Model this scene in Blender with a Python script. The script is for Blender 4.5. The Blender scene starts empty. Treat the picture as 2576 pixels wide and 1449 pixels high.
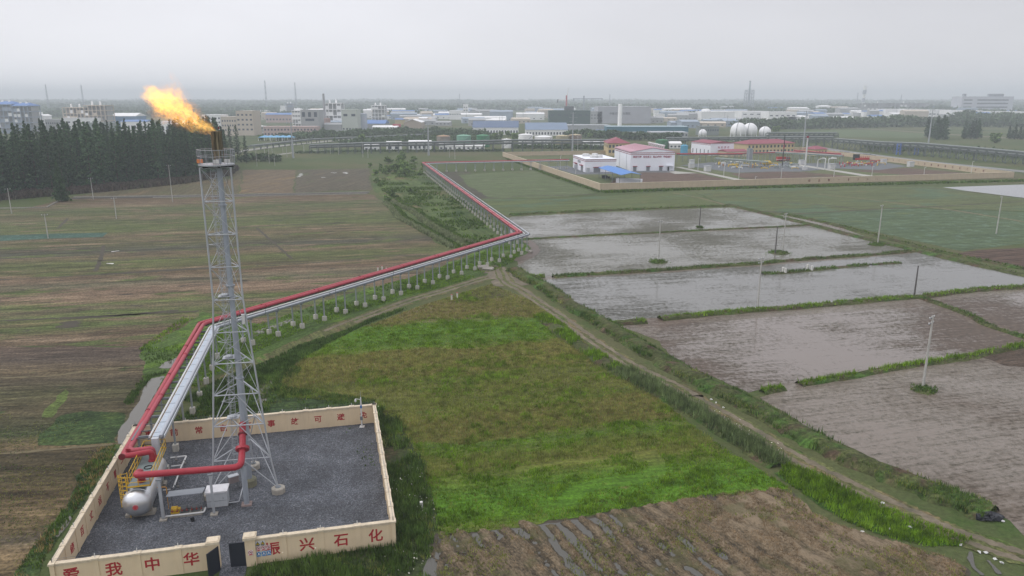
import bpy, bmesh, math, random
import numpy as np
from mathutils import Vector, Matrix
S = bpy.context.scene
COL = S.collection
R = math.radians
# ------------------------------------------------------------------ camera, sky, sun, exposure
FPX, CAMH, PIT = 1868.0, 40.0, R(14.3)           # focal length in pixels of a 2576 wide frame, height, pitch
cam = bpy.data.objects.new("camera", bpy.data.cameras.new("camera"))
COL.objects.link(cam)
cam.location = (0, 0, CAMH)
cam.rotation_euler = (math.pi / 2 - PIT, 0, 0)
cam.data.sensor_width = 36
cam.data.lens = 36 * FPX / 2576
cam.data.clip_start, cam.data.clip_end = 0.5, 40000
S.camera = cam
SUN_EL, SUN_AZ = R(50), R(-95)                    # azimuth from +Y towards +X
W = bpy.data.worlds.new("World"); S.world = W; W.use_nodes = True
wn = W.node_tree; wn.nodes.clear()
def wnode(t, **k):
    n = wn.nodes.new(t)
    for a, b in k.items(): setattr(n, a, b)
    return n
sky = wnode('ShaderNodeTexSky', sky_type='NISHITA', sun_disc=False, sun_elevation=SUN_EL, sun_rotation=SUN_AZ)
sky.air_density, sky.dust_density = 1.0, 4.0
b1 = wnode('ShaderNodeBackground'); b1.inputs[1].default_value = 0.08
wn.links.new(sky.outputs[0], b1.inputs[0])
tc = wnode('ShaderNodeTexCoord')
sx = wnode('ShaderNodeSeparateXYZ'); wn.links.new(tc.outputs['Generated'], sx.inputs[0])
rz = wnode('ShaderNodeValToRGB'); wn.links.new(sx.outputs[2], rz.inputs[0])       # overcast dome, brighter overhead
e = rz.color_ramp.elements
e[0].position, e[0].color = 0.0, (.93, .925, .96, 1)
e[1].position, e[1].color = 0.8, (1.32, 1.32, 1.38, 1)
_m = e.new(.14); _m.color = (.80, .80, .85, 1)
_m = e.new(.3); _m.color = (1.02, 1.02, 1.08, 1)
nz = wnode('ShaderNodeTexNoise'); nz.inputs['Scale'].default_value = 2.2; nz.inputs['Detail'].default_value = 5
mp = wnode('ShaderNodeMapping'); mp.inputs['Scale'].default_value = (1, 1, 3.0)
wn.links.new(tc.outputs['Generated'], mp.inputs[0]); wn.links.new(mp.outputs[0], nz.inputs[0])
# the cloud deck is thinner (brighter) to the left of the view, thicker to the right
side = wnode('ShaderNodeMapRange'); side.inputs[1].default_value = -.25; side.inputs[2].default_value = .55
side.inputs[3].default_value = 1.07; side.inputs[4].default_value = .81; side.interpolation_type = 'SMOOTHSTEP'
wn.links.new(sx.outputs[0], side.inputs[0])
cl = wnode('ShaderNodeMapRange'); cl.inputs[1].default_value = .3; cl.inputs[2].default_value = .7
cl.inputs[3].default_value = .94; cl.inputs[4].default_value = 1.06
wn.links.new(nz.outputs[0], cl.inputs[0])
mu = wnode('ShaderNodeMath', operation='MULTIPLY'); wn.links.new(side.outputs[0], mu.inputs[0]); wn.links.new(cl.outputs[0], mu.inputs[1])
b2 = wnode('ShaderNodeBackground'); wn.links.new(rz.outputs[0], b2.inputs[0]); wn.links.new(mu.outputs[0], b2.inputs[1])
mx = wnode('ShaderNodeMixShader'); mx.inputs[0].default_value = .93
wn.links.new(b1.outputs[0], mx.inputs[1]); wn.links.new(b2.outputs[0], mx.inputs[2])
wo = wnode('ShaderNodeOutputWorld'); wn.links.new(mx.outputs[0], wo.inputs[0])
sl = bpy.data.lights.new("sun", 'SUN'); sl.energy = 0.8; sl.angle = R(25); sl.color = (1, .97, .93)
so = bpy.data.objects.new("sun", sl); COL.objects.link(so)
_d = Vector((math.sin(SUN_AZ) * math.cos(SUN_EL), math.cos(SUN_AZ) * math.cos(SUN_EL), math.sin(SUN_EL)))
so.rotation_euler = _d.to_track_quat('Z', 'Y').to_euler(); so.location = (0, 0, 300)
S.view_settings.view_transform = 'Standard'; S.view_settings.look = 'None'
S.view_settings.exposure = 0.1; S.view_settings.gamma = 1.0
S.cycles.use_denoising = True
S.cycles.max_bounces = 5; S.cycles.diffuse_bounces = 2; S.cycles.transparent_max_bounces = 6
S.cycles.volume_bounces = 0
# ------------------------------------------------------------------ photo pixel -> place
def K(ox, oy, s): return lambda x, y: ((ox + x / s) / 1.5528, (oy + y / s) / 1.5528)
c1, c2, c3, c4 = (K(o, 250, 2.576) for o in (0, 1000, 2000, 3000))
m1, m2, m3, m4 = K(0, 750, 2.576), K(1000, 750, 2.1467), K(2000, 750, 2.576), K(3000, 700, 2.576)
b1_, b2_, b3_ = K(0, 1250, 1.44875), K(1400, 1200, 1.38), K(2600, 1200, 1.38)
D = lambda x, y: (x, y)
def G(p, z=0.0):
    """the point at height z that the photograph shows at pixel p (2576 wide frame)"""
    u, v = (p[0] - 1288) / FPX, (p[1] - 724.5) / FPX
    d = Vector((u, math.cos(PIT) - v * math.sin(PIT), -math.sin(PIT) - v * math.cos(PIT)))
    t = (z - CAMH) / d.z
    return Vector((d.x * t, d.y * t, z))
def HT(b, ty):
    """height of an upright thing standing at ground pixel b whose top is at pixel row ty"""
    g = G(b); v = (724.5 - ty) / FPX
    a = math.atan(v) - PIT
    return CAMH + g.y * math.tan(a)
def GG(f, pts, z=0.0): return [G(f(*p), z) for p in pts]
# ------------------------------------------------------------------ materials
def lin(c): c /= 255; return c / 12.92 if c <= .04045 else ((c + .055) / 1.055) ** 2.4
ILL = 1.26
def C(r, g, b, k=1.0): return tuple(min(.9, lin(v) / ILL * k) for v in (r, g, b))
class NT:
    def __init__(s, name):
        s.m = bpy.data.materials.new(name); s.m.use_nodes = True; s.t = s.m.node_tree
        s.b = s.t.nodes['Principled BSDF']; s.out = s.t.nodes['Material Output']
    def n(s, typ, ins=None, **k):
        o = s.t.nodes.new('ShaderNode' + typ)
        for a, b in k.items(): setattr(o, a, b)
        for a, b in (ins or {}).items(): s.set(o.inputs[a], b)
        return o
    def set(s, sock, v):
        if isinstance(v, bpy.types.NodeSocket): s.t.links.new(v, sock)
        elif isinstance(v, bpy.types.Node): s.t.links.new(v.outputs[0], sock)
        elif isinstance(v, (tuple, list)) and len(v) == 3 and sock.type == 'RGBA': sock.default_value = (*v, 1)
        else: sock.default_value = v
    def math(s, op, a, b=0.0, c=None):
        o = s.n('Math', {0: a, 1: b}, operation=op)
        if c is not None: s.set(o.inputs[2], c)
        return o.outputs[0]
    def noise(s, vec, scale, detail=4, rough=.55, dist=0.0):
        return s.n('TexNoise', {'Vector': vec, 'Scale': scale, 'Detail': detail, 'Roughness': rough, 'Distortion': dist}).outputs[0]
    def vmul(s, vec, xyz): return s.n('VectorMath', {0: vec, 1: xyz}, operation='MULTIPLY').outputs[0]
    def mr(s, v, a, b, c=0.0, d=1.0, smooth=False):
        return s.n('MapRange', {0: v, 1: a, 2: b, 3: c, 4: d}, interpolation_type='SMOOTHSTEP' if smooth else 'LINEAR').outputs[0]
    def mix(s, f, a, b, mode='MIX'):
        o = s.n('Mix', data_type='RGBA', blend_type=mode)
        s.set(o.inputs[0], f); s.set(o.inputs[6], a); s.set(o.inputs[7], b)
        return o.outputs[2]
    def scale(s, col, f):
        o = s.n('VectorMath', {0: col}, operation='SCALE'); s.set(o.inputs[3], f); return o.outputs[0]
    def ramp(s, fac, stops, interp='LINEAR'):
        o = s.n('ValToRGB', {0: fac}); r = o.color_ramp; r.interpolation = interp
        while len(r.elements) > 1: r.elements.remove(r.elements[-1])
        for i, (p, c) in enumerate(stops):
            q = r.elements[0] if i == 0 else r.elements.new(p)
            q.position = p; q.color = (*c, 1)
        return o.outputs[0]
    def obj(s): return s.n('TexCoord').outputs['Object']
    def rot(s, vec, ang):
        return s.n('VectorRotate', {'Vector': vec, 'Angle': -ang}, rotation_type='Z_AXIS').outputs[0]
    def bump(s, h, strength=.5, dist=.1):
        s.set(s.b.inputs['Normal'], s.n('Bump', {'Height': h, 'Strength': strength, 'Distance': dist}).outputs[0])
MATS = {}
def paint(name, col, rough=.6, metal=0.0, var=.15, scale=1.5, streak=0.0, spec=.4):
    """a plain painted / cast / metal surface with mottled wear and run-down streaks"""
    if name in MATS: return MATS[name]
    k = NT(name); o = k.obj()
    n1 = k.noise(o, scale, 5, .6)
    f = k.mr(n1, .25, .75, 1 - var, 1 + var)
    if streak:
        n2 = k.noise(k.vmul(o, (3, 3, .25)), 1.3, 4, .6)
        f = k.math('MULTIPLY', f, k.mr(n2, .35, .7, 1.0, 1 - streak))
    k.set(k.b.inputs['Base Color'], k.scale(k.n('RGB').outputs[0], f))
    k.t.nodes['RGB'].outputs[0].default_value = (*col, 1)
    k.set(k.b.inputs['Roughness'], k.mr(n1, .2, .8, max(.05, rough - .1), min(1, rough + .1)))
    k.b.inputs['Metallic'].default_value = metal
    k.b.inputs['Specular IOR Level'].default_value = spec
    MATS[name] = k.m
    return k.m
def fieldmat(name, ang, stops=None, base=None, t0=0, t1=1, warp=3.0, patches=(), fine=.35, grain=.35, rows=None, island=0.0, bump=.6, gs=2.2, spec=.15):
    """farm land: strips across the furrow direction, patches, stretched furrow noise and grain"""
    k = NT(name); o = k.obj(); v = k.rot(o, ang)
    if stops:
        sp = k.n('SeparateXYZ', {0: v}).outputs
        wn_ = k.noise(k.vmul(v, (.025, .09, 0)), 1.0, 5, .62)
        wf = k.noise(k.vmul(v, (.5, .9, 0)), 1.0, 3, .6)
        y = k.math('ADD', sp[1], k.math('MULTIPLY', k.math('SUBTRACT', wn_, .5), warp))
        y = k.math('ADD', y, k.math('MULTIPLY', k.math('SUBTRACT', wf, .5), warp * .35))
        col = k.ramp(k.mr(y, t0, t1), stops)
    else:
        col = k.n('RGB').outputs[0]; k.t.nodes['RGB'].outputs[0].default_value = (*base, 1)
    for c, scl, lo, hi, st in patches:
        pn = k.noise(k.vmul(v, (scl, scl * st, 0)), 1.0, 6, .62, .3)
        col = k.mix(k.mr(pn, lo, hi, 0, 1, True), col, c)
    f0 = k.noise(k.vmul(v, (.03, .42, 0)), 1.0, 6, .72, .4); f1 = k.noise(k.vmul(v, (.22, 1.5, 0)), 1.0, 6, .7)
    f2 = k.noise(o, gs, 5, .7)
    f = k.math('MULTIPLY', k.mr(f1, .36, .64, 1 - fine, 1 + fine), k.mr(f2, .36, .64, 1 - grain, 1 + grain))
    f = k.math('MULTIPLY', f, k.mr(f0, .36, .64, 1 - fine * .8, 1 + fine * .8))
    h = k.math('ADD', f1, f2)
    if rows:
        wv = k.n('TexWave', {'Vector': v, 'Scale': 2 * math.pi / 20 / rows[0] * 1.0, 'Distortion': 1.2, 'Detail': 2.0, 'Detail Scale': .4}, wave_type='BANDS', bands_direction=rows[2] if len(rows) > 2 else 'Y').outputs['Fac']
        f = k.math('MULTIPLY', f, k.mr(wv, 0, 1, 1 - rows[1], 1 + rows[1])); h = k.math('ADD', h, wv)
    if island:
        ri = k.n('NewGeometry').outputs['Random Per Island']
        f = k.math('MULTIPLY', f, k.mr(ri, 0, 1, 1 - island, 1 + island))
    k.set(k.b.inputs['Base Color'], k.scale(col, f))
    k.b.inputs['Roughness'].default_value = .9; k.b.inputs['Specular IOR Level'].default_value = spec
    if bump: k.bump(h, bump, .15)
    return k.m
def leafmat(name, cols, patch=.12, island=.35, trans=.3, rough=.7, tree=0.0):
    """foliage: every leaf or blade takes its own tint out of a short palette, drifting over metres"""
    k = NT(name); o = k.obj()
    ri = k.n('NewGeometry').outputs['Random Per Island']
    pn = k.noise(o, patch, 4, .6)
    u = k.math('ADD', k.math('MULTIPLY', ri, .55), k.mr(pn, .3, .7, 0, .45))
    col = k.ramp(u, [(i / max(1, len(cols) - 1), c) for i, c in enumerate(cols)])
    col = k.scale(col, k.mr(k.n('TexWhiteNoise', {'W': ri}, noise_dimensions='1D').outputs[0], 0, 1, 1 - island, 1 + island))
    col = k.scale(col, k.mr(k.noise(o, .8, 4, .65),   .36, .64, .55, 1.45))
    col = k.scale(col, k.mr(k.n('ObjectInfo').outputs['Random'], 0, 1, 1 - tree, 1 + tree))
    k.set(k.b.inputs['Base Color'], col); k.b.inputs['Roughness'].default_value = rough
    k.b.inputs['Specular IOR Level'].default_value = .2
    if trans:
        tr = k.n('BsdfTranslucent', {'Color': col}); ms = k.n('MixShader', {0: trans, 1: k.b.outputs[0], 2: tr.outputs[0]})
        k.t.links.new(ms.outputs[0], k.out.inputs[0])
    return k.m
# ------------------------------------------------------------------ objects
def tag(o, label=None, cat=None, group=None, kind=None):
    for a, b in (('label', label), ('category', cat), ('group', group), ('kind', kind)):
        if b: o[a] = b
    return o
def thing(name, label, cat, loc=(0, 0, 0), rz=0.0, group=None):
    o = bpy.data.objects.new(name, None); COL.objects.link(o)
    o.location = loc; o.rotation_euler = (0, 0, rz); o.empty_display_size = .2
    return tag(o, label, cat, group)
def dup(o, loc=None, rz=None, label=None, scale=None, parent=None):
    c = o.copy(); COL.objects.link(c)
    if parent: c.parent = parent
    if loc is not None: c.location = loc
    if rz is not None: c.rotation_euler = (0, 0, rz)
    if scale is not None: c.scale = scale
    if label: c['label'] = label
    for ch in o.children: dup(ch, parent=c)
    return c
class MB:
    """collects shapes (in the coordinates of the thing, or world) for one mesh object"""
    def __init__(s): s.v = []; s.f = []
    def add(s, vs, fs):
        n = len(s.v); s.v += [tuple(p) for p in vs]; s.f += [tuple(i + n for i in f) for f in fs]; return s
    def box(s, c, d, rz=0.0, tilt=None):
        x, y, z = d[0] / 2, d[1] / 2, d[2] / 2
        m = Matrix.Rotation(rz, 3, 'Z')
        if tilt: m = m @ Matrix.Rotation(tilt, 3, 'X')
        c = Vector(c)
        vs = [c + m @ Vector((a * x, b * y, e_ * z)) for e_ in (-1, 1) for b in (-1, 1) for a in (-1, 1)]
        return s.add(vs, [(0, 2, 3, 1), (4, 5, 7, 6), (0, 1, 5, 4), (2, 6, 7, 3), (0, 4, 6, 2), (1, 3, 7, 5)])
    def beam(s, a, b, w, h=None):
        a, b = Vector(a), Vector(b); d = b - a; L = d.length
        if L < 1e-5: return s
        h = h or w; d /= L
        up = Vector((0, 0, 1)) if abs(d.z) < .95 else Vector((0, 1, 0))
        x = d.cross(up).normalized() * w / 2; y = x.cross(d).normalized() * h / 2
        vs = [p + sx_ * x + sy * y for p in (a, b) for sy in (-1, 1) for sx_ in (-1, 1)]
        return s.add(vs, [(0, 2, 3, 1), (4, 5, 7, 6), (0, 1, 5, 4), (2, 6, 7, 3), (0, 4, 6, 2), (1, 3, 7, 5)])
    def tube(s, pts, r, n=10, caps=True):
        """round pipe through points; r a number or a list; bends are rounded beforehand with soft()"""
        pts = [Vector(p) for p in pts]; m = len(pts); n0 = len(s.v)
        rs = r if isinstance(r, (list, tuple)) else [r] * m
        prev = None
        for i, p in enumerate(pts):
            d = (pts[min(i + 1, m - 1)] - pts[max(i - 1, 0)]).normalized()
            if prev is None:
                up = Vector((0, 0, 1)) if abs(d.z) < .9 else Vector((0, 1, 0)); x = d.cross(up).normalized()
            else: x = (prev - d * prev.dot(d)).normalized()
            prev = x; y = d.cross(x)
            s.v += [tuple(p + rs[i] * (math.cos(t) * x + math.sin(t) * y)) for t in (2 * math.pi * j / n for j in range(n))]
        for i in range(m - 1):
            for j in range(n):
                a, b = n0 + i * n + j, n0 + i * n + (j + 1) % n
                s.f.append((a, b, b + n, a + n))
        if caps: s.f += [tuple(n0 + j for j in range(n))[::-1], tuple(n0 + (m - 1) * n + j for j in range(n))]
        return s
    def lathe(s, prof, c=(0, 0, 0), n=20, ax='Z'):
        c = Vector(c); n0 = len(s.v); m = len(prof)
        for r, z in prof:
            for j in range(n):
                t = 2 * math.pi * j / n
                q = (r * math.cos(t), r * math.sin(t), z)
                if ax == 'X': q = (z, q[0], q[1])
                elif ax == 'Y': q = (q[0], z, q[1])
                s.v.append(tuple(c + Vector(q)))
        for i in range(m - 1):
            for j in range(n):
                a, b = n0 + i * n + j, n0 + i * n + (j + 1) % n
                s.f.append((a, b, b + n, a + n))
        s.f += [tuple(n0 + j for j in range(n))[::-1], tuple(n0 + (m - 1) * n + j for j in range(n))]
        return s
    def poly(s, pts):
        return s.add(pts, [tuple(range(len(pts)))])
    def prism(s, pts, z0, z1):
        n = len(pts); vs = [(p[0], p[1], z0) for p in pts] + [(p[0], p[1], z1) for p in pts]
        return s.add(vs, [tuple(range(n))[::-1], tuple(range(n, 2 * n))] + [(i, (i + 1) % n, n + (i + 1) % n, n + i) for i in range(n)])
    def sphere(s, c, r, u=16, v=10, sc=(1, 1, 1)):
        prof = [(max(1e-3, r * math.sin(math.pi * i / v)) , -r * math.cos(math.pi * i / v)) for i in range(v + 1)]
        n0 = len(s.v); s.lathe(prof, (0, 0, 0), u)
        s.v[n0:] = [(c[0] + p[0] * sc[0], c[1] + p[1] * sc[1], c[2] + p[2] * sc[2]) for p in s.v[n0:]]
        return s
    def build(s, name, mat, parent=None, world=True, smooth=False, kind=None, **t):
        vs = s.v
        if parent is not None and world:
            inv = Matrix.Rotation(-parent.rotation_euler.z, 3, 'Z'); l = parent.location
            vs = [tuple(inv @ (Vector(p) - l)) for p in vs]
        me = bpy.data.meshes.new(name); me.from_pydata(vs, [], s.f); me.update()
        fix = bmesh.new(); fix.from_mesh(me); bmesh.ops.recalc_face_normals(fix, faces=fix.faces); fix.to_mesh(me); fix.free()
        me.materials.append(mat)
        if smooth:
            me.polygons.foreach_set('use_smooth', [True] * len(me.polygons))
            try: me.set_sharp_from_angle(angle=R(40))
            except Exception: pass
        o = bpy.data.objects.new(name, me); COL.objects.link(o)
        if parent is not None: o.parent = parent
        if kind: o['kind'] = kind
        return tag(o, **t) if t else o
def inst(name, src, parent, loc, scale=(1, 1, 1), rz=0.0, rot=None):
    o = bpy.data.objects.new(name, src.data if isinstance(src, bpy.types.Object) else src); COL.objects.link(o)
    o.parent = parent; o.location = loc; o.scale = scale; o.rotation_euler = rot or (0, 0, rz)
    return o
def soft(pts, r=.6, n=5):
    """round the corners of a polyline"""
    pts = [Vector(p) for p in pts]; out = [pts[0]]
    for a, b, c in zip(pts, pts[1:], pts[2:]):
        q = min(r, (b - a).length * .45, (c - b).length * .45)
        p0, p1 = b + (a - b).normalized() * q, b + (c - b).normalized() * q
        out += [p0.lerp(b, t).lerp(b.lerp(p1, t), t) for t in (i / n for i in range(n + 1))]
    return out + [pts[-1]]
# ------------------------------------------------------------------ scatter helpers (numpy)
RNG = np.random.default_rng(11)
def vnoise(x, y, s, seed=0, oct=3):
    out = np.zeros_like(x); amp = 1.0; tot = 0
    for o in range(oct):
        X, Y = x / s * 2 ** o + seed * 17.3, y / s * 2 ** o - seed * 9.1
        xi, yi = np.floor(X), np.floor(Y); fx, fy = X - xi, Y - yi
        fx, fy = fx * fx * (3 - 2 * fx), fy * fy * (3 - 2 * fy)
        hsh = lambda a, b: np.modf(np.abs(np.sin(a * 127.1 + b * 311.7 + seed) * 43758.5453))[0]
        out += amp * ((hsh(xi, yi) * (1 - fx) + hsh(xi + 1, yi) * fx) * (1 - fy) + (hsh(xi, yi + 1) * (1 - fx) + hsh(xi + 1, yi + 1) * fx) * fy)
        tot += amp; amp *= .5
    return out / tot
def inpoly(x, y, poly):
    r = np.zeros(len(x), bool); n = len(poly)
    for i in range(n):
        (xa, ya), (xb, yb) = poly[i][:2], poly[(i + 1) % n][:2]
        c = ((ya > y) != (yb > y)) & (x < (xb - xa) * (y - ya) / (yb - ya + 1e-12) + xa)
        r ^= c
    return r
def scat(poly, dens):
    p = np.array([q[:2] for q in poly]); lo, hi = p.min(0), p.max(0)
    n = int((hi - lo).prod() * dens)
    q = lo + RNG.random((n, 2)) * (hi - lo)
    return q[inpoly(q[:, 0], q[:, 1], p)]
def scatline(pts, w, per_m):
    out = []
    for a, b in zip(pts, pts[1:]):
        a, b = np.array(a[:2]), np.array(b[:2]); L = np.linalg.norm(b - a); n = max(1, int(L * per_m))
        d = (b - a) / L; nn = np.array([-d[1], d[0]])
        t = RNG.random(n)[:, None]; s_ = (RNG.random(n)[:, None] + RNG.random(n)[:, None] - 1) * w / 2
        out.append(a + (b - a) * t + nn * s_)
    return np.concatenate(out)
def raw_mesh(name, verts, nper, mat, kind='stuff', label=None, parent=None):
    """verts: (N*nper,3); every nper consecutive verts are one face"""
    n = len(verts) // nper
    me = bpy.data.meshes.new(name)
    me.vertices.add(len(verts)); me.vertices.foreach_set('co', verts.astype(np.float32).ravel())
    me.loops.add(n * nper); me.loops.foreach_set('vertex_index', np.arange(n * nper, dtype=np.int32))
    me.polygons.add(n); me.polygons.foreach_set('loop_start', np.arange(0, n * nper, nper, dtype=np.int32))
    try: me.polygons.foreach_set('loop_total', np.full(n, nper, dtype=np.int32))
    except Exception: pass
    me.update(calc_edges=True); me.materials.append(mat)
    o = bpy.data.objects.new(name, me); COL.objects.link(o)
    if kind: o['kind'] = kind
    if label: o['label'] = label
    if parent: o.parent = parent
    return o
def blades(pos, h, w, nb=4, lean=.45, z=0.0, spread=.12):
    """grass or weed tufts: nb blades each, one triangle per blade"""
    n = len(pos); h = np.broadcast_to(np.asarray(h, float), (n,))
    P_ = np.repeat(pos, nb, 0); H_ = np.repeat(h, nb) * (.55 + .6 * RNG.random(n * nb)); N = n * nb
    a = RNG.random(N) * 2 * np.pi; b = RNG.random(N) * 2 * np.pi
    o = RNG.normal(0, 1, (N, 2)) * (spread * np.repeat(h, nb)[:, None] + .02)
    base = P_ + o; ww = w * (.6 + .8 * RNG.random(N)) * (.5 + .5 * H_)
    zz = np.repeat(np.broadcast_to(np.asarray(z, float), (n,)), nb)
    le = lean * H_ * RNG.random(N)
    v = np.empty((N, 3, 3))
    v[:, 0, 0] = base[:, 0] - np.cos(a) * ww; v[:, 0, 1] = base[:, 1] - np.sin(a) * ww; v[:, 0, 2] = zz - .03
    v[:, 1, 0] = base[:, 0] + np.cos(a) * ww; v[:, 1, 1] = base[:, 1] + np.sin(a) * ww; v[:, 1, 2] = zz - .03
    v[:, 2, 0] = base[:, 0] + np.cos(b) * le; v[:, 2, 1] = base[:, 1] + np.sin(b) * le; v[:, 2, 2] = zz + H_
    return v.reshape(-1, 3)
def leaves(c, r, n, size, flat=.6):
    """n leaf-sized quads filling an ellipsoid of centre c, radii r, denser near its skin"""
    d = RNG.normal(0, 1, (n, 3)); d /= np.linalg.norm(d, axis=1)[:, None]
    q = np.array(c) + d * np.array(r) * (RNG.random(n)[:, None] ** .45)
    return quads(q, size, n)
def quads(q, size, n):
    u = RNG.normal(0, 1, (n, 3)); u /= np.linalg.norm(u, axis=1)[:, None]
    w_ = np.cross(u, RNG.normal(0, 1, (n, 3))); w_ /= np.linalg.norm(w_, axis=1)[:, None]
    s = (size * (.5 + RNG.random(n)))[:, None]
    v = np.empty((n, 4, 3)); v[:, 0] = q - u * s; v[:, 1] = q + w_ * s * .6; v[:, 2] = q + u * s; v[:, 3] = q - w_ * s * .6
    return v.reshape(-1, 3)
# ------------------------------------------------------------------ palette of the land
OLIVE, OLIVE2, BRIGHT, DARKG = C(88, 96, 58), C(80, 90, 60), C(86, 118, 42), C(58, 76, 38)
TAN, STRAW, BROWN, SOIL = C(124, 108, 86), C(138, 118, 88), C(98, 84, 66), C(86, 76, 68)
GREYB, TEAL, LIME = C(84, 80, 70), C(76, 100, 84), C(94, 128, 36)
FA = R(12.5)                                       # furrows run about this way
def perp(p, a=FA): return -p[0] * math.sin(a) + p[1] * math.cos(a)
def strips(f, x, rows, a=FA):
    """strip colours listed from far to near down one pixel column -> ramp stops"""
    st = sorted((perp(G(f(x, y)), a), c) for y, c in rows)
    t0, t1 = st[0][0], st[-1][0]
    return [((t - t0) / (t1 - t0), c) for t, c in st], t0, t1
def fine(pts, step=1.5):
    out = []
    for a, b in zip(pts, pts[1:]):
        n = max(1, int((b - a).length / step)); out += [a.lerp(b, i / n) for i in range(n)]
    return out + [pts[-1]]
def smooth_line(pts, it=3):
    for _ in range(it):
        q = [pts[0]]
        for a, b in zip(pts, pts[1:]): q += [a.lerp(b, .25), a.lerp(b, .75)]
        pts = q + [pts[-1]]
    return pts
RAGGED = {'paddy_field': (1.2, .8), 'fallow_field': (.7, 1.0), 'stubble_subsoil': (.6, .9), 'puddle_water': (.4, .25), 'weedy_ground': (.6, .9), 'grass_verge': (.6, .8), 'rack_verge': (1.0, 1.2), 'weedy_plot': (.6, .9), 'tilled_plot': (.8, .6), 'canal_water': (.5, .35), 'rough_verge': (.6, .8), 'ploughed_field': (3, 1.5), 'crop_field': (3, 1.2), 'cabbage_field': (3, 1.2), 'strip_field': (3, 1.5), 'stubble_strip_field': (1.5, 1.0)}
def sheet(name, pts, z, mat, sub=0):
    if name in RAGGED:
        pts = fine([Vector((p[0], p[1], 0)) for p in pts] + [Vector((pts[0][0], pts[0][1], 0))], RAGGED[name][0])[:-1]; a_ = np.array([p[:2] for p in pts]); w = RAGGED[name][1]
        a_ = a_ + w * np.column_stack([vnoise(a_[:, 0], a_[:, 1], 2.5 * w + .8, 91) - .5, vnoise(a_[:, 0], a_[:, 1], 2.5 * w + .8, 92) - .5]) * 2; pts = [tuple(p) for p in a_]
    mb = MB(); mb.poly([(p[0], p[1], z) for p in pts])
    return mb.build(name, mat, kind='structure')
# ------------------------------------------------------------------ the plain
gm = NT("rough_ground_material"); o = gm.obj()
n1 = gm.noise(o, .012, 6, .6); n2 = gm.noise(o, .15, 6, .65); n3 = gm.noise(o, 1.8, 5, .7)
col = gm.ramp(gm.mr(n1, .3, .7), [(0, C(66, 80, 46)), (.4, C(80, 92, 54)), (.7, C(94, 96, 64)), (1, C(100, 94, 72))])
col = gm.mix(gm.mr(n2, .5, .68, 0, .8, True), col, C(70, 92, 44)); col = gm.mix(gm.mr(n2, .3, .42, .6, 0, True), col, C(92, 82, 64))
gm.set(gm.b.inputs['Base Color'], gm.scale(col, gm.mr(n3, .3, .7, .72, 1.28)))
gm.b.inputs['Roughness'].default_value = .95; gm.b.inputs['Specular IOR Level'].default_value = .15
gm.bump(gm.math('ADD', n2, n3), .6, .2)
GRASSM = gm.m
mb = MB()
mb.poly([(-6000, -120, 0), (6000, -120, 0), (6000, 8200, 0), (-6000, 8200, 0)])
mb.build('ground', GRASSM, kind='structure')
# ------------------------------------------------------------------ left: harvested strips
lst, a0, a1 = strips(m1, 520, [(100, BROWN), (150, C(112, 98, 80)), (200, C(84, 92, 60)), (262, C(96, 92, 66)), (280, C(108, 100, 76)), (300, C(88, 92, 62)),
    (400, C(88, 96, 58)), (470, C(104, 94, 72)), (545, C(92, 90, 62)), (620, C(76, 76, 64)), (668, C(108, 96, 74)), (735, C(88, 94, 56)), (800, C(92, 92, 60)),
    (850, C(98, 84, 62)), (895, C(112, 96, 78)), (950, C(96, 92, 72)), (1020, C(120, 102, 84)), (1110, C(122, 104, 84)), (1150, C(90, 100, 56)),
    (1195, C(102, 94, 72)), (1260, C(90, 102, 56)), (1310, C(100, 92, 66)), (1380, C(80, 92, 50)), (1430, C(98, 84, 66))])
lfm = fieldmat('strip_field_material', FA, lst, None, a0, a1, warp=9.0, fine=.5, grain=.5,
    patches=((C(86, 96, 54), .05, .54, .64, 4), (C(122, 106, 86), .045, .55, .66, 5), (C(70, 66, 58), .10, .6, .7, 3)))
sheet('strip_field', [G(p) for p in ((-900, 536), (-100, 536), (60, 526), (150, 503), (240, 497), (935, 489), (1010, 540), (1100, 612), (1195, 640), (1010, 706), (850, 760), (640, 838), (380, 872), (-900, 872))], .02, lfm)
near, c0, c1n = strips(b1_, 200, [(-20, C(90, 92, 58)), (30, C(76, 96, 48)), (70, C(84, 90, 54)), (110, C(110, 94, 76)), (170, C(88, 76, 66)), (230, C(86, 76, 66)), (290, C(98, 86, 66)),
    (340, C(82, 74, 58)), (420, C(78, 76, 52)), (520, C(84, 76, 56)), (640, C(66, 72, 46)), (712, C(104, 90, 66)), (760, C(76, 68, 50)), (900, C(74, 66, 46)),
    (1000, C(84, 72, 52)), (1060, C(112, 96, 72)), (1180, C(104, 90, 66)), (1240, C(88, 80, 66)), (1320, C(110, 94, 70)), (1449, C(96, 84, 60))], R(6))
nfm = fieldmat('stubble_strip_material', R(6), near, None, c0, c1n, warp=4.0, fine=.5, grain=.45, island=0,
    patches=((C(58, 78, 40), .10, .6, .7, 2), (C(122, 106, 82), .09, .62, .74, 2.5), (C(56, 52, 46), .13, .64, .74, 2)))
sheet('stubble_strip_field', [G(p) for p in ((-900, 872), (380, 872), (600, 850), (520, 890), (440, 905), (400, 960), (340, 1060), (300, 1120), (235, 1190), (100, 1420), (40, 1520), (-900, 1520))], .03, nfm)
gf = fieldmat('weed_patch_material', R(20), None, C(56, 74, 40), patches=((C(84, 100, 52), .2, .5, .7, 1.5), (C(40, 54, 30), .35, .5, .68, 1)), grain=.55)
sheet('weedy_plot', GG(b1_, ((350, 540), (480, 520), (700, 528), (690, 590), (660, 700), (480, 705), (215, 715), (240, 640))), .045, gf)
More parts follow.
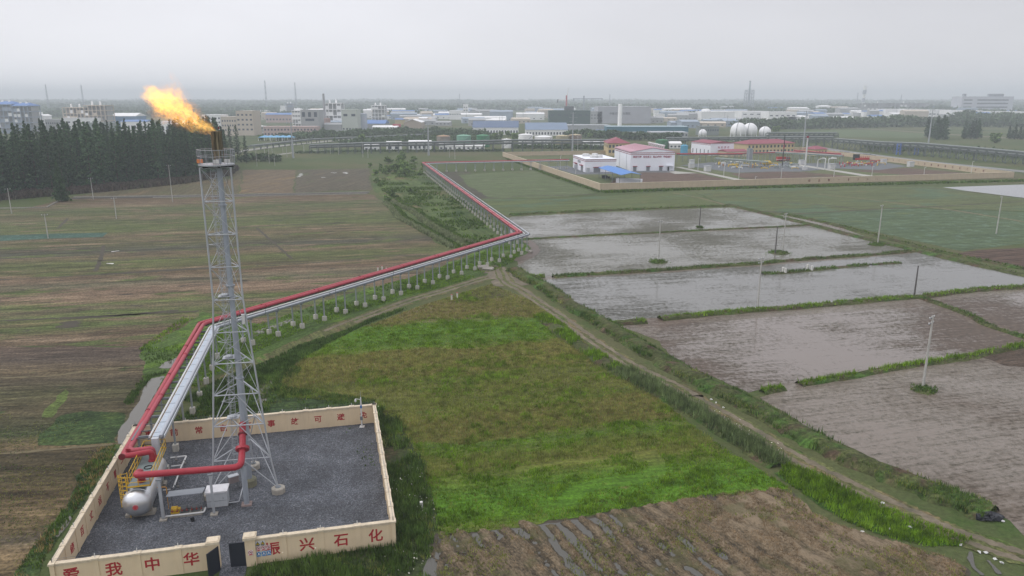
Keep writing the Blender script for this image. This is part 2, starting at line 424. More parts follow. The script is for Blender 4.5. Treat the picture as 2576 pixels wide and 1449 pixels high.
sheet('weedy_plot', GG(b1_, ((330, 420), (372, 390), (380, 440), (300, 545), (250, 545))), .045, fieldmat('lime_weed_material', 0, None, C(90, 104, 54), grain=.5))
# ---- upper left plots, far from the camera
pl = lambda n, c, pat=(), rows=None, a=R(100), fine=.3: fieldmat(n, a, None, c, fine=fine, patches=pat, rows=rows)
sheet('ploughed_field', [G(p) for p in ((150, 500), (330, 470), (470, 455), (610, 427), (600, 488), (180, 497))], .02,
    pl('dry_field_material', C(96, 90, 68), ((C(112, 96, 74), .03, .5, .65, 2), (C(84, 92, 56), .04, .55, .7, 2))))
sheet('ploughed_field', [G(p) for p in ((612, 427), (745, 427), (738, 485), (604, 487))], .02, pl('tan_field_material', C(110, 97, 79), ((C(126, 108, 80), .04, .5, .65, 3),), (3.0, .12, 'Y'), R(75)))
sheet('ploughed_field', [G(p) for p in ((748, 427), (930, 424), (932, 478), (742, 485))], .02, pl('furrow_field_material', C(92, 86, 72), ((C(106, 94, 76), .05, .55, .7, 3), (C(84, 92, 60), .03, .55, .7, 2)), (2.2, .22, 'Y'), R(82)))
sheet('cabbage_plot', GG(m1, ((-300, 440), (0, 438), (600, 418), (1085, 410), (1030, 455), (500, 470), (0, 495), (-300, 510))), .04,
    pl('cabbage_plot_material', C(66, 92, 80), ((C(88, 112, 100), .5, .5, .65, 1),), (1.6, .25, 'Y'), R(8)))
# concrete lined ditch that edges the upper plots
cm = paint('old_concrete', C(150, 146, 138), .85, 0, .2, .8, .2)
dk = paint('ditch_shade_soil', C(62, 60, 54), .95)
def ribbon(name, pts, w, z0, z1, mat, kind='structure', **t):
    """a low bank or strip: trapezoid section swept along ground points"""
    mb = MB(); pts = [Vector((p[0], p[1], 0)) for p in pts]; n = len(pts); vs = []
    for i, p in enumerate(pts):
        d = (pts[min(i + 1, n - 1)] - pts[max(i - 1, 0)]).normalized(); q = Vector((-d.y, d.x, 0))
        for u, z in ((-.5, z0), (-.3, z1), (.3, z1), (.5, z0)): vs.append((p.x + q.x * u * w, p.y + q.y * u * w, z))
    fs = [(i * 4 + j, i * 4 + j + 1, i * 4 + j + 5, i * 4 + j + 4) for i in range(n - 1) for j in range(3)]
    mb.add(vs, fs); mb.f += [(0, 1, 2, 3)[::-1], tuple((n - 1) * 4 + j for j in range(4))]
    return mb.build(name, mat, kind=kind, **t)
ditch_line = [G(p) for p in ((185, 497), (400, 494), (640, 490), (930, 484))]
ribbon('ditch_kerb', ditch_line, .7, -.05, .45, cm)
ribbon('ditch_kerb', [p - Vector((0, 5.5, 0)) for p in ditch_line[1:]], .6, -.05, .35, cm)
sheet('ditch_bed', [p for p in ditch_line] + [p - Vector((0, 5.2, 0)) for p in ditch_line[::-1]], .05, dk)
ribbon('ditch_kerb', GG(m1, ((-300, 172), (120, 165), (470, 158), (620, 75))), .6, -.05, .4, cm)
# ------------------------------------------------------------------ the overgrown middle between ditch and pipe rack
sheet('meadow', [G(p) for p in ((935, 440), (1080, 425), (1320, 600), (1250, 660), (1200, 640), (1100, 600), (940, 480))], .015,
    fieldmat('meadow_material', R(110), None, C(82, 98, 52), patches=((C(106, 98, 66), .03, .5, .65, 2), (C(60, 82, 42), .06, .5, .65, 2), (C(96, 118, 50), .05, .58, .7, 2)), grain=.4))
sheet('rack_verge', GG(m2, ((-980, 1320), (-700, 1180), (-430, 1010), (0, 1110), (300, 1020), (760, 860), (1300, 720), (1760, 540), (2010, 440), (2270, 380), (2340, 500), (2200, 570), (2050, 640), (1990, 700), (1700, 790), (1100, 960), (600, 1110), (200, 1330), (-260, 1500), (-700, 1700), (-900, 1600))), .035,
    fieldmat('rack_verge_material', R(58), None, C(78, 100, 48), patches=((C(96, 124, 44), .10, .52, .66, 1.5), (C(56, 76, 38), .14, .55, .7, 1.5), (C(104, 96, 66), .08, .6, .72, 2)), grain=.45))
# ------------------------------------------------------------------ central field with its bands
crows = [(20, C(122, 110, 80)), (52, C(116, 104, 74)), (75, C(84, 112, 44)), (120, C(84, 120, 40)), (180, C(88, 112, 44)), (215, C(112, 112, 58)), (280, C(122, 116, 66)), (330, C(110, 108, 60)), (370, C(84, 90, 46)),
    (430, C(106, 104, 56)), (500, C(92, 98, 48)), (560, C(104, 104, 54)), (650, C(96, 98, 48)), (690, C(98, 102, 50)), (730, C(82, 104, 40)), (790, C(96, 104, 46)), (850, C(104, 106, 50)),
    (900, C(96, 110, 44)), (960, C(82, 114, 34)), (1050, C(80, 118, 30)), (1150, C(88, 122, 34)), (1190, C(92, 104, 44))]
CA = R(10)
cst, d0, d1 = strips(b2_, 720, crows, CA)
cfield = [G(p) for p in ((905, 828), (1060, 770), (1235, 716), (1330, 755), (1420, 815), (1480, 872), (1600, 962), (1760, 1085), (1880, 1165), (1985, 1228), (1700, 1262), (1450, 1300), (1110, 1352), (1085, 1260), (1060, 1150), (1000, 1060), (945, 1015), (700, 1000), (715, 945), (760, 900), (830, 860))]
cfm = fieldmat('fallow_field_material', CA, cst, None, d0, d1, warp=8.0, fine=.3, grain=.35,
    patches=((C(72, 98, 36), .10, .58, .7, 2.2), (C(116, 100, 66), .12, .62, .74, 2.5)))
sheet('fallow_field', cfield, .04, cfm)
sheet('tilled_plot', GG(m2, ((1880, 800), (2010, 800), (2085, 850), (2115, 880), (1640, 925))), .06, fieldmat('tilled_soil_material', R(12), None, C(82, 72, 62), rows=(.9, .2), grain=.4))
# ------------------------------------------------------------------ stubble, bottom right
stb = [G(p) for p in ((1098, 1345), (1450, 1302), (1700, 1262), (1905, 1238), (1985, 1232), (2030, 1290), (2110, 1330), (2360, 1400), (2420, 1425), (2470, 1520), (1080, 1520))]
def stub_h(x, y):
    """relief of the rutted stubble field: ridges, clods, a low wet left part and tractor ruts"""
    a_ = R(-62) + (vnoise(x, y, 30, 5) - .5) * .5
    u = x * math.cos(R(28)) + y * math.sin(R(28)) + 2.6 * (vnoise(x, y, 11, 2) - .5) + 1.0 * (vnoise(x, y, 3, 6) - .5)
    amp = .02 + .15 * np.clip((vnoise(x, y, 6, 17) - .3) * 2.2, 0, 1)
    h = .10 + amp * np.sin(u * 2 * math.pi / 1.9) + .20 * (vnoise(x, y, 1.1, 8) - .5) + .34 * (vnoise(x, y, 8, 3) - .5) + .12 * (vnoise(x, y, .5, 9, 2) - .5)
    return h - .08 * np.clip((14 - x) / 16, 0, 1) + .10 * np.clip((x - 16) / 12, 0, 1)
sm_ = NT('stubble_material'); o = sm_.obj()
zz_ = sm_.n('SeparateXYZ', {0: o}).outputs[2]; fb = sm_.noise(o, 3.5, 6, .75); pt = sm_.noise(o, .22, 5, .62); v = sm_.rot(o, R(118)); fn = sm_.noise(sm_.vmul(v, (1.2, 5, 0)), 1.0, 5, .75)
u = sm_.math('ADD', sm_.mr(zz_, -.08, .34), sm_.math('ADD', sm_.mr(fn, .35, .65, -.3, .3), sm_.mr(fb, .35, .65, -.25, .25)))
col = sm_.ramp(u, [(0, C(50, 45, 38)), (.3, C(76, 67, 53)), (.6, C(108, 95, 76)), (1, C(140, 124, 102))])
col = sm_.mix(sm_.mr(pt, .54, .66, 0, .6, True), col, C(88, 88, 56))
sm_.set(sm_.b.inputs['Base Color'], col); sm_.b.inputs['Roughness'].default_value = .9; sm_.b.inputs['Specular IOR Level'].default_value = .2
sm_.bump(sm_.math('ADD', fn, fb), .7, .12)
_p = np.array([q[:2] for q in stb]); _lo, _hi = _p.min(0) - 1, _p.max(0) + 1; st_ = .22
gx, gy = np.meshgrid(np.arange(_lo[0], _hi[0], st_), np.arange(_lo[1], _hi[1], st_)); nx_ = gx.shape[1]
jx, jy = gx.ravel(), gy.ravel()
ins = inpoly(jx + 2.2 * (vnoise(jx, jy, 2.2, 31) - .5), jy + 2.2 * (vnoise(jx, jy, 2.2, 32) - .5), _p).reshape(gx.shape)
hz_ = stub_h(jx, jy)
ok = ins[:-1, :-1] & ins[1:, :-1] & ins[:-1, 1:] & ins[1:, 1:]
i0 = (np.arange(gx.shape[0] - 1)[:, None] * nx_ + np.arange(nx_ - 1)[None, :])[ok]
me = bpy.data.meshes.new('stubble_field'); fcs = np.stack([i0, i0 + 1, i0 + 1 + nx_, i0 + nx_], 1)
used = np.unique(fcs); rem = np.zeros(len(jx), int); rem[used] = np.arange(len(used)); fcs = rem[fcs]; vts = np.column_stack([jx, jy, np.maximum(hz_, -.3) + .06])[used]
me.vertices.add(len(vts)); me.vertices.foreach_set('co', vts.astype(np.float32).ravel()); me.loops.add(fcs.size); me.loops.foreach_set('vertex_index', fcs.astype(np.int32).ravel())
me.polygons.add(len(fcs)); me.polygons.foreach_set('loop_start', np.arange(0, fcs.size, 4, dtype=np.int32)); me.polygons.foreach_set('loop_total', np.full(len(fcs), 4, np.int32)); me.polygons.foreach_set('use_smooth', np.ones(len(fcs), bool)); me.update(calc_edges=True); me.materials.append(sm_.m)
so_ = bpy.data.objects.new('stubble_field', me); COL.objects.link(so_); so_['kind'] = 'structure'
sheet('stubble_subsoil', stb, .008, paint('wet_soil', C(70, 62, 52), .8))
# ------------------------------------------------------------------ water and flooded paddies
def watermat(name, deep, rough=.06, ripple=.15, scl=.9):
    k = NT(name); o = k.obj(); k.b.inputs['Base Color'].default_value = (*deep, 1)
    k.b.inputs['Roughness'].default_value = rough; k.b.inputs['IOR'].default_value = 1.33; k.b.inputs['Specular IOR Level'].default_value = .5
    k.bump(k.noise(o, scl, 4, .6), ripple, .02); return k.m
canal = watermat('canal_water_material', C(104, 100, 92), .1, .1)
def paddymat(name, mud, wet, ang, level, rows=.55, contrast=.16, ring=None):
    """puddled paddy: combed mud with a film of water standing between the ridges"""
    k = NT(name); o = k.obj(); v = k.rot(o, ang)
    wv = k.n('VectorMath', {0: v, 1: k.n('CombineXYZ', {1: k.math('MULTIPLY', k.noise(k.vmul(v, (.03, .05, 0)), 1.0, 3, .5), 3.0)}).outputs[0]}, operation='ADD').outputs[0]
    s1 = k.noise(k.vmul(wv, (.04, .6, 0)), 1.0, 6, .72); s2 = k.noise(k.vmul(wv, (.09, 2.3, 0)), 1.0, 6, .75)
    pool = k.noise(k.vmul(o, (1, 1, 0)), .028, 4, .6); gr = k.noise(o, 1.2, 5, .7)
    u = k.math('ADD', k.math('ADD', k.math('MULTIPLY', s1, .5), k.math('MULTIPLY', s2, .7)), k.math('ADD', k.math('MULTIPLY', pool, 1.2), k.math('MULTIPLY', gr, .8)))
    w_ = k.mr(u, level - contrast, level + contrast, 0, 1, True)
    mudc = k.scale(k.mix(k.mr(pool, .4, .6), mud, k.scale(k.n('RGB').outputs[0], 1.0)), k.math('MULTIPLY', k.mr(gr, .35, .65, .65, 1.3), k.mr(s2, .36, .64, .7, 1.25)))
    k.t.nodes['RGB'].outputs[0].default_value = (*C(96, 92, 76), 1)
    col = k.mix(w_, mudc, wet)
    k.set(k.b.inputs['Base Color'], col); k.set(k.b.inputs['Roughness'], k.mr(w_, 0, 1, .6, .08))
    k.b.inputs['IOR'].default_value = 1.33; k.b.inputs['Specular IOR Level'].default_value = .36
    h = k.math('SUBTRACT', 1.0, w_)
    k.bump(k.math('ADD', k.math('MULTIPLY', h, .8), k.math('MULTIPLY', k.math('MULTIPLY', s2, h), .8)), .35, .08)
    return k.m
PA = R(13)
pm_far = paddymat('flooded_mud_material', C(88, 86, 72), C(118, 116, 106), PA, 1.56, contrast=.10)
pm_wet = paddymat('standing_water_material', C(86, 85, 76), C(120, 119, 115), PA, 1.50, contrast=.10)
pm_brown = paddymat('brown_paddy_material', C(96, 83, 72), C(130, 120, 113), PA, 1.57, contrast=.10)
pm_mud = paddymat('combed_mud_material', C(102, 88, 76), C(130, 119, 109), PA, 1.60, contrast=.2)
pads = {
 'far': (GG(m3, ((-60, 262), (0, 250), (800, 208), (1900, 165), (2190, 157), (2576, 246))) + GG(m4, ((345, 452), (0, 475))) + GG(m3, ((1500, 400), (700, 435), (160, 470), (60, 330))), pm_far),
 'mid': (GG(m3, ((170, 482), (700, 454), (1500, 420), (2576, 372))) + GG(m4, ((440, 470), (1100, 640), (1440, 717), (1000, 765))) + GG(m3, ((2576, 705), (1500, 787), (700, 850), (140, 842), (60, 740), (215, 650), (250, 585))), pm_far),
 'bright': (GG(m3, ((285, 897), (480, 872), (1300, 830), (2576, 740))) + GG(m4, ((1000, 790), (1500, 740), (1720, 775), (2576, 982), (2760, 1030), (2760, 1060), (2100, 1110), (1500, 1175), (0, 1285))) + GG(m3, ((1500, 1262), (930, 1312), (820, 1222), (560, 1062), (420, 972))), pm_wet),
 'brown': (GG(b3_, ((0, 92), (500, 62), (1000, 25), (1330, 0), (1420, 0), (1600, 70), (1915, 188), (1830, 214), (1200, 328), (700, 402), (520, 440), (440, 462), (180, 352), (0, 242), (-40, 150))), pm_brown),
 'corner': (GG(m4, ((1740, 1218), (2576, 1143), (3000, 1120))) + GG(b3_, ((2400, 300), (1945, 140), (1700, 62), (1540, 5))), pm_brown),
 'near': (GG(b3_, ((520, 492), (700, 442), (1200, 372), (1600, 292), (1950, 410), (2500, 560), (2500, 1600), (2000, 1230), (1800, 1110), (1500, 955), (1100, 815), (750, 635), (600, 545))), pm_mud)}
sheet('paddy_mud', [G(p) for p in ((1275, 548), (1700, 523), (1850, 523), (2080, 560), (2300, 640), (2576, 702), (2900, 790), (2900, 1700), (2540, 1310), (2300, 1190), (2000, 1020), (1900, 955), (1600, 835), (1530, 812), (1370, 708), (1310, 692))], .02, pm_mud)
for k_, (poly, m_) in pads.items(): sheet('paddy_field', poly, .03, m_)
sheet('pond_water', GG(m4, ((1760, 82), (2440, 58), (2700, 50), (2900, 60), (2900, 240), (2576, 188), (2000, 118))), .03, watermat('pond_water_material', C(130, 130, 132), .04, .05))
sheet('canal_water', GG(b1_, ((660, 700), (668, 645), (700, 590), (750, 520), (800, 430), (850, 335), (930, 318), (880, 420), (800, 560), (760, 640), (735, 705))), .06, canal)
sheet('canal_water', GG(b1_, ((895, 272), (935, 240), (1010, 212), (1010, 245), (960, 275))), .06, canal)
sheet('canal_water', [G(p) for p in ((640, 1052), (645, 1010), (660, 968), (685, 935), (692, 940), (680, 975), (665, 1020), (655, 1052))], .06, canal)
sheet('ditch_water', [G(p) for p in ((630, 836), (690, 818), (735, 800), (735, 808), (690, 828), (640, 848))], .06, canal)
sheet('ditch_water', GG(b1_, ((370, 1140), (395, 1110), (410, 1120), (385, 1165), (330, 1230), (310, 1230))), .06, canal)
pud = watermat('puddle_water_material', C(92, 90, 84), .06, .06)
sheet('puddle_water', [G(p) for p in ((1104, 1352), (1450, 1309), (1700, 1270), (1900, 1248), (1975, 1240), (2030, 1300), (2110, 1340), (2400, 1440), (2450, 1515), (1090, 1515))], .02, pud)
def pool(f, q): sheet('puddle_water', smooth_line([p for p in GG(f, q)] + [G(f(*q[0]))], 2)[:-1], .075, pud)
for q in (((340, 1449), (390, 1330), (425, 1322), (432, 1380), (430, 1500), (320, 1500)), ((320, 1075), (345, 1090), (365, 1140), (340, 1155), (325, 1120))): pool(b2_, q)
for q in (((1620, 1350), (1640, 1320), (1660, 1325), (1655, 1370), (1690, 1420), (1720, 1449), (1690, 1449), (1650, 1400)), ((1735, 1370), (1755, 1370), (1770, 1400), (1830, 1449), (1790, 1449))): pool(b3_, q)
# ------------------------------------------------------------------ crops right of the rack
sheet('crop_field', [G(p) for p in ((1108, 432), (1180, 432), (1290, 500), (1500, 505), (1310, 540), (1265, 545), (1180, 480))], .02, pl('dark_soil_material', C(82, 78, 68), ((C(86, 94, 60), .04, .5, .65, 1),), None, R(12)))
sheet('crop_field', [G(p) for p in ((1155, 440), (1300, 430), (1340, 428), (1410, 455), (1500, 486), (1380, 498), (1230, 497), (1175, 465))], .025,
    pl('bean_field_material', C(92, 104, 70), ((C(106, 114, 86), .08, .5, .64, 3), (C(94, 92, 64), .03, .58, .7, 1)), (2.4, .12, 'Y'), R(12)))
sheet('crop_field', [G(p) for p in ((1190, 500), (1400, 500), (1500, 494), (1740, 480), (1830, 528), (1560, 538), (1270, 543), (1240, 528))], .025,
    pl('mixed_crop_material', C(92, 102, 64), ((C(84, 104, 78), .035, .52, .64, 2), (C(112, 102, 72), .04, .6, .7, 2)), (2.0, .1, 'Y'), R(12)))
sheet('crop_field', [G(p) for p in ((1740, 480), (2150, 468), (2390, 470), (2576, 500), (2800, 535), (2800, 540), (2480, 528), (2240, 522), (1990, 538), (1850, 525))], .025,
    pl('upper_crop_material', C(94, 102, 68), ((C(86, 104, 78), .03, .5, .62, 2), (C(106, 100, 68), .03, .58, .7, 3)), (2.2, .25, 'Y'), R(12)))
sheet('cabbage_field', [G(p) for p in ((1990, 540), (2240, 524), (2480, 530), (2800, 542), (2800, 590), (2576, 612), (2420, 632), (2330, 612), (2120, 565))], .03,
    pl('cabbage_material', C(84, 100, 72), ((C(98, 118, 96), .25, .5, .66, 1), (C(96, 106, 64), .04, .58, .7, 3)), (1.9, .3, 'Y'), R(12)))
sheet('tilled_plot', GG(m4, ((1880, 755), (2120, 712), (2576, 690), (2900, 680), (2900, 960), (2576, 885), (2300, 850))), .03, fieldmat('brown_soil_material', R(16), None, C(88, 72, 62), rows=(1.8, .18), grain=.3))
sheet('tilled_plot', GG(b3_, ((1690, 266), (1800, 245), (1990, 215), (2100, 350), (1932, 322), (1850, 322))), .03, fieldmat('bare_soil_material', R(16), None, C(84, 72, 62), grain=.4))
# ------------------------------------------------------------------ tracks
tk = NT('dirt_track_material'); o = tk.obj(); a_ = tk.noise(o, .35, 6, .65); b_ = tk.noise(o, 2.5, 5, .7)
col = tk.ramp(tk.mr(a_, .3, .7), [(0, C(84, 80, 62)), (.5, C(110, 100, 82)), (1, C(134, 122, 102))])
tk.set(tk.b.inputs['Base Color'], tk.scale(col, tk.mr(b_, .3, .7, .75, 1.25))); tk.b.inputs['Roughness'].default_value = .85; tk.bump(tk.math('ADD', a_, b_), .6, .1)
vg = fieldmat('track_verge_material', R(120), None, C(94, 98, 60), patches=((C(116, 102, 76), .2, .5, .65, 2), (C(76, 100, 44), .15, .55, .68, 2)), grain=.45)
TRK = [G(p) for p in ((1258, 672), (1272, 712))] + GG(m2, ((2200, 805), (2340, 905), (2460, 985))) + GG(b2_, ((1060, 30), (1180, 120), (1300, 208), (1420, 285), (1560, 360), (1700, 420), (1794, 478))) + GG(b3_, ((130, 480), (250, 545), (500, 692), (650, 785), (800, 872), (1000, 965), (1200, 1062), (1350, 1130), (1500, 1205), (1700, 1275), (1932, 1350), (2200, 1440)))
def path(name, pts, w, z, mat, off=0.0, wob=.25):
    pts = fine(smooth_line(pts)); n = len(pts); vs = []
    for i, p in enumerate(pts):
        d = (pts[min(i + 1, n - 1)] - pts[max(i - 1, 0)]).normalized(); q = Vector((-d.y, d.x, 0))
        l, r_ = w / 2 * (1 + wob * random.uniform(-1, 1)), w / 2 * (1 + wob * random.uniform(-1, 1))
        a, b = p + q * (off + l), p + q * (off - r_)
        vs += [(a.x, a.y, z), (b.x, b.y, z)]
    mb = MB(); mb.add(vs, [(2 * i, 2 * i + 1, 2 * i + 3, 2 * i + 2) for i in range(n - 1)])
    return mb.build(name, mat, kind='structure')
random.seed(5)
path('dirt_track', TRK, 3.4, .07, vg, 0, .15)
path('wheel_rut', TRK, .85, .078, tk.m, .75, .5); path('wheel_rut', TRK, .8, .078, tk.m, -.75, .5)
TRK2 = GG(m2, ((2035, 690), (1900, 728), (1600, 822), (1300, 905), (1000, 1018), (800, 1090), (600, 1175), (400, 1265), (200, 1360), (0, 1440))) + [G(p) for p in ((600, 935), (560, 975))]
path('grass_track', TRK2, 4.0, .05, vg, 0, .15); path('wheel_rut', TRK2[:6], .8, .062, tk.m, .8, .5); path('wheel_rut', TRK2[:7], .8, .062, tk.m, -.8, .5)
path('mud_apron', [G(p) for p in ((1215, 672), (1240, 680), (1268, 690), (1285, 720))], 7, .066, tk.m, 0, .3)
path('mud_bank', GG(m3, ((10, 690), (130, 660), (215, 620), (240, 585), (215, 540), (150, 490))), 2.6, .075, paint('wet_mud', C(96, 80, 68), .5, 0, .25, .6), 0, .25)
# thin dark balks and wheel lines between the harvested strips
balk = paint('balk_soil', C(72, 66, 54), .95, 0, .3, .6)
for q in (((-200, 895), (0, 882), (700, 856), (1400, 800), (2130, 762)), ((-100, 612), (0, 606), (400, 590), (900, 566)), ((-100, 672), (300, 668), (700, 645), (930, 630)), ((1000, 838), (1500, 805), (2140, 770)), ((700, 700), (1100, 692), (1600, 672), (2000, 660)), ((1200, 520), (1700, 500), (2100, 476)), ((2340, 368), (2700, 340), (3400, 318)), ((0, 1300), (600, 1270), (1200, 1240), (2000, 1200)), ((600, 1280), (1000, 1262), (1800, 1190)), ((1040, 540), (1020, 640), (990, 740), (960, 800)), ((680, 265), (640, 310), (580, 370)), ((720, 1300), (700, 1370))):
    path('field_balk', GG(m1, q), .9 if len(q) > 2 else 3, .05, balk, 0, .6)
for q in (((4, 300), (300, 560)), ((0, 610), (400, 585), (900, 560)), ((0, 625), (420, 598), (880, 572)), ((870, 540), (1450, 530))): path('wheel_rut', GG(m2, q), .7, .05, balk, 0, .6)
for q in (((0, 330), (300, 320), (420, 300), (700, 270)), ((0, 760), (300, 735), (640, 705))): path('field_balk', GG(b1_, q), .5, .06, paint('straw_line', C(110, 100, 74), .9, 0, .3, 1), 0, .7)
cbk = paint('crop_balk_soil', C(116, 104, 78), .95, 0, .25, .5)
for f, q, m_ in ((m4, ((-300, 330), (0, 322), (300, 350), (870, 316), (1400, 290), (2000, 258), (2700, 215)), balk), (m4, ((500, 150), (1000, 200), (1400, 255), (1800, 300), (2700, 450)), cbk), (m3, ((1620, 8), (1900, 60), (2190, 142)), cbk), (m4, ((0, 230), (500, 250), (900, 300)), balk), (m3, ((0, 45), (500, 35), (860, 25)), balk), (m4, ((1400, 75), (1700, 95), (2050, 130), (2700, 210)), balk)): path('field_balk', GG(f, q), 1.3, .045, m_, 0, .5)
# ------------------------------------------------------------------ bunds and weeds
bundm = fieldmat('bund_earth_material', R(17), None, C(78, 84, 50), patches=((C(88, 74, 60), .3, .5, .65, 1), (C(66, 94, 40), .2, .5, .65, 1)), grain=.45)
def bund(pts, w, h, name='field_bund'):
    pts = fine(smooth_line(pts, 2), 1.2); n = len(pts); vs = []; prof = ((-.5, -.02), (-.34, .62), (-.12, .95), (.12, 1.0), (.34, .6), (.5, -.02))
    for i, p in enumerate(pts):
        d = (pts[min(i + 1, n - 1)] - pts[max(i - 1, 0)]).normalized(); q = Vector((-d.y, d.x, 0)); ww = w * random.uniform(.8, 1.2)
        for u, z in prof: vs.append((p.x + q.x * u * ww, p.y + q.y * u * ww, h * z * random.uniform(.75, 1.2) if z > 0 else -.02))
    m = len(prof); mb = MB(); mb.add(vs, [(i * m + j, i * m + j + 1, (i + 1) * m + j + 1, (i + 1) * m + j) for i in range(n - 1) for j in range(m - 1)])
    mb.build(name, bundm, kind='structure', smooth=True)
    return pts
B = {}
B['p1p2'] = bund(GG(m3, ((160, 476), (700, 445), (1500, 410), (2100, 378))) + GG(m4, ((0, 487), (440, 462))), 1.6, .35)
B['p2p3a'] = bund(GG(m3, ((410, 860), (520, 850), (800, 832), (1300, 806), (2000, 755), (2576, 722))) + GG(m4, ((0, 840), (500, 800), (1000, 770), (1480, 725))), 1.9, .5)
B['p2p3b'] = bund(GG(m3, ((130, 862), (330, 858))), 2.2, .5)
B['p3p4a'] = bund(GG(m3, ((950, 1335), (1100, 1325), (1340, 1308))), 2.6, .6)
B['p3p4b'] = bund(GG(m3, ((1490, 1285), (1700, 1262), (2100, 1225), (2576, 1185))) + GG(m4, ((0, 1318), (400, 1285), (900, 1240), (1400, 1195), (1540, 1190))), 2.4, .55)
B['p3p5'] = bund(GG(m4, ((1540, 1190), (1900, 1140), (2300, 1105), (2576, 1095), (2900, 1080))), 2.4, .55)
B['p4p5'] = bund(GG(m4, ((1540, 1200), (1800, 1290), (2100, 1400))) + GG(b3_, ((1700, 90), (1932, 165), (2200, 250))), 1.7, .45)
B['p4p6a'] = bund(GG(b3_, ((520, 462), (630, 440))), 1.8, .5)
B['p4p6b'] = bund(GG(b3_, ((720, 420), (1000, 375), (1300, 318), (1640, 275), (1690, 258), (1830, 230), (1990, 200))), 1.8, .5)
B['island'] = bund(GG(m4, ((-60, 955), (120, 950), (400, 925), (700, 890), (1000, 868))), 2.0, .3)
B['island2'] = bund(GG(m4, ((1040, 862), (1150, 855), (1330, 845))), 1.6, .3)
B['fartop'] = bund(GG(m3, ((-20, 232), (800, 195), (1900, 150), (2180, 145))), 2.6, .5)
B['T2'] = bund(GG(m4, ((-400, 260), (0, 352), (430, 458), (700, 530), (1100, 628), (1500, 722), (2000, 845), (2576, 968), (2900, 1040))), 3.6, .5)
B['T2b'] = bund(GG(m4, ((150, 350), (500, 420), (900, 520), (1300, 625), (1700, 730), (2100, 810), (2576, 905))), 3.0, .45)
bankR = GG(m3, ((20, 790), (150, 880), (300, 940), (430, 1040), (560, 1130), (720, 1220), (880, 1310), (1000, 1390))) + GG(b3_, ((0, 300), (150, 385), (260, 440), (420, 515), (600, 615), (700, 670), (820, 740), (1000, 822), (1150, 885), (1300, 945), (1450, 1005), (1600, 1060), (1760, 1125)))
B['bankR'] = bund(bankR, 4.2, .9, 'track_bank')
bankL = GG(b2_, ((985, 50), (1060, 110), (1150, 180), (1250, 250), (1350, 320), (1450, 370), (1560, 430), (1700, 500), (1794, 560))) + GG(b3_, ((120, 545), (250, 625), (400, 720), (520, 790), (620, 860)))
B['bankL'] = bund(bankL, 3.4, .5, 'track_bank')
# tints
GREEN = [C(62, 84, 38), C(82, 108, 46), C(104, 132, 56), C(128, 150, 74)]
LUSH = [C(86, 116, 24), C(108, 144, 32), C(130, 164, 44), C(152, 180, 66)]
DRY = [C(136, 118, 76), C(160, 138, 92), C(176, 152, 108), C(132, 136, 78)]
WEED = [C(60, 82, 44), C(78, 104, 50), C(98, 126, 58), C(120, 146, 72)]
mGREEN, mLUSH, mWEED = leafmat('bank_grass_material', GREEN), leafmat('lush_grass_material', LUSH), leafmat('weed_material', WEED)
mDRY, mREED, mPLUME = leafmat('dry_grass_material', DRY), leafmat('reed_material', [C(88, 108, 66), C(116, 134, 86), C(142, 154, 108)]), leafmat('plume_material', [C(216, 212, 196), C(236, 232, 220)])
mSTRAW = leafmat('straw_material', [C(112, 94, 70), C(142, 120, 92), C(168, 146, 116), C(124, 104, 80)])
mDULL = leafmat('sedge_material', [C(116, 130, 56), C(140, 150, 70), C(156, 158, 86), C(108, 138, 56)])
def keep(p, s, thr, seed, soft_=.12):
    n = vnoise(p[:, 0], p[:, 1], s, seed); return p[RNG.random(len(p)) < np.clip((n - thr) / soft_ + .5, 0, 1)]
# the banks and bunds
for nm, w_, d_, hh in (('p1p2', 1.2, 4, .35), ('p2p3a', 1.7, 16, .55), ('p2p3b', 2.6, 18, .6), ('p3p4a', 2.6, 22, .7), ('p3p4b', 2.4, 22, .6), ('p3p5', 2.4, 20, .6), ('p4p5', 1.6, 14, .5), ('p4p6a', 1.6, 16, .8), ('p4p6b', 1.4, 16, .75), ('island', 2.2, 12, .5), ('island2', 1.4, 8, .4), ('fartop', 3, 6, .6), ('T2', 2.6, 6, .4), ('T2b', 2.8, 6, .5)):
    q = scatline(B[nm], w_, d_); q = keep(q, 4, .38, 3)
    raw_mesh('bund_grass', blades(q, hh * (.6 + .8 * vnoise(q[:, 0], q[:, 1], 3, 5)), .07 if nm[0] == 'p' else .1, 4, z=.3), 3, mLUSH if nm in ('p3p4b', 'p3p4a', 'p2p3b', 'p4p6a', 'p4p6b', 'p3p5') else mGREEN)
q = scatline(bankR, 4.6, 55); q1 = keep(q, 5, .45, 9)
raw_mesh('bank_weeds', blades(q1, .3 + .7 * vnoise(q1[:, 0], q1[:, 1], 4, 2), .07, 4, z=.3), 3, mWEED)
q2 = keep(q, 7, .55, 21); raw_mesh('bank_grass', blades(q2, .6, .06, 4, z=.35), 3, mGREEN)
q3 = keep(q, 6, .62, 31); raw_mesh('dry_bank_grass', blades(q3, .5, .05, 3, z=.45), 3, mDULL)
q = scatline(bankL, 3.2, 45)
d_ = q[:, 1]
raw_mesh('bank_weeds', blades(keep(q[d_ > 105], 5, .4, 4), .9, .08, 4, z=.2), 3, mLUSH)
qr = keep(q[d_ <= 108], 3.5, .42, 55); hr_ = vnoise(qr[:, 0], qr[:, 1], 3, 8); raw_mesh('reeds', blades(qr, .5 + 1.5 * hr_, .05, 5, lean=.5, z=.2), 3, mREED); qg = keep(q[d_ <= 108], 3, .5, 56); raw_mesh('bank_weeds', blades(qg, .3 + .6 * vnoise(qg[:, 0], qg[:, 1], 3, 9), .07, 4, lean=.6, z=.2), 3, mGREEN)
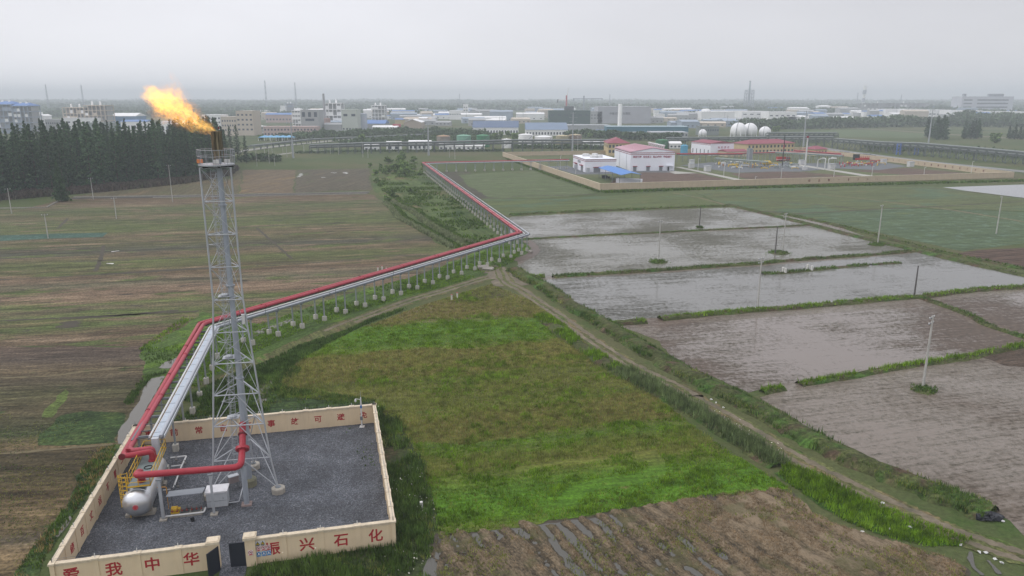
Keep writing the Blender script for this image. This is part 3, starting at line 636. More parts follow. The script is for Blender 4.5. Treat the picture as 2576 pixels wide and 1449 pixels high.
qp = keep(scatline(bankL[8:], 1.8, 3), 5, .55, 77); tip = np.column_stack([qp, 1.7 + .6 * RNG.random(len(qp))])
raw_mesh('reed_plumes', quads(tip, .1, len(tip)), 4, mPLUME)
# lush triangle right of the stubble
tri = GG(b3_, ((600, 900), (660, 850), (800, 890), (960, 975), (1100, 1040), (1350, 1150), (1650, 1250), (1600, 1290), (1400, 1290), (1200, 1240), (1050, 1190), (940, 1140), (860, 1080), (700, 980)))
sheet('grass_verge', tri, .06, fieldmat('grass_verge_material', 0, None, C(64, 92, 36), patches=((C(46, 66, 30), .2, .5, .65, 1),), grain=.5))
q = scat(tri, 26); raw_mesh('verge_grass', blades(q, .3 + .6 * vnoise(q[:, 0], q[:, 1], 5, 2), .06, 4), 3, mLUSH)
# central field: grass in bands, density follows the ground tint
q = scat(cfield, 26)
b2y = lambda y: perp(G(b2_(720, y)), CA)
pv = -q[:, 0] * math.sin(CA) + q[:, 1] * math.cos(CA) + (vnoise(q[:, 0], q[:, 1], 22, 1) - .5) * 6 + (vnoise(q[:, 0], q[:, 1], 5, 7) - .5) * 4
def band(lo, hi): return (pv < b2y(lo)) & (pv > b2y(hi))
lushm = band(60, 200) | band(700, 770) | band(870, 1300)
mixm = band(400, 560) | band(770, 870)
rr = RNG.random(len(q)); g_ = vnoise(q[:, 0], q[:, 1], 9, 14)
ruts = [GG(b2_, l_) for l_ in (((1095, 1065), (1120, 1020), (1180, 975), (1270, 945), (1400, 925), (1520, 915)), ((1140, 1070), (1170, 1030), (1230, 990), (1330, 965), (1480, 945), (1600, 930)), ((1540, 790), (1580, 830), (1590, 870), (1560, 905)), ((1580, 780), (1625, 830), (1640, 880), (1620, 915)), ((860, 880), (1000, 850), (1200, 830), (1330, 815)))]
free = np.ones(len(q), bool)
for l_ in ruts:
    for p in fine(smooth_line(l_), .4): free &= (q[:, 0] - p.x) ** 2 + (q[:, 1] - p.y) ** 2 > .3
sel = free & (lushm & (rr < .85)) | free & ((mixm & (rr < .35) & (g_ > .45)) | (~lushm & (g_ > .62) & (rr < .6)))
hl = .08 + .8 * np.clip(vnoise(q[:, 0], q[:, 1], 1.6, 33, 2) - .12, 0, 1) ** 1.5
raw_mesh('field_grass', blades(q[sel], hl[sel], .06, 4, lean=.7, z=.02), 3, mLUSH)
sel = free & ((~lushm & (rr > .3)) | (rr > .93))
raw_mesh('dry_field_grass', blades(q[sel], .25 + .35 * vnoise(q[sel][:, 0], q[sel][:, 1], 3, 40), .035, 4, lean=.5, z=.02), 3, mDULL)
sel = (band(-40, 70) | band(200, 340) | band(540, 700)) & (rr < .5)
raw_mesh('straw_grass', blades(q[sel], .35, .03, 4, lean=.5, z=.02), 3, mDRY)
# weeds round the gravel yard
yard = [D(945, 1012), D(1000, 1052), D(1062, 1160), D(1095, 1290), D(1090, 1380), D(1075, 1520), D(560, 1520), D(625, 1449), D(640, 1428), D(993, 1371), D(985, 1290), D(960, 1150)]
yard = [G(p) for p in yard]
sheet('weedy_ground', yard, .05, fieldmat('weedy_ground_material', 0, None, C(60, 70, 40), patches=((C(86, 76, 56), .25, .52, .66, 1), (C(46, 62, 30), .2, .5, .65, 1)), grain=.5))
q = scat(yard, 16); q = keep(q, 4, .42, 6) + 0; j_ = (q[:, 1] > 62) & (q[:, 0] > -8); q[j_] += RNG.normal(0, 1.1, (j_.sum(), 2)) * np.array([1, .4]); side_ = q[:, 1] > 62
qa = q[side_]; gsel = vnoise(qa[:, 0], qa[:, 1], 3.5, 66) + .25 * (RNG.random(len(qa)) - .5) > .5
raw_mesh('tall_weeds', blades(qa[~gsel], .5 + .9 * vnoise(qa[~gsel][:, 0], qa[~gsel][:, 1], 4, 12), .08, 6, lean=.45), 3, mWEED); raw_mesh('tall_grass', blades(qa[gsel], .4 + .7 * vnoise(qa[gsel][:, 0], qa[gsel][:, 1], 3, 13), .06, 5, lean=.5), 3, mGREEN)
raw_mesh('front_weeds', blades(q[~side_], .3 + .8 * vnoise(q[~side_][:, 0], q[~side_][:, 1], 2.5, 13), .06, 5, lean=.4), 3, mGREEN)
q = keep(scat(yard, 8), 3, .5, 51); raw_mesh('dry_weeds', blades(q, .5, .04, 4), 3, mDULL)
q = keep(scat(yard, 1.6), 5, .56, 61); raw_mesh('white_flowers', quads(np.column_stack([q, .9 + .4 * RNG.random(len(q))]), .07, len(q)), 4, mPLUME)
back = [G(p) for p in ((430, 1062), (540, 1000), (640, 930), (720, 905), (760, 930), (720, 975), (945, 1008), (940, 1016), (700, 1040))]
sheet('rough_verge', back, .042, gf)
q = keep(scat(back, 16), 4, .4, 35); raw_mesh('back_wall_grass', blades(q, .25 + .5 * vnoise(q[:, 0], q[:, 1], 4, 36), .07, 4), 3, mGREEN)
q = keep(scat(back, 10), 3, .6, 37); raw_mesh('back_wall_weeds', blades(q, .45, .08, 5), 3, mWEED)
q = keep(scat(back, 8), 3, .52, 38); raw_mesh('dry_back_wall_grass', blades(q, .35, .05, 4), 3, mDULL)
verge = GG(m2, ((-980, 1320), (-560, 1010), (0, 1110), (300, 1020), (760, 860), (1300, 720), (1760, 560), (2010, 470), (2290, 430), (2150, 590), (2000, 660), (1700, 760), (1100, 930), (600, 1080), (200, 1250), (-200, 1440), (-500, 1640), (-860, 1560)))
q = keep(scat(verge, 14), 6, .42, 15)
raw_mesh('verge_grass', blades(q, .18 + .35 * vnoise(q[:, 0], q[:, 1], 5, 19), .06, 4), 3, mLUSH)
q = keep(scat(verge, 3), 9, .58, 16); raw_mesh('verge_weeds', blades(q, .5, .08, 4), 3, mGREEN)
edge = GG(m2, ((-600, 1750), (-350, 1600), (100, 1420), (420, 1270), (800, 1150), (1000, 1050), (1250, 980), (1200, 1010), (900, 1120), (560, 1300), (150, 1560), (-300, 1800)))
q = scat(edge, 22); raw_mesh('edge_weeds', blades(q, .3 + .55 * vnoise(q[:, 0], q[:, 1], 5, 29), .08, 4), 3, mWEED)
# left side weeds along the canal and the yard wall
lw = GG(b1_, ((560, 730), (660, 710), (640, 780), (560, 900), (430, 1080), (330, 1240), (180, 1500), (60, 1500), (200, 1260), (330, 1120), (430, 960), (450, 860)))
sheet('weedy_ground', lw, .045, gf)
q = keep(scat(lw, 14), 4, .42, 8); raw_mesh('canal_weeds', blades(q, .15 + .5 * vnoise(q[:, 0], q[:, 1], 4, 9), .07, 5), 3, mGREEN)
q = keep(scat(lw, 8), 5, .45, 10); raw_mesh('dry_canal_weeds', blades(q, .5, .05, 4), 3, mDRY)
q = scatline(GG(b1_, ((720, 480), (840, 320), (940, 300))), 1.6, 24); raw_mesh('canal_weeds', blades(q, .5, .07, 4), 3, mWEED)
nf = GG(b1_, ((-300, 540), (480, 520), (640, 700), (430, 900), (300, 1200), (100, 1520), (-500, 1520)))
q = keep(scat(nf, 10), 5, .45, 18); raw_mesh('left_field_straw', blades(q, .14, .05, 4, lean=1.2), 3, mDULL)
q = keep(scat(nf, 4), 6, .55, 28); raw_mesh('left_field_grass', blades(q, .2, .05, 4, lean=.8), 3, mWEED)
# straw on the stubble field, laid in rows
q = scat(stb, 60); hs_ = stub_h(q[:, 0], q[:, 1]); ok = (hs_ > .1 + .1 * RNG.random(len(q))) & (vnoise(q[:, 0], q[:, 1], 2.5, 44) > .4)
raw_mesh('straw', blades(q[ok], .17, .03, 4, lean=2.4, z=hs_[ok] + .05), 3, mSTRAW)
q = keep(scat(stb, 14), 4, .52, 45); raw_mesh('stubble_weeds', blades(q, .24, .05, 4, z=np.maximum(stub_h(q[:, 0], q[:, 1]), 0) + .04), 3, mDULL)
q = scatline(cfield[13:17], 2.6, 26); raw_mesh('margin_weeds', blades(q, .3, .05, 4), 3, mDULL)
q = scatline(cfield[13:17], 4.5, 14); raw_mesh('field_margin_grass', blades(q, .3, .06, 4), 3, mLUSH)
# litter along the track, a heap of black sheeting, film left on the far plots
LIT = paint('litter_white', C(228, 228, 226), .6)
for i, (x, y) in enumerate(((245, 500), (272, 518), (312, 545), (1170, 1060), (1205, 1196), (1318, 1190), (1058, 1214), (1690, 1325), (1725, 1328), (1820, 1158), (1775, 1360), (1812, 1382), (1590, 1285))):
    g = G(b3_(x, y)); o = thing('litter', 'scrap of white litter beside the dirt track', 'litter', g, i * 1.1, 'white litter along the track')
    r_ = random.Random(i); mb = MB(); mb.sphere((0, 0, .1), .14, 7, 4, (1.4, .9, .6)); mb.v = [(a + r_.uniform(-.07, .07), b + r_.uniform(-.07, .07), c + r_.uniform(-.05, .05)) for a, b, c in mb.v]; mb.build('crumpled_bag', LIT, o, world=False)
g = G(b3_(1745, 1142)); o = thing('black_sheeting', 'heap of black plastic sheeting at the lower end of the weedy bank', 'plastic sheeting', g)
mb = MB(); mb.sphere((0, 0, .25), .9, 14, 6, (1.6, .8, .4)); r_ = random.Random(4); mb.v = [(a + r_.uniform(-.2, .2), b + r_.uniform(-.2, .2), max(0, c + r_.uniform(-.15, .2))) for a, b, c in mb.v]; mb.build('sheet', paint('black_plastic', C(38, 40, 48), .35), o, world=False)
def films(f, pts, seed):
    r_ = random.Random(seed); mb = MB()
    for x, y, n in pts:
        for i in range(n):
            g = G(f(x + r_.uniform(-16, 16), y + r_.uniform(-8, 8))); a = r_.uniform(0, 3); L = r_.uniform(.4, 1.6)
            q = [Vector((g.x + s * math.cos(a) * L - t * math.sin(a) * .22, g.y + s * math.sin(a) * L + t * math.cos(a) * .22, .07 + r_.random() * .2)) for s, t in ((-1, -1), (1, -1), (1, 1), (-1, 1))]
            mb.poly(q)
    mb.build('plastic_film', LIT, kind='stuff')
films(c2, ((445, 1110, 9), (440, 1130, 6), (670, 1140, 2), (790, 1100, 5), (905, 1098, 14)), 2)
films(m1, ((1170, 600, 1), (1115, 730, 1)), 3)
# ------------------------------------------------------------------ the flare yard
STEEL = paint('galvanised_steel', C(186, 190, 196), .5, .25, .12, .8, .12)
STEELD = paint('grey_steel', C(128, 134, 140), .55, .2, .15, .8, .15)
STACK = paint('stack_grey_paint', C(168, 175, 185), .5, .1, .1, .5, .18)
CONC = paint('concrete', C(176, 170, 160), .85, 0, .18, 1.2, .25)
RED = paint('red_pipe_paint', C(172, 42, 58), .38, .0, .12, .35, .12)
REDF = paint('faded_red_paint', C(182, 70, 84), .5, .0, .14, .3, .2)
WHITEP = paint('white_pipe_paint', C(222, 222, 222), .5, 0, .08, .6, .15)
YELLOW = paint('yellow_rail_paint', C(220, 176, 40), .5, 0, .1, 1)
CREAM = paint('cream_wall_paint', C(234, 212, 178), .8, 0, .07, .5, .07)
CREAMC = paint('cream_coping', C(230, 214, 188), .8, 0, .18, 1.5, .15)
CHAR = paint('red_character_paint', C(176, 40, 48), .7, 0, .1, 1)
BLACK = paint('black_gate_paint', C(44, 48, 58), .55, .2, .1, 1)
GREYW = paint('grey_white_sheet', C(196, 200, 206), .5, 0, .06, .8, .1)
TRAY = paint('tray_cover', C(190, 200, 212), .45, .15, .08, .4, .15)
BLUEP = paint('sign_blue', C(40, 110, 180), .5); WHITES = paint('sign_white', C(230, 230, 230), .5); YELS = paint('sign_yellow', C(226, 196, 40), .5)
REDS = paint('sign_red', C(196, 40, 44), .5); DARK = paint('dark_void', C(40, 42, 46), .8)
gv = NT('gravel_material'); o = gv.obj()
vo = gv.n('TexVoronoi', {'Vector': o, 'Scale': 11.0, 'Randomness': 1.0}); g2 = gv.noise(o, .25, 5, .6); g3 = gv.noise(o, 5.0, 5, .75); g4 = gv.noise(o, 1.1, 5, .7)
col = gv.ramp(vo.outputs['Color'], [(0, C(50, 54, 60)), (.45, C(80, 84, 92)), (.8, C(112, 114, 122)), (1, C(150, 150, 152))])
col = gv.scale(col, gv.math('MULTIPLY', gv.mr(g2, .36, .64, .68, 1.24), gv.math('MULTIPLY', gv.mr(g3, .3, .7, .65, 1.35), gv.mr(g4, .3, .7, .8, 1.2))))
gv.set(gv.b.inputs['Base Color'], col); gv.b.inputs['Roughness'].default_value = .85; gv.bump(gv.math('ADD', vo.outputs['Distance'], g3), .8, .12)
FL, BL, BR, FR = Vector((-38.3, 54.25, 0)), Vector((-44.55, 81.05, 0)), Vector((-17.45, 87.4, 0)), Vector((-10.9, 60.7, 0))
WH = 2.42
fdir = (FR - FL).normalized(); bdir = (BL - FL).normalized()
GL, GR = G((550, 1455)), G((621, 1427))
gl = FL + fdir * (GL - FL).dot(fdir); gr = FL + fdir * (GR - FL).dot(fdir)
mb = MB(); mb.poly([(p.x, p.y, .09) for p in (FL + fdir * .1, gl, gl - bdir * 4, gr - bdir * 4, gr, FR, BR, BL)]); mb.build('gravel_yard', gv.m, kind='structure')
FONT_CACHE = {}
def glyph(ch, size, mat, parent, pos, ax, bold=.012, depth=.012, name='painted_character', wx=1.0):
    """one painted character on a wall face: ax is the reading direction along the face, z is up"""
    key = (ch, bold)
    if key not in FONT_CACHE:
        cu = bpy.data.curves.new('painted_character', 'FONT'); cu.body = ch; cu.align_x = 'CENTER'; cu.align_y = 'CENTER'; cu.size = 1.0; cu.offset = bold; cu.extrude = depth; cu.resolution_u = 2
        t = bpy.data.objects.new('tmp', cu); COL.objects.link(t); bpy.context.view_layer.update()
        me = bpy.data.meshes.new_from_object(t.evaluated_get(bpy.context.evaluated_depsgraph_get())); me.name = 'painted_character'
        bpy.data.objects.remove(t); FONT_CACHE[key] = me
    me = FONT_CACHE[key]
    if not me.materials: me.materials.append(mat)
    elif me.materials[0] != mat:
        me = me.copy(); me.materials[0] = mat
    o = bpy.data.objects.new(name, me); COL.objects.link(o); o.parent = parent
    inv = Matrix.Rotation(-parent.rotation_euler.z, 3, 'Z')
    o.location = inv @ (Vector(pos) - parent.location)
    o.rotation_euler = (math.pi / 2, 0, math.atan2(ax.y, ax.x) - parent.rotation_euler.z); o.scale = (size * wx, size, 1)
    return o
def wall(label, a, b, n, inside, chars='', side=1, size=.95, over=None, capn=True, ext=False):
    """rendered brick wall a->b with n bays: panel, coping, pilasters, fence studs, painted characters; inside = unit vector into the yard"""
    w = thing('perimeter_wall', label, 'wall', a, math.atan2((b - a).y, (b - a).x), 'walls of the flare yard')
    d = (b - a).normalized(); L = (b - a).length; ang = math.atan2(d.y, d.x)
    mid = (a + b) / 2
    MB().box((mid.x, mid.y, WH / 2 - .1), (L, .24, WH + .2), ang).build('wall_panel', CREAM, w)
    mc = MB(); mc.box((mid.x, mid.y, WH + .063), (L + .1, .42, .12), ang); mc.box((mid.x, mid.y, WH - .11), (L - .02, .32, .08), ang); mc.build('coping', CREAMC, w)
    for i in range(n + 1):
        p = a + d * (L * i / n)
        if 0 < i < n or not ext:
            MB().box((p.x, p.y, WH / 2), (.5, .36, WH - .06), ang).build('pilaster', CREAM, w)
            MB().box((p.x, p.y, WH + .10), (.62, .5, .16), ang).build('pilaster_cap', CREAMC, w)
        st = MB(); st.tube([(p.x, p.y, WH + .15), (p.x, p.y, WH + .55)], .035, 6); st.build('fence_stud', WHITEP, w)
    wires = MB()
    for zz in (.3, .48): wires.beam(a + Vector((0, 0, WH + zz)), b + Vector((0, 0, WH + zz)), .014)
    wires.build('fence_wire', STEELD, w)
    face = inside * (.125 * side)
    if chars:
        m_ = len(chars)
        for i, ch in enumerate(chars):
            p = a + d * (L * (i + .5) / m_) if over is None else a + d * over[i]
            glyph(ch, size, CHAR, w, p + face + Vector((0, 0, 1.22)), d if side > 0 else d, bold=.018)
    return w
rgt = fdir
back_in, front_in, left_in, right_in = -bdir, bdir, fdir, -fdir
wall('long cream back wall with red characters on its inner face behind the flare tower', BL, BR, 10, back_in, '事前常自警事故可避免', 1, .95)
# the inner face of the left wall is read towards the back
lw_ = wall('cream left wall beside the silver drum, red characters on its inner face', FL, BL, 10, left_in, '', 1)
for i, ch in enumerate('宁绕百丈远不冒一步险'):
    p = FL + bdir * ((BL - FL).length * (i + .5) / 10); glyph(ch, .95, CHAR, lw_, p + fdir * .125 + Vector((0, 0, 1.22)), bdir, bold=.018)
wall('cream right wall of the gravel yard with plain panels beside tall weeds', FR, BR, 10, right_in, '', 1)
def pillar(w, p, ang):
    MB().box((p.x, p.y, 1.2), (.85, .75, 2.9), ang).build('gate_pillar', CREAM, w)
    mc = MB(); mc.box((p.x, p.y, 2.75), (1.1, 1.0, .24), ang); mc.box((p.x, p.y, 2.9), (.9, .8, .08), ang); mc.build('pillar_cap', CREAMC, w)
fa = math.atan2(fdir.y, fdir.x)
def along(px): 
    return (G((px[0], px[1]), 1.1) - FL).dot(fdir)
w1 = wall('cream front wall left of the gate with four large red characters', FL, gl, 4, -front_in, '爱我中华', 1, 1.35, over=[along((185, 1443)), along((289, 1433)), along((386, 1419)), along((484, 1406))], ext=True)
w2 = wall('cream front wall right of the gate with four red characters and safety signs', gr, FR, 4, -front_in, '振兴石化', 1, 1.35, over=[along(q) - (gr - FL).dot(fdir) for q in ((686, 1381), (773, 1370), (859, 1357), (945, 1347))], ext=True)
pillar(w1, gl - fdir * .42, fa); pillar(w2, gr + fdir * .42, fa)
# gate leaves
for lab, p, dr in (('dark steel gate leaf swung outward at the left gate pillar', gl - bdir * .42 + fdir * .02, (-bdir * 1.0 - fdir * .75)), ('dark steel gate leaf standing open at the right gate pillar', gr - bdir * .3 - fdir * .03, (-fdir * 1.0 + bdir * .1))):
    dr = dr.normalized(); g = thing('gate_leaf', lab, 'gate', p, math.atan2(dr.y, dr.x), 'leaves of the yard gate')
    MB().box((.66, 0, 1.25), (1.22, .05, 2.2)).build('gate_sheet', BLACK, g, world=False)
    fr = MB()
    for x in (.04, 1.28): fr.box((x, 0, 1.25), (.07, .09, 2.34))
    for z in (.12, 2.38): fr.box((.66, 0, z), (1.17, .085, .07))
    fr.build('gate_frame', BLACK, g, world=False)
    MB().tube([(1.1, -.05, 1.2), (1.1, -.14, 1.2), (1.1, -.14, 1.45), (1.1, -.05, 1.45)], .015, 6).build('handle', STEELD, g, world=False)
# safety signs on the right front wall
def sign(label, p, kind, w=.5, h=.62):
    s_ = thing('safety_sign', label, 'sign', p, fa, 'safety signs on the front wall')
    s_.scale = (w / .5, 1, h / .62); w, h = .5, .62
    MB().box((0, 0, 0), (w, .016, h)).build('sign_board', WHITES if kind != 'b' else paint('sign_pale_blue', C(170, 205, 226), .5), s_, world=False)
    y = -.014
    if kind == 'y':
        MB().add([(-.22, y, -.14), (.22, y, -.14), (0, y, .27), (-.22, y - .006, -.14), (.22, y - .006, -.14), (0, y - .006, .27)], [(3, 4, 5), (0, 1, 4, 3), (1, 2, 5, 4), (2, 0, 3, 5)]).build('warning_triangle', YELS, s_, world=False)
        m = MB(); y2 = y - .012
        for a, b in (((-.21, -.135), (.21, -.135)), ((.21, -.135), (0, .26)), ((0, .26), (-.21, -.135)), ((0, .1), (0, -.02)), ((0, -.07), (0, -.09))): m.beam((a[0], y2, a[1]), (b[0], y2, b[1]), .035)
        m.build('warning_symbol', DARK, s_, world=False)
        MB().box((0, y, -.24), (.36, .006, .07)).build('sign_caption', DARK, s_, world=False)
    else:
        c_ = REDS if kind == 'r' else BLUEP
        m = MB()
        if kind == 'r':
            pts = [(.2 * math.cos(t), y, .07 + .2 * math.sin(t)) for t in (2 * math.pi * i / 16 for i in range(17))]; m.tube(pts, .024, 5, caps=False); m.beam((-.14, y, .21), (.14, y, -.07), .04, .03)
            m.build('prohibition_ring', c_, s_, world=False)
            MB().lathe([(.07, y + .004), (.07, y - .004)], (.03, 0, .05), 8, 'Y').build('sign_symbol', DARK, s_, world=False)
        else:
            m.lathe([(.21, y + .004), (.21, y - .004)], (0, 0, .06), 18, 'Y'); m.build('mandatory_disc', c_, s_, world=False)
            m = MB(); m.lathe([(.09, y - .008), (.09, y - .012)], (0, 0, .1), 12, 'Y'); m.box((0, y - .01, -.03), (.22, .006, .08)); m.build('sign_symbol', WHITES, s_, world=False)
        MB().box((0, y, -.23), (.4, .008, .09)).build('sign_caption', c_, s_, world=False)
    return s_
sx0 = gr - bdir * .16
def sp(u, z): return sx0 + fdir * u + Vector((0, 0, z))
for i, (u, z, k_, l) in enumerate(((1.14, 2.0, 'y', 'yellow triangle sign, the one nearer the gate pillar'), (1.6, 2.01, 'y', 'yellow triangle sign, the one farther from the gate pillar'),
        (1.16, 1.5, 'r', 'red prohibition sign nearest the pillar in the middle row'), (1.62, 1.51, 'r', 'red prohibition sign in the centre of the middle row'), (2.08, 1.52, 'r', 'red prohibition sign next to the first big character'),
        (1.16, .95, 'b', 'blue round sign nearest the pillar in the bottom row'), (1.62, .96, 'b', 'blue round sign in the centre of the bottom row'), (2.08, .97, 'b', 'blue round sign at the right end of the bottom row'))):
    sign(l + ' on the front wall', sp(u - .1 - .08 * (u - 1.14), z), k_, .38, .48)
sign('small red prohibition sign alone on the right gate pillar', gr + fdir * .42 - bdir * .4 + Vector((0, 0, 1.35)), 'r', .42, .5)
# ------------------------------------------------------------------ flare tower
TC = Vector((-28.107, 71.387, 0)); TA = [R(-140.0), R(-20.0), R(100.0)]
LV = [(.55, 3.9), (4.0, 3.25), (7.7, 2.88), (11.0, 2.55), (14.3, 2.24), (17.5, 1.92), (20.8, 1.62), (24.1, 1.60), (27.3, 1.60), (30.5, 1.60), (33.7, 1.60)]
def legp(k, z):
    for (z0, r0), (z1, r1) in zip(LV, LV[1:]):
        if z <= z1: r = r0 + (r1 - r0) * (z - z0) / (z1 - z0); break
    return Vector((TC.x + r * math.cos(TA[k]), TC.y + r * math.sin(TA[k]), z))
T = thing('flare_tower', 'tall grey lattice flare tower with a burning flame at its tip', 'flare tower', TC)
for k in range(3):
    MB().tube([legp(k, z) for z, r in LV], .09, 10).build('tower_leg', STEEL, T, smooth=True)
    p = legp(k, .5); f = MB(); f.lathe([(.72, 0.05), (.72, .62), (.62, .7)], (p.x, p.y, 0), 8); fo = f.build('leg_footing', CONC, T)
    MB().lathe([(.3, .7), (.3, .76)], (p.x, p.y, 0), 12).build('base_plate', STEELD, T)
for i, (z, r) in enumerate(LV[1:]):
    for k in range(3):
        a, b = legp(k, z), legp((k + 1) % 3, z); h = MB(); h.tube([a, b], .065 if i < 4 else .05, 8)
        if i < 9:
            for q, e_ in ((a, b), (b, a)):
                u = (e_ - q).normalized(); h.tube([q + u * .25, q + u * .45], .085, 8)
        h.build('cross_beam', STEEL, T, smooth=True)
        z0 = LV[i][0]; c_, d_ = legp(k, z0), legp((k + 1) % 3, z0)
        br = MB(); m_ = (a + b) / 2; rr_ = .05 if i < 3 else .024
        if i < 3: br.tube([c_ + (a - c_) * .02, m_], rr_, 7); br.tube([d_ + (b - d_) * .02, m_], rr_, 7)
        else: br.tube([c_, b], rr_, 6); br.tube([d_, a], rr_, 6)
        br.build('brace', STEEL, T)
for z in (7.7, 14.3, 20.8, 27.3):                   # plan bracing that holds the stack
    pb = MB()
    for k in range(3):
        a, b, c_ = legp(k, z), legp((k + 1) % 3, z), legp((k + 2) % 3, z)
        pb.tube([(a + b) / 2, (b + c_) / 2], .045, 6)
    pb.build('plan_bracing', STEEL, T)
SX, SY = -27.96, 71.53
st = MB(); st.lathe([(.33, .9), (.33, 12), (.28, 12.4), (.26, 33.8), (.26, 34.6)], (SX, SY, 0), 20); stack = st.build('stack', STACK, T, smooth=True)
for z in (5.2, 12.2, 22, 30): MB().lathe([(.42, z), (.42, z + .1)], (SX, SY, 0), 20).build('stack_flange', STACK, T)
MB().lathe([(.75, .05), (.75, .8), (.6, .95)], (SX, SY, 0), 14).build('stack_base', paint('mossy_concrete', C(140, 138, 116), .9, 0, .3, 2, .3), T)
tipm = NT('scorched_tip_material'); o = tipm.obj(); ns = tipm.noise(tipm.vmul(o, (5, 5, .35)), 1.5, 5, .65)
tipm.set(tipm.b.inputs['Base Color'], tipm.ramp(tipm.mr(ns, .35, .65), [(0, C(54, 50, 42)), (.5, C(112, 104, 84)), (1, C(156, 146, 118))])); tipm.b.inputs['Roughness'].default_value = .7; tipm.b.inputs['Metallic'].default_value = .3
ft = MB(); ft.lathe([(.33, 34.5), (.33, 37.0), (.28, 37.05)], (SX, SY, 0), 18); ft.build('flare_tip', tipm.m, T, smooth=True)
for j in range(12):                                 # wind shield plates round the tip
    t = 2 * math.pi * j / 12; x, y = SX + .44 * math.cos(t), SY + .44 * math.sin(t)
    MB().box((x, y, 36.15), (.03, .17, 1.75), t).build('wind_shield', tipm.m, T)
pl_ = MB()
for t in (.6, 2.7, 4.6): pl_.tube([(SX + .52 * math.cos(t), SY + .52 * math.sin(t), z) for z in (33.9, 37.1)], .035, 6)
pl_.build('pilot_pipe', tipm.m, T)
# round platform with railing and obstruction lights
pf = MB(); pf.lathe([(.5, 33.88), (1.64, 33.88), (1.64, 34.0), (.5, 34.0), (.5, 33.88)], (TC.x, TC.y, 0), 28); pf.build('platform', STEEL, T)
br = MB()
for k in range(6):
    t = k * math.pi / 3; br.beam((TC.x + .4 * math.cos(t), TC.y + .4 * math.sin(t), 33.75), (TC.x + 1.6 * math.cos(t), TC.y + 1.6 * math.sin(t), 33.78), .07, .12)
br.build('platform_bracket', DARK, T)
RR = 1.7
for z in (34.75, 35.35):
    MB().tube([(TC.x + RR * math.cos(i * math.pi / 4 + .2), TC.y + RR * math.sin(i * math.pi / 4 + .2), z) for i in range(9)], .024, 6, False).build('rail', STEEL, T)
for i in range(16):
    t = i * math.pi / 8 + .2; r_ = RR if i % 2 == 0 else RR * math.cos(math.pi / 8)
    MB().tube([(TC.x + r_ * math.cos(t) * .96, TC.y + r_ * math.sin(t) * .96, 34.0), (TC.x + r_ * math.cos(t), TC.y + r_ * math.sin(t), 35.35)], .02, 6).build('rail_post', STEEL, T)
rm = MB()
for i in range(48):
    t = i * math.pi / 24 + .2; tt = (t - .2) % (math.pi / 4); r_ = RR * math.cos(math.pi / 8) / math.cos(tt - math.pi / 8)
    rm.beam((TC.x + r_ * math.cos(t), TC.y + r_ * math.sin(t), 34.0), (TC.x + r_ * math.cos(t), TC.y + r_ * math.sin(t), 35.3), .011)
rm.build('rail_mesh', STEELD, T)
for t, m_, l in ((R(-150), paint('orange_box', C(226, 140, 90), .5), 'orange control box'), (R(-28), WHITEP, None), (R(-70), WHITEP, None)):
    x, y = TC.x + 1.46 * math.cos(t), TC.y + 1.46 * math.sin(t)
    b = MB().box((x, y, 34.3), (.5, .3, .34), fa).build('light_box', m_, T)
    if l: b['label'] = l
    lz = MB(); lz.lathe([(.12, 34.5), (.16, 34.62), (.14, 34.85), (.05, 34.95)], (x, y, 0), 10); lz.build('obstruction_lamp', paint('dark_red_glass', C(110, 24, 30), .3), b, world=False)
# caged ladder with resting platforms inside the left of the tower
lx = lambda z: legp(0, z).lerp(legp(2, z), .5).lerp(Vector((SX, SY, z)), .25)
ld = MB(); rg = MB(); cg = MB()
for z in np.arange(.4, 33.8, .35):
    c_ = lx(z); (MB().beam(c_ - fdir * .22, c_ + fdir * .22, .03).build('ladder_rung', STEEL, T))
for s_ in (-.22, .22): ld.tube([lx(z) + fdir * s_ for z in np.arange(.4, 33.9, 1.0)], .03, 6)
ld.build('ladder_rail', STEEL, T); pass
for z in np.arange(3, 33, .9):
    c_ = lx(z); cg.tube([c_ + fdir * .36 * math.cos(t) + (-bdir) * (.75 * max(0, math.sin(t)) ) for t in (math.pi * i / 6 for i in range(7))], .016, 4)
for t in (math.pi * i / 6 for i in range(1, 6)):
    cg.tube([lx(z) + fdir * .36 * math.cos(t) + (-bdir) * .75 * math.sin(t) for z in np.arange(3, 33, 2.0)], .014, 4)
cg.build('ladder_cage', STEEL, T)
for z in (7.9, 14.5, 21.0):
    c_ = lx(z) - bdir * .2; MB().box((c_.x, c_.y, z), (1.2, 1.0, .06), fa).build('rest_platform', STEEL, T)
    MB().sphere((c_.x, c_.y, z + .12), .42, 12, 6, (1, 1, .35)).build('platform_cover', GREYW, T, smooth=True)
for z in (9.7, 16.2, 26.2):
    c_ = lx(z) - bdir * .1; hr = MB(); q = [c_ - fdir * 1.0, c_ - bdir * .6, c_ + fdir * 1.0, c_ + bdir * .6]; hr.tube(q + [q[0]], .03, 6); hr.build('guard_ring', STEEL, T)
x, y, z = legp(1, 18.8); MB().box((x - .25, y - .1, z), (.3, .25, 1.0), fa).build('junction_box', WHITEP, T)
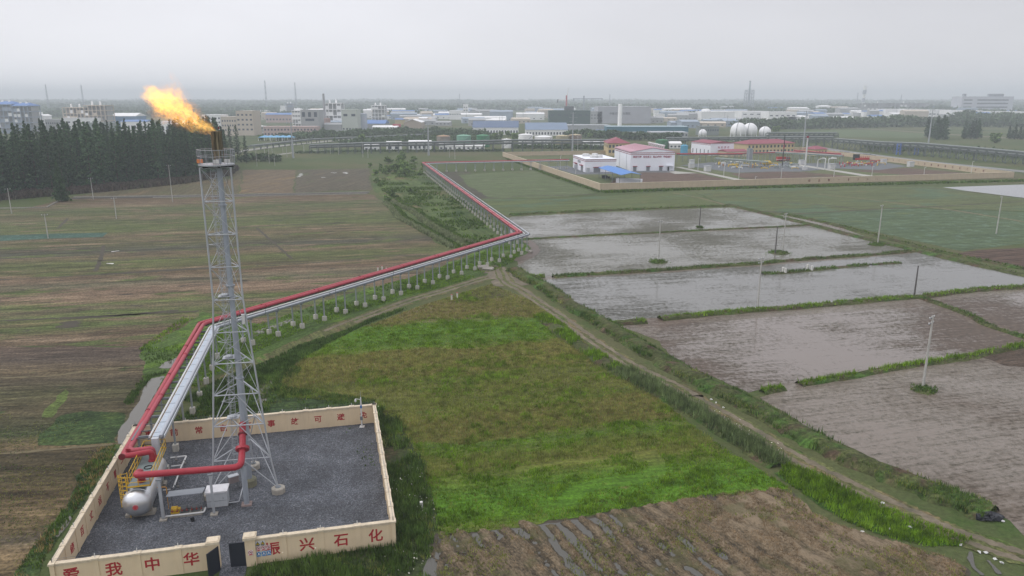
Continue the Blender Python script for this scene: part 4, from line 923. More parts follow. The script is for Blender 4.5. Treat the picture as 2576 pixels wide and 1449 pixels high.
# ------------------------------------------------------------------ flame: glowing gas blown to the left
fm = NT('flame_material'); fm.t.nodes.remove(fm.b); o = fm.obj()
FLEN = 7.3
sp_ = fm.n('SeparateXYZ', {0: o}).outputs
s_ = fm.math('DIVIDE', sp_[0], FLEN)
ob = fm.vmul(o, (1, 1, 1)); flow = fm.vmul(o, (.62, 1, 1))
w1_ = fm.n('TexNoise', {'Vector': flow, 'Scale': .55, 'Detail': 3.0, 'Roughness': .6}); w2_ = fm.n('TexNoise', {'Vector': flow, 'Scale': 1.9, 'Detail': 4.0, 'Roughness': .65})
grow = fm.mr(s_, 0, .35, .25, 1.0)
off1 = fm.n('VectorMath', {0: fm.n('VectorMath', {0: w1_.outputs[1], 1: (.5, .5, .5)}, operation='SUBTRACT').outputs[0], 1: (2.6, 2.6, 2.6)}, operation='MULTIPLY').outputs[0]
off2 = fm.n('VectorMath', {0: fm.n('VectorMath', {0: w2_.outputs[1], 1: (.5, .5, .5)}, operation='SUBTRACT').outputs[0], 1: (1.9, 1.9, 1.9)}, operation='MULTIPLY').outputs[0]
off = fm.scale(fm.n('VectorMath', {0: off1, 1: off2}, operation='ADD').outputs[0], grow)
q = fm.n('VectorMath', {0: ob, 1: off}, operation='ADD').outputs[0]; qs = fm.n('SeparateXYZ', {0: q}).outputs
rad = fm.math('SQRT', fm.math('ADD', fm.math('MULTIPLY', qs[1], qs[1]), fm.math('MULTIPLY', qs[2], qs[2])))
ss = fm.math('DIVIDE', qs[0], FLEN)
prof = fm.ramp(ss, [(0, (.2,) * 3), (.08, (.34,) * 3), (.25, (.5,) * 3), (.5, (.78,) * 3), (.72, (.95,) * 3), (.88, (.5,) * 3), (1, (0,) * 3)])
prof = fm.n('SeparateColor', {0: prof}).outputs[0]
R_ = fm.math('MULTIPLY', prof, 1.75)
den = fm.math('SUBTRACT', 1.0, fm.math('DIVIDE', rad, fm.math('MAXIMUM', R_, .02)))
n3_ = fm.noise(fm.vmul(q, (.7, 1.2, 1.2)), 3.0, 6, .7)
den = fm.math('ADD', den, fm.mr(n3_, .36, .64, -1.1, .6))
gate_ = fm.math('MULTIPLY', fm.math('GREATER_THAN', ss, 0.0), fm.math('GREATER_THAN', R_, .03))
den = fm.math('MULTIPLY', den, gate_)
col = fm.ramp(den, [(0, (.9, .16, .05)), (.2, (1, .34, .06)), (.42, (1, .60, .10)), (.75, (1, .82, .26))])
stg = fm.ramp(den, [(0, (0,) * 3), (.06, (.12,) * 3), (.25, (.45,) * 3), (.6, (.9,) * 3), (1, (1,) * 3)])
em = fm.n('Emission', {'Color': col, 'Strength': fm.math('MULTIPLY', fm.n('SeparateColor', {0: stg}).outputs[0], 1.2)})
ab = fm.n('VolumeAbsorption', {'Color': (1.0, .55, .35), 'Density': fm.math('MULTIPLY', fm.n('SeparateColor', {0: stg}).outputs[0], 1.1)})
fm.t.links.new(fm.n('AddShader', {0: em.outputs[0], 1: ab.outputs[0]}).outputs[0], fm.out.inputs['Volume'])
fm.m.cycles.volume_step_rate = .12
mb = MB(); mb.lathe([(.3, -.1), (.75, .6), (1.5, 2.2), (2.2, 4.6), (2.8, 6.2), (2.2, 7.7), (.6, 8.6)], (0, 0, 0), 20, 'X')
flame = mb.build('flame', fm.m, None, smooth=True, label='large orange and yellow gas flame blown leftward from the flare tip', cat='flame')
flame.location = (SX - .1, SY, 36.95)
tgt = Vector((-5.85, -.6, 4.05)).normalized()
flame.rotation_euler = tgt.to_track_quat('X', 'Z').to_euler()
# ------------------------------------------------------------------ knock-out drum
kd = K(450, 1680, 4.025)
n0 = Vector((-36.35, 64.2, 1.75)); ddir = Vector((-.25, .968, 0)); DL = 9.5
KD = thing('knockout_drum', 'long silver knock-out drum with domed end and red star badge', 'pressure vessel', (n0.x, n0.y, 0), math.atan2(ddir.y, ddir.x) - math.pi / 2)
sv = NT('silver_cladding_material'); o = sv.obj()
sv.b.inputs['Metallic'].default_value = .85; sv.b.inputs['Base Color'].default_value = (.62, .63, .65, 1)
sv.set(sv.b.inputs['Roughness'], sv.mr(sv.noise(o, 2, 4), .3, .7, .28, .42))
wvv = sv.n('TexWave', {'Vector': o, 'Scale': 2 * math.pi / 20 / 1.0, 'Distortion': .0}, wave_type='BANDS', bands_direction='Y', wave_profile='SAW').outputs['Fac']
sv.bump(sv.math('ADD', sv.math('GREATER_THAN', wvv, .94), sv.noise(o, .8, 3)), .25, .03)
dz = n0.z
prof = [(.05, 0), (.5, .08), (.9, .26), (1.14, .5), (1.27, .82), (1.3, 1.1), (1.33, 1.12), (1.33, 1.2), (1.3, 1.22), (1.3, DL - 1.1), (1.27, DL - .8), (1.14, DL - .5), (.9, DL - .26), (.5, DL - .08), (.05, DL)]
prof = [(r * 1.06, y) for r, y in prof]
MB().lathe(prof, (0, 0, dz), 32, 'Y').build('vessel_shell', sv.m, KD, world=False, smooth=True)
for y in (1.7, 7.4):
    sa = MB(); sa.box((0, y, .5), (2.2, .35, .95)); s0 = sa.build('saddle', CONC, KD, world=False)
    MB().box((0, y, .2), (2.7, .9, .32)).build('plinth', CONC, KD, world=False)
em_ = MB(); em_.lathe([(.26, -.05), (.26, .03)], (0, .02, dz), 18, 'Y'); em_.build('star_badge', paint('badge_pink', C(196, 96, 104), .5), KD, world=False)
sr = [(.2 if i % 2 == 0 else .08) for i in range(10)]; pts = [(r * math.sin(i * math.pi / 5), -.05, dz + r * math.cos(i * math.pi / 5)) for i, r in enumerate(sr)]
MB().add([(x, y - .015, z) for x, y, z in pts] + [(0, -.07, dz)], [(i, (i + 1) % 10, 10) for i in range(10)]).build('star', REDS, KD, world=False)
# deck on top of the drum with yellow rails and a caged ladder at its left
dkz = 3.4; deck = MB(); x0, x1, y0, y1 = -.75, 1.35, .95, 9.2
deck.box(((x0 + x1) / 2, (y0 + y1) / 2, dkz), (x1 - x0, y1 - y0, .08)); deck.build('deck', paint('deck_green_grey', C(126, 138, 138), .6, 0, .08, .6), KD, world=False)
for (ax_, ay_, bx_, by_) in ((x0, y0, x1, y0), (x1, y0, x1, y1), (x1, y1, x0, y1), (x0, y1, x0, y0 + 1.4)):
    a, b = Vector((ax_, ay_, dkz)), Vector((bx_, by_, dkz)); L = (b - a).length; n = max(2, int(L / 1.1))
    for zz in (.55, 1.1): MB().tube([a + Vector((0, 0, zz)), b + Vector((0, 0, zz))], .032, 6).build('rail', YELLOW, KD, world=False)
    MB().beam(a + Vector((0, 0, .1)), b + Vector((0, 0, .1)), .02, .15).build('toe_board', YELLOW, KD, world=False)
    for i in range(n + 1):
        p = a.lerp(b, i / n); MB().tube([p, p + Vector((0, 0, 1.1))], .03, 6).build('rail_post', YELLOW, KD, world=False)
MB().tube([(x0 - .05, y0 + .2, 0), (x0 - .05, y0 + .2, 4.5)], .035, 6).build('ladder_rail', YELLOW, KD, world=False); MB().tube([(x0 - .05, y0 + .7, 0), (x0 - .05, y0 + .7, 4.5)], .035, 6).build('ladder_rail', YELLOW, KD, world=False)
cg = MB()
for z in np.arange(.3, 3.6, .3): cg.tube([(x0 - .05, y0 + .2, z), (x0 - .05, y0 + .7, z)], .02, 5)
cg.build('ladder_rung', YELLOW, KD, world=False)
cg = MB()
for z in np.arange(1.4, 4.7, .45): cg.tube([(x0 - .05 - .75 * math.sin(t), y0 + .45 - .42 * math.cos(t), z) for t in (math.pi * i / 6 for i in range(7))], .03, 5)
for t in (math.pi * i / 4 for i in range(5)): cg.tube([(x0 - .05 - .75 * math.sin(t), y0 + .45 - .42 * math.cos(t), z) for z in (1.2, 4.7)], .03, 5)
cg.build('ladder_cage', YELLOW, KD, world=False)
for px in ((x0 + .05, y0 + .3), (x0 + .05, y1 - .3)): MB().tube([(px[0], px[1], 0), (px[0], px[1], dkz)], .06, 8).build('deck_post', STEELD, KD, world=False)
MB().tube([(.4 + .38 * math.cos(t), 4.9 + .38 * math.sin(t), dkz + .09) for t in (2 * math.pi * i / 16 for i in range(17))], .05, 6, False).build('manway_ring', DARK, KD, world=False)
for x_, y_ in ((.36, 2.05), (.5, 6.5), (.45, 7.25)):
    nz_ = MB(); nz_.lathe([(.42, dkz + .05), (.42, dkz + .16), (.3, dkz + .16), (.3, dkz + .5)], (x_, y_, 0), 14); nz_.build('nozzle', RED, KD, world=False, smooth=True)
# white drain piping on the ground right of the drum
inv_ = lambda x, y, z: KD.location + Matrix.Rotation(KD.rotation_euler.z, 3, 'Z') @ Vector((x, y, z))
WP = thing('drain_piping', 'white drain piping frame on the gravel right of the silver drum', 'pipework', inv_(2.4, 6, 0), KD.rotation_euler.z)
q1 = [G(kd(870, 435), .9), G(kd(1120, 405), .9), G(kd(1040, 570), .9), G(kd(915, 905), .5)]
MB().tube(soft(q1, .2), .09, 8).build('pipe_run', WHITEP, WP, smooth=True)
MB().tube([G(kd(880, 570), .9), G(kd(1050, 550), .9)], .08, 8).build('pipe_run', WHITEP, WP, smooth=True)
MB().tube([G(kd(750, 945), .4), G(kd(870, 930), .4)], .07, 8).build('pipe_run', WHITEP, WP, smooth=True)
for q in ((960, 465), (1045, 560), (1100, 525), (985, 885)):
    p = G(kd(*q), .8); v_ = MB(); v_.sphere(p, .16, 8, 6); v_.tube([p, p + Vector((0, 0, .4))], .03, 6); v_.tube([p + Vector((-.15, 0, .4)), p + Vector((.15, 0, .4))], .03, 6); v_.build('valve', paint('valve_grey', C(120, 118, 116), .5), WP)
for q in ((1115, 408), (1040, 600), (930, 860), (890, 440)):
    p = G(kd(*q), .85); MB().tube([(p.x, p.y, 0), (p.x, p.y, .85)], .05, 6).build('pipe_stand', STEELD, WP)
# red line from the drum to the stack on three posts
HZ = 4.6
h0 = inv_(.36, 2.05, 3.6)
hA = G(kd(345, 715), HZ); hB = G(K(780, 1560, 3.22)(515, 840), HZ)
hA = Vector((-36.55, 65.3, HZ)); hB = Vector((-26.92, 67.0, HZ))
p_in = Vector((SX, SY, 6.9)); dirn = (p_in - hB); 
RP = thing('red_vent_pipe', 'thick red pipe running from the silver drum deck to the flare stack', 'pipe', (hA.x, hA.y, 0))
ppts = [h0, Vector((h0.x, h0.y, HZ)), hA, hB, Vector((hB.x * .55 + SX * .45, hB.y * .55 + SY * .45, 5.4)), Vector((SX, SY - .3, 7.4))]
MB().tube(soft(ppts, .75, 6), .33, 16).build('pipe_run', RED, RP, smooth=True)
fj = ppts[4]; dd_ = (ppts[5] - ppts[4]).normalized()
MB().tube([fj + dd_ * -.1, fj + dd_ * .02, fj + dd_ * .02, fj + dd_ * .32, fj + dd_ * .32, fj + dd_ * .42], [.4, .4, .68, .68, .4, .4], 20).build('flange_joint', RED, RP, smooth=True)
MB().tube([fj + dd_ * 1.7, fj + dd_ * 1.85], .46, 16).build('flange', paint('dark_red_paint', C(120, 36, 44), .5), RP, smooth=True)
for q, rr_, lab, hh in (((765, 1425), .14, 'grey steel post under the red pipe beside the drum head', HZ - .3), ((1560, 1340), .11, 'slim grey post under the red pipe beside the white cabinet', HZ - .3)):
    p = G(kd(*q)); o = thing('pipe_post', lab, 'post', p, fa, 'posts under the red pipe')
    MB().box((0, 0, hh / 2 + .2), (rr_ * 2, rr_ * 1.6, hh - .2)).build('post', STEEL, o, world=False); MB().box((0, 0, .12), (.7, .6, .22)).build('footing', CONC, o, world=False); MB().box((0, 0, hh + .12), (.5, .3, .1)).build('cradle', STEELD, o, world=False)
p = G(K(780, 1560, 3.22)(595, 1335)); o = thing('pipe_post', 'thick grey round post carrying the red pipe in front of the stack', 'post', p, fa, 'posts under the red pipe')
MB().tube([(0, 0, .2), (0, 0, 4.6)], .27, 16).build('post', STACK, o, world=False, smooth=True); MB().box((0, 0, .13), (1.0, .8, .26)).build('footing', paint('reddish_concrete', C(150, 132, 128), .85, 0, .2, 1.5), o, world=False); MB().box((0, 0, 4.55), (.6, .5, .12)).build('cradle', STEELD, o, world=False)
# pump skid under a sheet canopy
PSp = G(kd(1130, 1330)); PS = thing('pump_skid', 'pump skid on a concrete slab under a flat grey sheet canopy', 'pump', PSp, fa)
MB().box((0, .1, .1), (3.0, 1.2, .2)).build('slab', CONC, PS, world=False)
MB().box((0, .5, 2.2), (3.35, 1.5, .06), 0, R(-8)).build('canopy', paint('canopy_grey', C(146, 152, 160), .5, .1, .06, .6), PS, world=False)
for x in (-1.5, 1.5):
    for y in (-.1, 1.1): MB().tube([(x, y, .2), (x, y, 2.15 - (y - .5) * .14)], .04, 6).build('canopy_post', STEELD, PS, world=False)
for x, m_ in ((-1.1, YELLOW), (-.2, paint('pump_grey', C(100, 104, 108), .5)), (.8, paint('pump_grey', C(100, 104, 108), .5))):
    pm = MB(); pm.lathe([(.2, -.35), (.28, -.3), (.28, .25), (.16, .3), (.16, .7)], (x, .3, .62), 12, 'X'); pm.box((x, .3, .3), (.8, .45, .2)); pm.build('pump', m_, PS, world=False, smooth=True)
MB().tube(soft([(-1.9, -.5, .35), (1.7, -.5, .35), (1.75, .1, .5)], .2), .08, 8).build('pipe_run', WHITEP, PS, world=False, smooth=True)
MB().tube(soft([(-1.75, .7, .5), (-1.75, .7, 2.9), (-2.6, .8, 2.9)], .15), .05, 6).build('yellow_line', paint('ochre_paint', C(196, 140, 50), .5), PS, world=False)
vl = MB()
for x in np.arange(-1.3, 1.5, .45): vl.sphere((x, -.05, .55), .1, 8, 5); vl.tube([(x, -.05, .5), (x, -.05, .85)], .025, 5)
vl.build('valve', paint('valve_red', C(140, 60, 56), .5), PS, world=False)
cb = (G(K(780, 1560, 3.22)(95, 1385)) + G(K(780, 1560, 3.22)(355, 1350))) / 2 + bdir * .75
CB = thing('cabinet', 'white metal cabinet with overhanging lid beside the pump skid', 'cabinet', cb, fa)
MB().box((0, 0, .87), (1.95, 1.35, 1.55)).build('body', GREYW, CB, world=False); MB().box((0, 0, 1.74), (2.15, 1.6, .16)).build('lid', paint('lid_white', C(226, 226, 230), .5), CB, world=False)
MB().box((0, -.685, .75), (1.9, .02, .03)).build('seam', STEELD, CB, world=False); MB().box((.6, -.69, 1.0), (.05, .03, .2)).build('handle', STEELD, CB, world=False); MB().box((0, 0, .05), (2.0, 1.4, .1)).build('plinth', CONC, CB, world=False)
p = G(K(780, 1560, 3.22)(440, 1130)); o = thing('control_box', 'small weathered control box on legs behind the white cabinet', 'control box', p, fa + .4)
MB().box((0, 0, 1.2), (.95, .5, .7)).build('body', paint('weathered_box', C(140, 128, 128), .7, 0, .2, 2), o, world=False); MB().box((0, 0, 1.6), (1.05, .6, .08)).build('lid', GREYW, o, world=False)
for x in (-.4, .4):
    for y in (-.2, .2): MB().tube([(x, y, 0), (x, y, .86)], .03, 5).build('leg', STEELD, o, world=False)
gp = MB(); qq = K(780, 1560, 3.22); gp.tube(soft([G(qq(365, 1300), .3), G(qq(495, 1285), .3), G(qq(515, 1210), .9), G(qq(545, 1090), 1.2)], .15), .05, 6)
gp.tube([G(qq(370, 1270), .3), G(qq(440, 1265), .3)], .03, 6); gp.build('gas_line', GREYW, o)
p = G((911, 1075)); o = thing('camera_pole', 'white camera pole with blue band in the back right corner of the yard', 'camera pole', p)
MB().lathe([(.11, .1), (.08, 4.0)], (0, 0, 0), 10).build('pole', WHITEP, o, world=False, smooth=True); MB().lathe([(.115, 2.6), (.115, 3.0)], (0, 0, 0), 10).build('blue_band', BLUEP, o, world=False)
MB().tube([(0, 0, 3.75), (-.7, 0, 3.85)], .035, 6).build('arm', WHITEP, o, world=False); MB().lathe([(.05, 3.8), (.13, 3.7), (.14, 3.5), (.04, 3.38)], (-.65, 0, 0), 10).build('camera', WHITEP, o, world=False)
MB().tube([(0, 0, 4.0), (0, 0, 4.9)], .018, 5).build('lightning_rod', STEEL, o, world=False); MB().box((0, -.12, 1.3), (.3, .2, .45)).build('meter_box', STEELD, o, world=False); MB().box((0, 0, .08), (.6, .6, .14)).build('footing', WHITEP, o, world=False)
p = G(kd(1130 + 90, 1445)); o = thing('bucket', 'small black bucket lying on the gravel before the pump skid', 'bucket', p)
MB().lathe([(.16, .1), (.2, .4), (.2, .42), (.17, .4), (.13, .14)], (0, 0, 0), 12).build('bucket_body', DARK, o, world=False)
# sparse weeds in the gravel's right side
q = np.concatenate([scat(GG(K(800, 1500, 1.932), ((1130, 480), (1260, 440), (1290, 620), (1210, 640))), 2.5), scat(GG(K(800, 1500, 1.932), ((1050, 330), (1100, 330), (1100, 370), (1060, 380))), 5)])
raw_mesh('gravel_weeds', blades(q, .25, .06, 5, z=.09), 3, mGREEN)
# ------------------------------------------------------------------ pipe rack: four runs of supports, two red lines, a white line, gas line, cable tray
east = Vector((.9735, .2285, 0))
r2a, r2b = G((506.8, 818), 5.4), G((322, 1134), 5.4)
cA = r2a + east * .9; cEnd = G((388, 1097), 5.1) - east * .75; cEnd.z = 0; cA.z = 0
d1 = (r2b - r2a).normalized()
cStart = cA + d1 * (cEnd - cA).dot(d1)
dir2 = Vector((.5255, .8508, 0)); n2 = Vector((-.8508, .5255, 0))
F15 = Vector((2.6, 192.7, 0)); mid2 = lambda k: F15 + dir2 * (5.47 * (k - 15)) + n2 * 1.15
# corner A: where run 1 meets run 2
def isect(p, d, q, e_):
    t = ((q.x - p.x) * e_.y - (q.y - p.y) * e_.x) / (d.x * e_.y - d.y * e_.x); return p + d * t
cornA = isect(cA, Vector((d1.x, d1.y, 0)), mid2(0), dir2)
cornB = mid2(15.55); cornC = G((1069, 410), 5.2); cornC.z = 0; endE = G((1432, 402.5), 5.2); endE.z = 0
CLINE = [cStart, cornA, cornB, cornC, endE]
def offline(pts, off):
    """the line at distance off to the left of the centre line, mitred at corners"""
    out = []
    for i, p in enumerate(pts):
        ds = []
        if i > 0: ds.append((pts[i] - pts[i - 1]).normalized())
        if i < len(pts) - 1: ds.append((pts[i + 1] - pts[i]).normalized())
        ns = [Vector((-d.y, d.x, 0)) for d in ds]; n_ = sum(ns, Vector()).normalized()
        out.append(p + n_ * (off / n_.dot(ns[0])))
    return out
def z_(pts, z): return [Vector((p.x, p.y, z)) for p in pts]
# bent prototype
bent = thing('pipe_support', 'x', 'pipe support', (0, 0, 0), 0, 'pipe rack supports')
for y in (-1.15, 1.15):
    MB().box((0, y, 2.72), (.2, .2, 3.6)).build('post', paint('rack_post_steel', C(164, 170, 174), .55, .15, .12, .8, .12), bent, world=False)
    MB().box((0, y, .42), (.62, .62, 1.0)).build('footing', paint('footing_concrete', C(206, 202, 192), .9, 0, .12, 1, .25), bent, world=False)
MB().box((0, 0, 4.6), (.2, 3.2, .22)).build('crossbeam', STEELD, bent, world=False)
first = True
RUNLAB = ['grey two legged pipe support between the flare yard and the first rack corner', 'grey two legged pipe support on concrete blocks along the long diagonal rack run',
          'grey two legged pipe support in the receding rack run beyond the bend', 'grey two legged pipe support in the far rack run leading to the gas compound']
for i in range(4):
    a, b = CLINE[i], CLINE[i + 1]; L = (b - a).length; d = (b - a).normalized(); an = math.atan2(d.y, d.x)
    n = int(L / 5.47); s0 = 1.2 if i != 1 else L - 5.47 * n + 2.4
    for k in range(n + 1):
        s = s0 + k * 5.47
        if s > L - .3: break
        p = a + d * s
        if first: o = bent; o.location = p; o.rotation_euler = (0, 0, an); o['label'] = RUNLAB[i]; first = False
        else: o = dup(bent, p, an, RUNLAB[i])
        o['group'] = ('supports of rack run ' + ('one', 'two', 'three', 'four')[i])
    rk = thing('rack_frame', ('steel beams of the rack run entering the flare yard', 'steel beams under the pipes of the long diagonal rack run', 'steel beams of the receding rack run beyond the bend', 'steel beams of the far rack run near the compound')[i], 'pipe rack', a, an, 'pipe rack frames')
    for y in (-1.5, 1.5): MB().box((L / 2, y, 4.8), (L, .16, .18)).build('long_beam', STEELD, rk, world=False)
    MB().box((L / 2, -.15, 4.8), (L, .1, .16)).build('long_beam', STEELD, rk, world=False)
    cr = MB(); step = 1.82 if i < 3 else 2.7
    for s in np.arange(.6, L, step): cr.box((s, 0, 4.72), (.09, 2.98, .1))
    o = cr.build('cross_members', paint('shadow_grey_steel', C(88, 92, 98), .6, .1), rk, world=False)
    if L / step > 90: o['kind'] = 'stuff'
    if i == 1:
        for s in np.arange(10, L - 3, 16.4): MB().box((s, -1.62, 5.2), (.05, .05, .9)).build('rail_post', STEELD, rk, world=False)
def line(name, label, cat, off, z, r, mat, lead=None, group=None, n=10, upto=None, rings=None):
    pts = z_(offline(CLINE, off), z)
    if lead: pts = lead[::-1] + pts[1:] if False else lead + pts[1:]
    if upto: pts = pts[:upto]
    o = thing(name, label, 'pipe', pts[0] * 1.0, 0, group)
    MB().tube(soft(pts, .9, 5), r, n).build('pipe_run', mat, o, smooth=True)
    if rings:
        ring = None; fp = fine(pts[1:], 11.0)
        for a, b in zip(fp[1:], fp[2:]):
            d = (b - a).normalized(); q = MB().tube([a - d * .06, a + d * .06], r * 1.22, 12).build('pipe_joint', rings, o, smooth=True)
    return o, pts
kd_ = lambda x, y, z: G(kd(x, y), z)
ZR = 5.42
nz1, nz2 = inv_(.5, 6.5, 4.45), inv_(.45, 7.25, 4.45)
e1, e2 = kd_(105, 420, 4.5), kd_(200, 335, 4.5)
l1 = [Vector((nz1.x, nz1.y, 3.6)), nz1, e1]; l2 = [Vector((nz2.x, nz2.y, 3.6)), nz2, e2]
line('red_pipe', 'outer of the two dark red pipes along the rack, ending over the drum', 'pipe', 1.38, ZR, .29, RED, l1, 'red pipes on the rack', 12, None, paint('dark_red_paint', C(120, 36, 44), .5))
line('red_pipe', 'inner faded red pipe along the rack, ending farther back over the drum', 'pipe', .68, ZR, .29, REDF, l2, 'red pipes on the rack', 12, None, RED)
line('white_pipe', 'thin white pipe running beside the red pipes on the rack', 'pipe', -.28, 5.05, .12, WHITEP)
line('gas_pipe', 'thin ochre pipe between the white pipe and the cable tray near the yard', 'pipe', -.5, 5.0, .05, paint('ochre_paint', C(196, 140, 50), .5), None, None, 6, 2)
line('silver_pipe', 'thick silver grey clad pipe on the outer edge of the long rack run', 'pipe', -1.35, 5.0, .2, paint('silver_clad', C(186, 190, 198), .45, .3, .08, .5), None, None, 10, None, STEELD)
tr = thing('cable_tray', 'wide pale cable tray sloping into the flare yard on the rack', 'cable tray', CLINE[0], math.atan2((cornA - cStart).y, (cornA - cStart).x))
L = (cornA - cStart).length
MB().box((L / 2, -.88, 5.0), (L, .72, .14)).build('tray_cover', TRAY, tr, world=False); MB().box((L / 2, -1.72, 4.95), (L, .1, .3)).build('side_rail', GREYW, tr, world=False)
for s in np.arange(1, L, 2.7): MB().box((s, -.88, 5.08), (.06, .78, .02)).build('tray_clip', STEELD, tr, world=False)
MB().box((-.35, -.88, 3.9), (.5, .7, 2.3)).build('tray_end', GREYW, tr, world=False)
# braced bays of the long run
for k in (6.5,):
    for y in (-1.15, 1.15):
        a = mid2(k - .35) - n2 * y; b_ = mid2(k + .6) - n2 * y; o = None
# ------------------------------------------------------------------ poles
POLEM = paint('pole_concrete', C(192, 190, 184), .85, 0, .12, 1, .2); POLED = paint('dark_pole', C(96, 92, 90), .85, 0, .15, 1)
def pole(f, b, t, label, arms=1, mat=None, r=.16, group='utility poles in the fields', double=False, rz=None):
    g = G(f(*b)); h = HT(f(*b), f(*t)[1]); o = thing('utility_pole', label, 'utility pole', g, R(40) if rz is None else rz, group)
    MB().lathe([(r, -.1), (r * .62, h)], (0, 0, 0), 9).build('shaft', mat or POLEM, o, world=False, smooth=True)
    for i in range(arms):
        z = h - .35 - i * .8
        MB().box((0, .12, z), (1.7, .09, .1)).build('crossarm', STEELD, o, world=False)
        for x in (-.75, 0, .75): MB().lathe([(.05, z), (.09, z + .1), (.05, z + .26)], (x, .12, 0), 6).build('insulator', WHITEP, o, world=False)
    return o, h
RP_ = [(b3_, (1385, 440), (1435, 45), 'tall concrete pole on a weedy mound in the near muddy paddy', 2), (m3, (1475, 690), (1497, 285), 'concrete pole on an earth mound in the paddy beside the rack corner', 1),
  (m3, (1885, 360), (1902, 145), 'dark pole on the bund between the two farthest paddies', 0), (m3, (2472, 1160), (2515, 655), 'concrete pole at the grassy bund below the bright flooded paddy', 2),
  (m4, (148, 732), (185, 340), 'concrete pole sharing a weed island with a darker pole', 2), (m4, (72, 752), (92, 475), 'dark pole sharing a weed island with a taller pale pole', 0),
  (m4, (1105, 640), (1155, 258), 'pale pole on a round weed island with its reflection in the water', 1), (m4, (2295, 550), (2362, 170), 'pale pole standing in the cabbage field at the right', 1),
  (m4, (1472, 1168), (1510, 870), 'leaning dark pole at the junction of three grassy bunds', 0)]
for f, b, t, l, a in RP_: pole(f, b, t, l, a, POLED if l.startswith(('dark', 'leaning')) else POLEM, .19)
for f, b, t, l in ((m1, (118, 218), (95, 1250), 'concrete pole nearest the forest at the far left'), (c1, (940, 1365), (910, 1145), 'concrete pole by the ditch right of the lone conifer'), (m1, (1172, 270), (1147, 55), 'short stout pole in the strips below the ditch'),
        (m1, (485, 468), (447, 220), 'concrete pole at the edge of the small cabbage plot'), (c1, (1738, 1390), (1712, 1015), 'tall pole at the ditch left of the flare tower')):
    ty = (c1 if l.startswith(('concrete pole nearest', 'concrete pole by', 'tall pole')) else m1)(*t)
    g = f(*b); pole(lambda x, y: (x, y), g, ty, l, 1, None, .17)
for f, b, t in ((c2, (10, 1030), (0, 870)), (c2, (88, 925), (85, 790)), (c2, (135, 1000), (122, 840)), (c2, (167, 950), (155, 740)), (c2, (190, 1025), (185, 920)), (c2, (272, 900), (268, 825)), (c2, (312, 940), (303, 820)), (c2, (483, 880), (478, 800)),
        (c2, (1076, 940), (1072, 780)), (c2, (1128, 945), (1127, 850)), (c2, (1947, 940), (1945, 850)), (c2, (2002, 960), (2000, 840)), (c2, (750, 905), (748, 820)), (c2, (832, 915), (830, 830))):
    pole(f, b, t, 'slim grey pole in the rough grass beyond the striped fields', 1, None, .18, 'poles in the rough grass')
SPOLE = paint('steel_pole_paint', C(176, 180, 186), .5, .2, .08, .5)
for f, b, t, l in ((c2, (375, 948), (360, 580), 'tall steel transmission pole rising from grass left of the white sheds'), (c2, (1738, 920), (1735, 575), 'tall steel transmission pole in front of the white sheds'), (c3, (608, 885), (612, 485), 'tall steel transmission pole at the back wall of the compound'),
        (c4, (1615, 790), (1665, 455), 'tall leaning transmission pole before the tall conifers'), (c4, (355, 830), (375, 470), 'tall transmission pole behind the red roofed office')):
    g = G(f(*b)); h = HT(f(*b), f(*t)[1]); o = thing('transmission_pole', l, 'transmission pole', g, R(13), 'transmission poles')
    MB().lathe([(.75, -.1), (.3, h)], (0, 0, 0), 10).build('shaft', SPOLE, o, world=False, smooth=True)
    for z, w in ((h - 1.0, 2.4), (h - 4.2, 3.4), (h - 7.4, 2.8)):
        for s in (-1, 1): MB().beam((0, 0, z), (s * w, 0, z + .5), .2).build('crossarm', SPOLE, o, world=False); MB().tube([(s * w, 0, z + .45), (s * w, 0, z - 1.1)], .1, 6).build('insulator', STEELD, o, world=False)
for f, b, t, l in ((c3, (660, 885), (660, 665), 'white lamp mast near the back wall of the compound'), (c3, (486, 1055), (485, 925), 'white lamp post left of the small white workshop'), (c4, (130, 1165), (133, 1050), 'white lamp post at the front wall below the black vent stack'), (c4, (660, 1150), (664, 1025), 'white lamp post at the front wall right of the white mast'),
        (c4, (1042, 1140), (1048, 1030), 'white lamp post at the front wall facing the concrete path'), (c4, (1567, 1125), (1576, 1040), 'white camera post inside the right part of the compound'), (c4, (2043, 1105), (2053, 980), 'white lamp post beside the right compound wall'), (c3, (2130, 1130), (2136, 975), 'white lamp post at the soil plot below the blue tanks'),
        (c3, (1870, 1080), (1870, 950), 'white lamp post beside the concrete path'), (c3, (640, 1105), (638, 1060), 'short white post before the small workshop'), (c3, (2280, 1175), (2285, 1020), 'white lamp post at the path corner'), (c3, (2446, 1175), (2446, 1135), 'short white camera post at the front wall')):
    g = G(f(*b)); h = HT(f(*b), f(*t)[1]); o = thing('lamp_post', l, 'lamp post', g, R(13), 'posts in the compound')
    MB().lathe([(.14, 0), (.09, h)], (0, 0, 0), 8).build('shaft', WHITEP, o, world=False); MB().box((.45, 0, h), (1.0, .22, .14)).build('lamp_head', WHITEP, o, world=False)
# mounds at pole feet
for f, b, w in ((b3_, (1390, 450), 1.7), (m3, (1470, 705), 2.6), (m4, (110, 742), 3.0), (m4, (1092, 662), 2.4), (m3, (1890, 360), 1.2)):
    g = G(f(*b)); mb = MB(); mb.lathe([(w, -.02), (w * .7, .22), (w * .35, .4), (.02, .45)], (g.x, g.y, 0), 12); mb.build('earth_mound', bundm, kind='structure', smooth=True)
    q = np.array([g.x, g.y]) + RNG.normal(0, w * .4, (160, 2)); raw_mesh('mound_weeds', blades(q, .5, .08, 4, z=.2), 3, mGREEN)
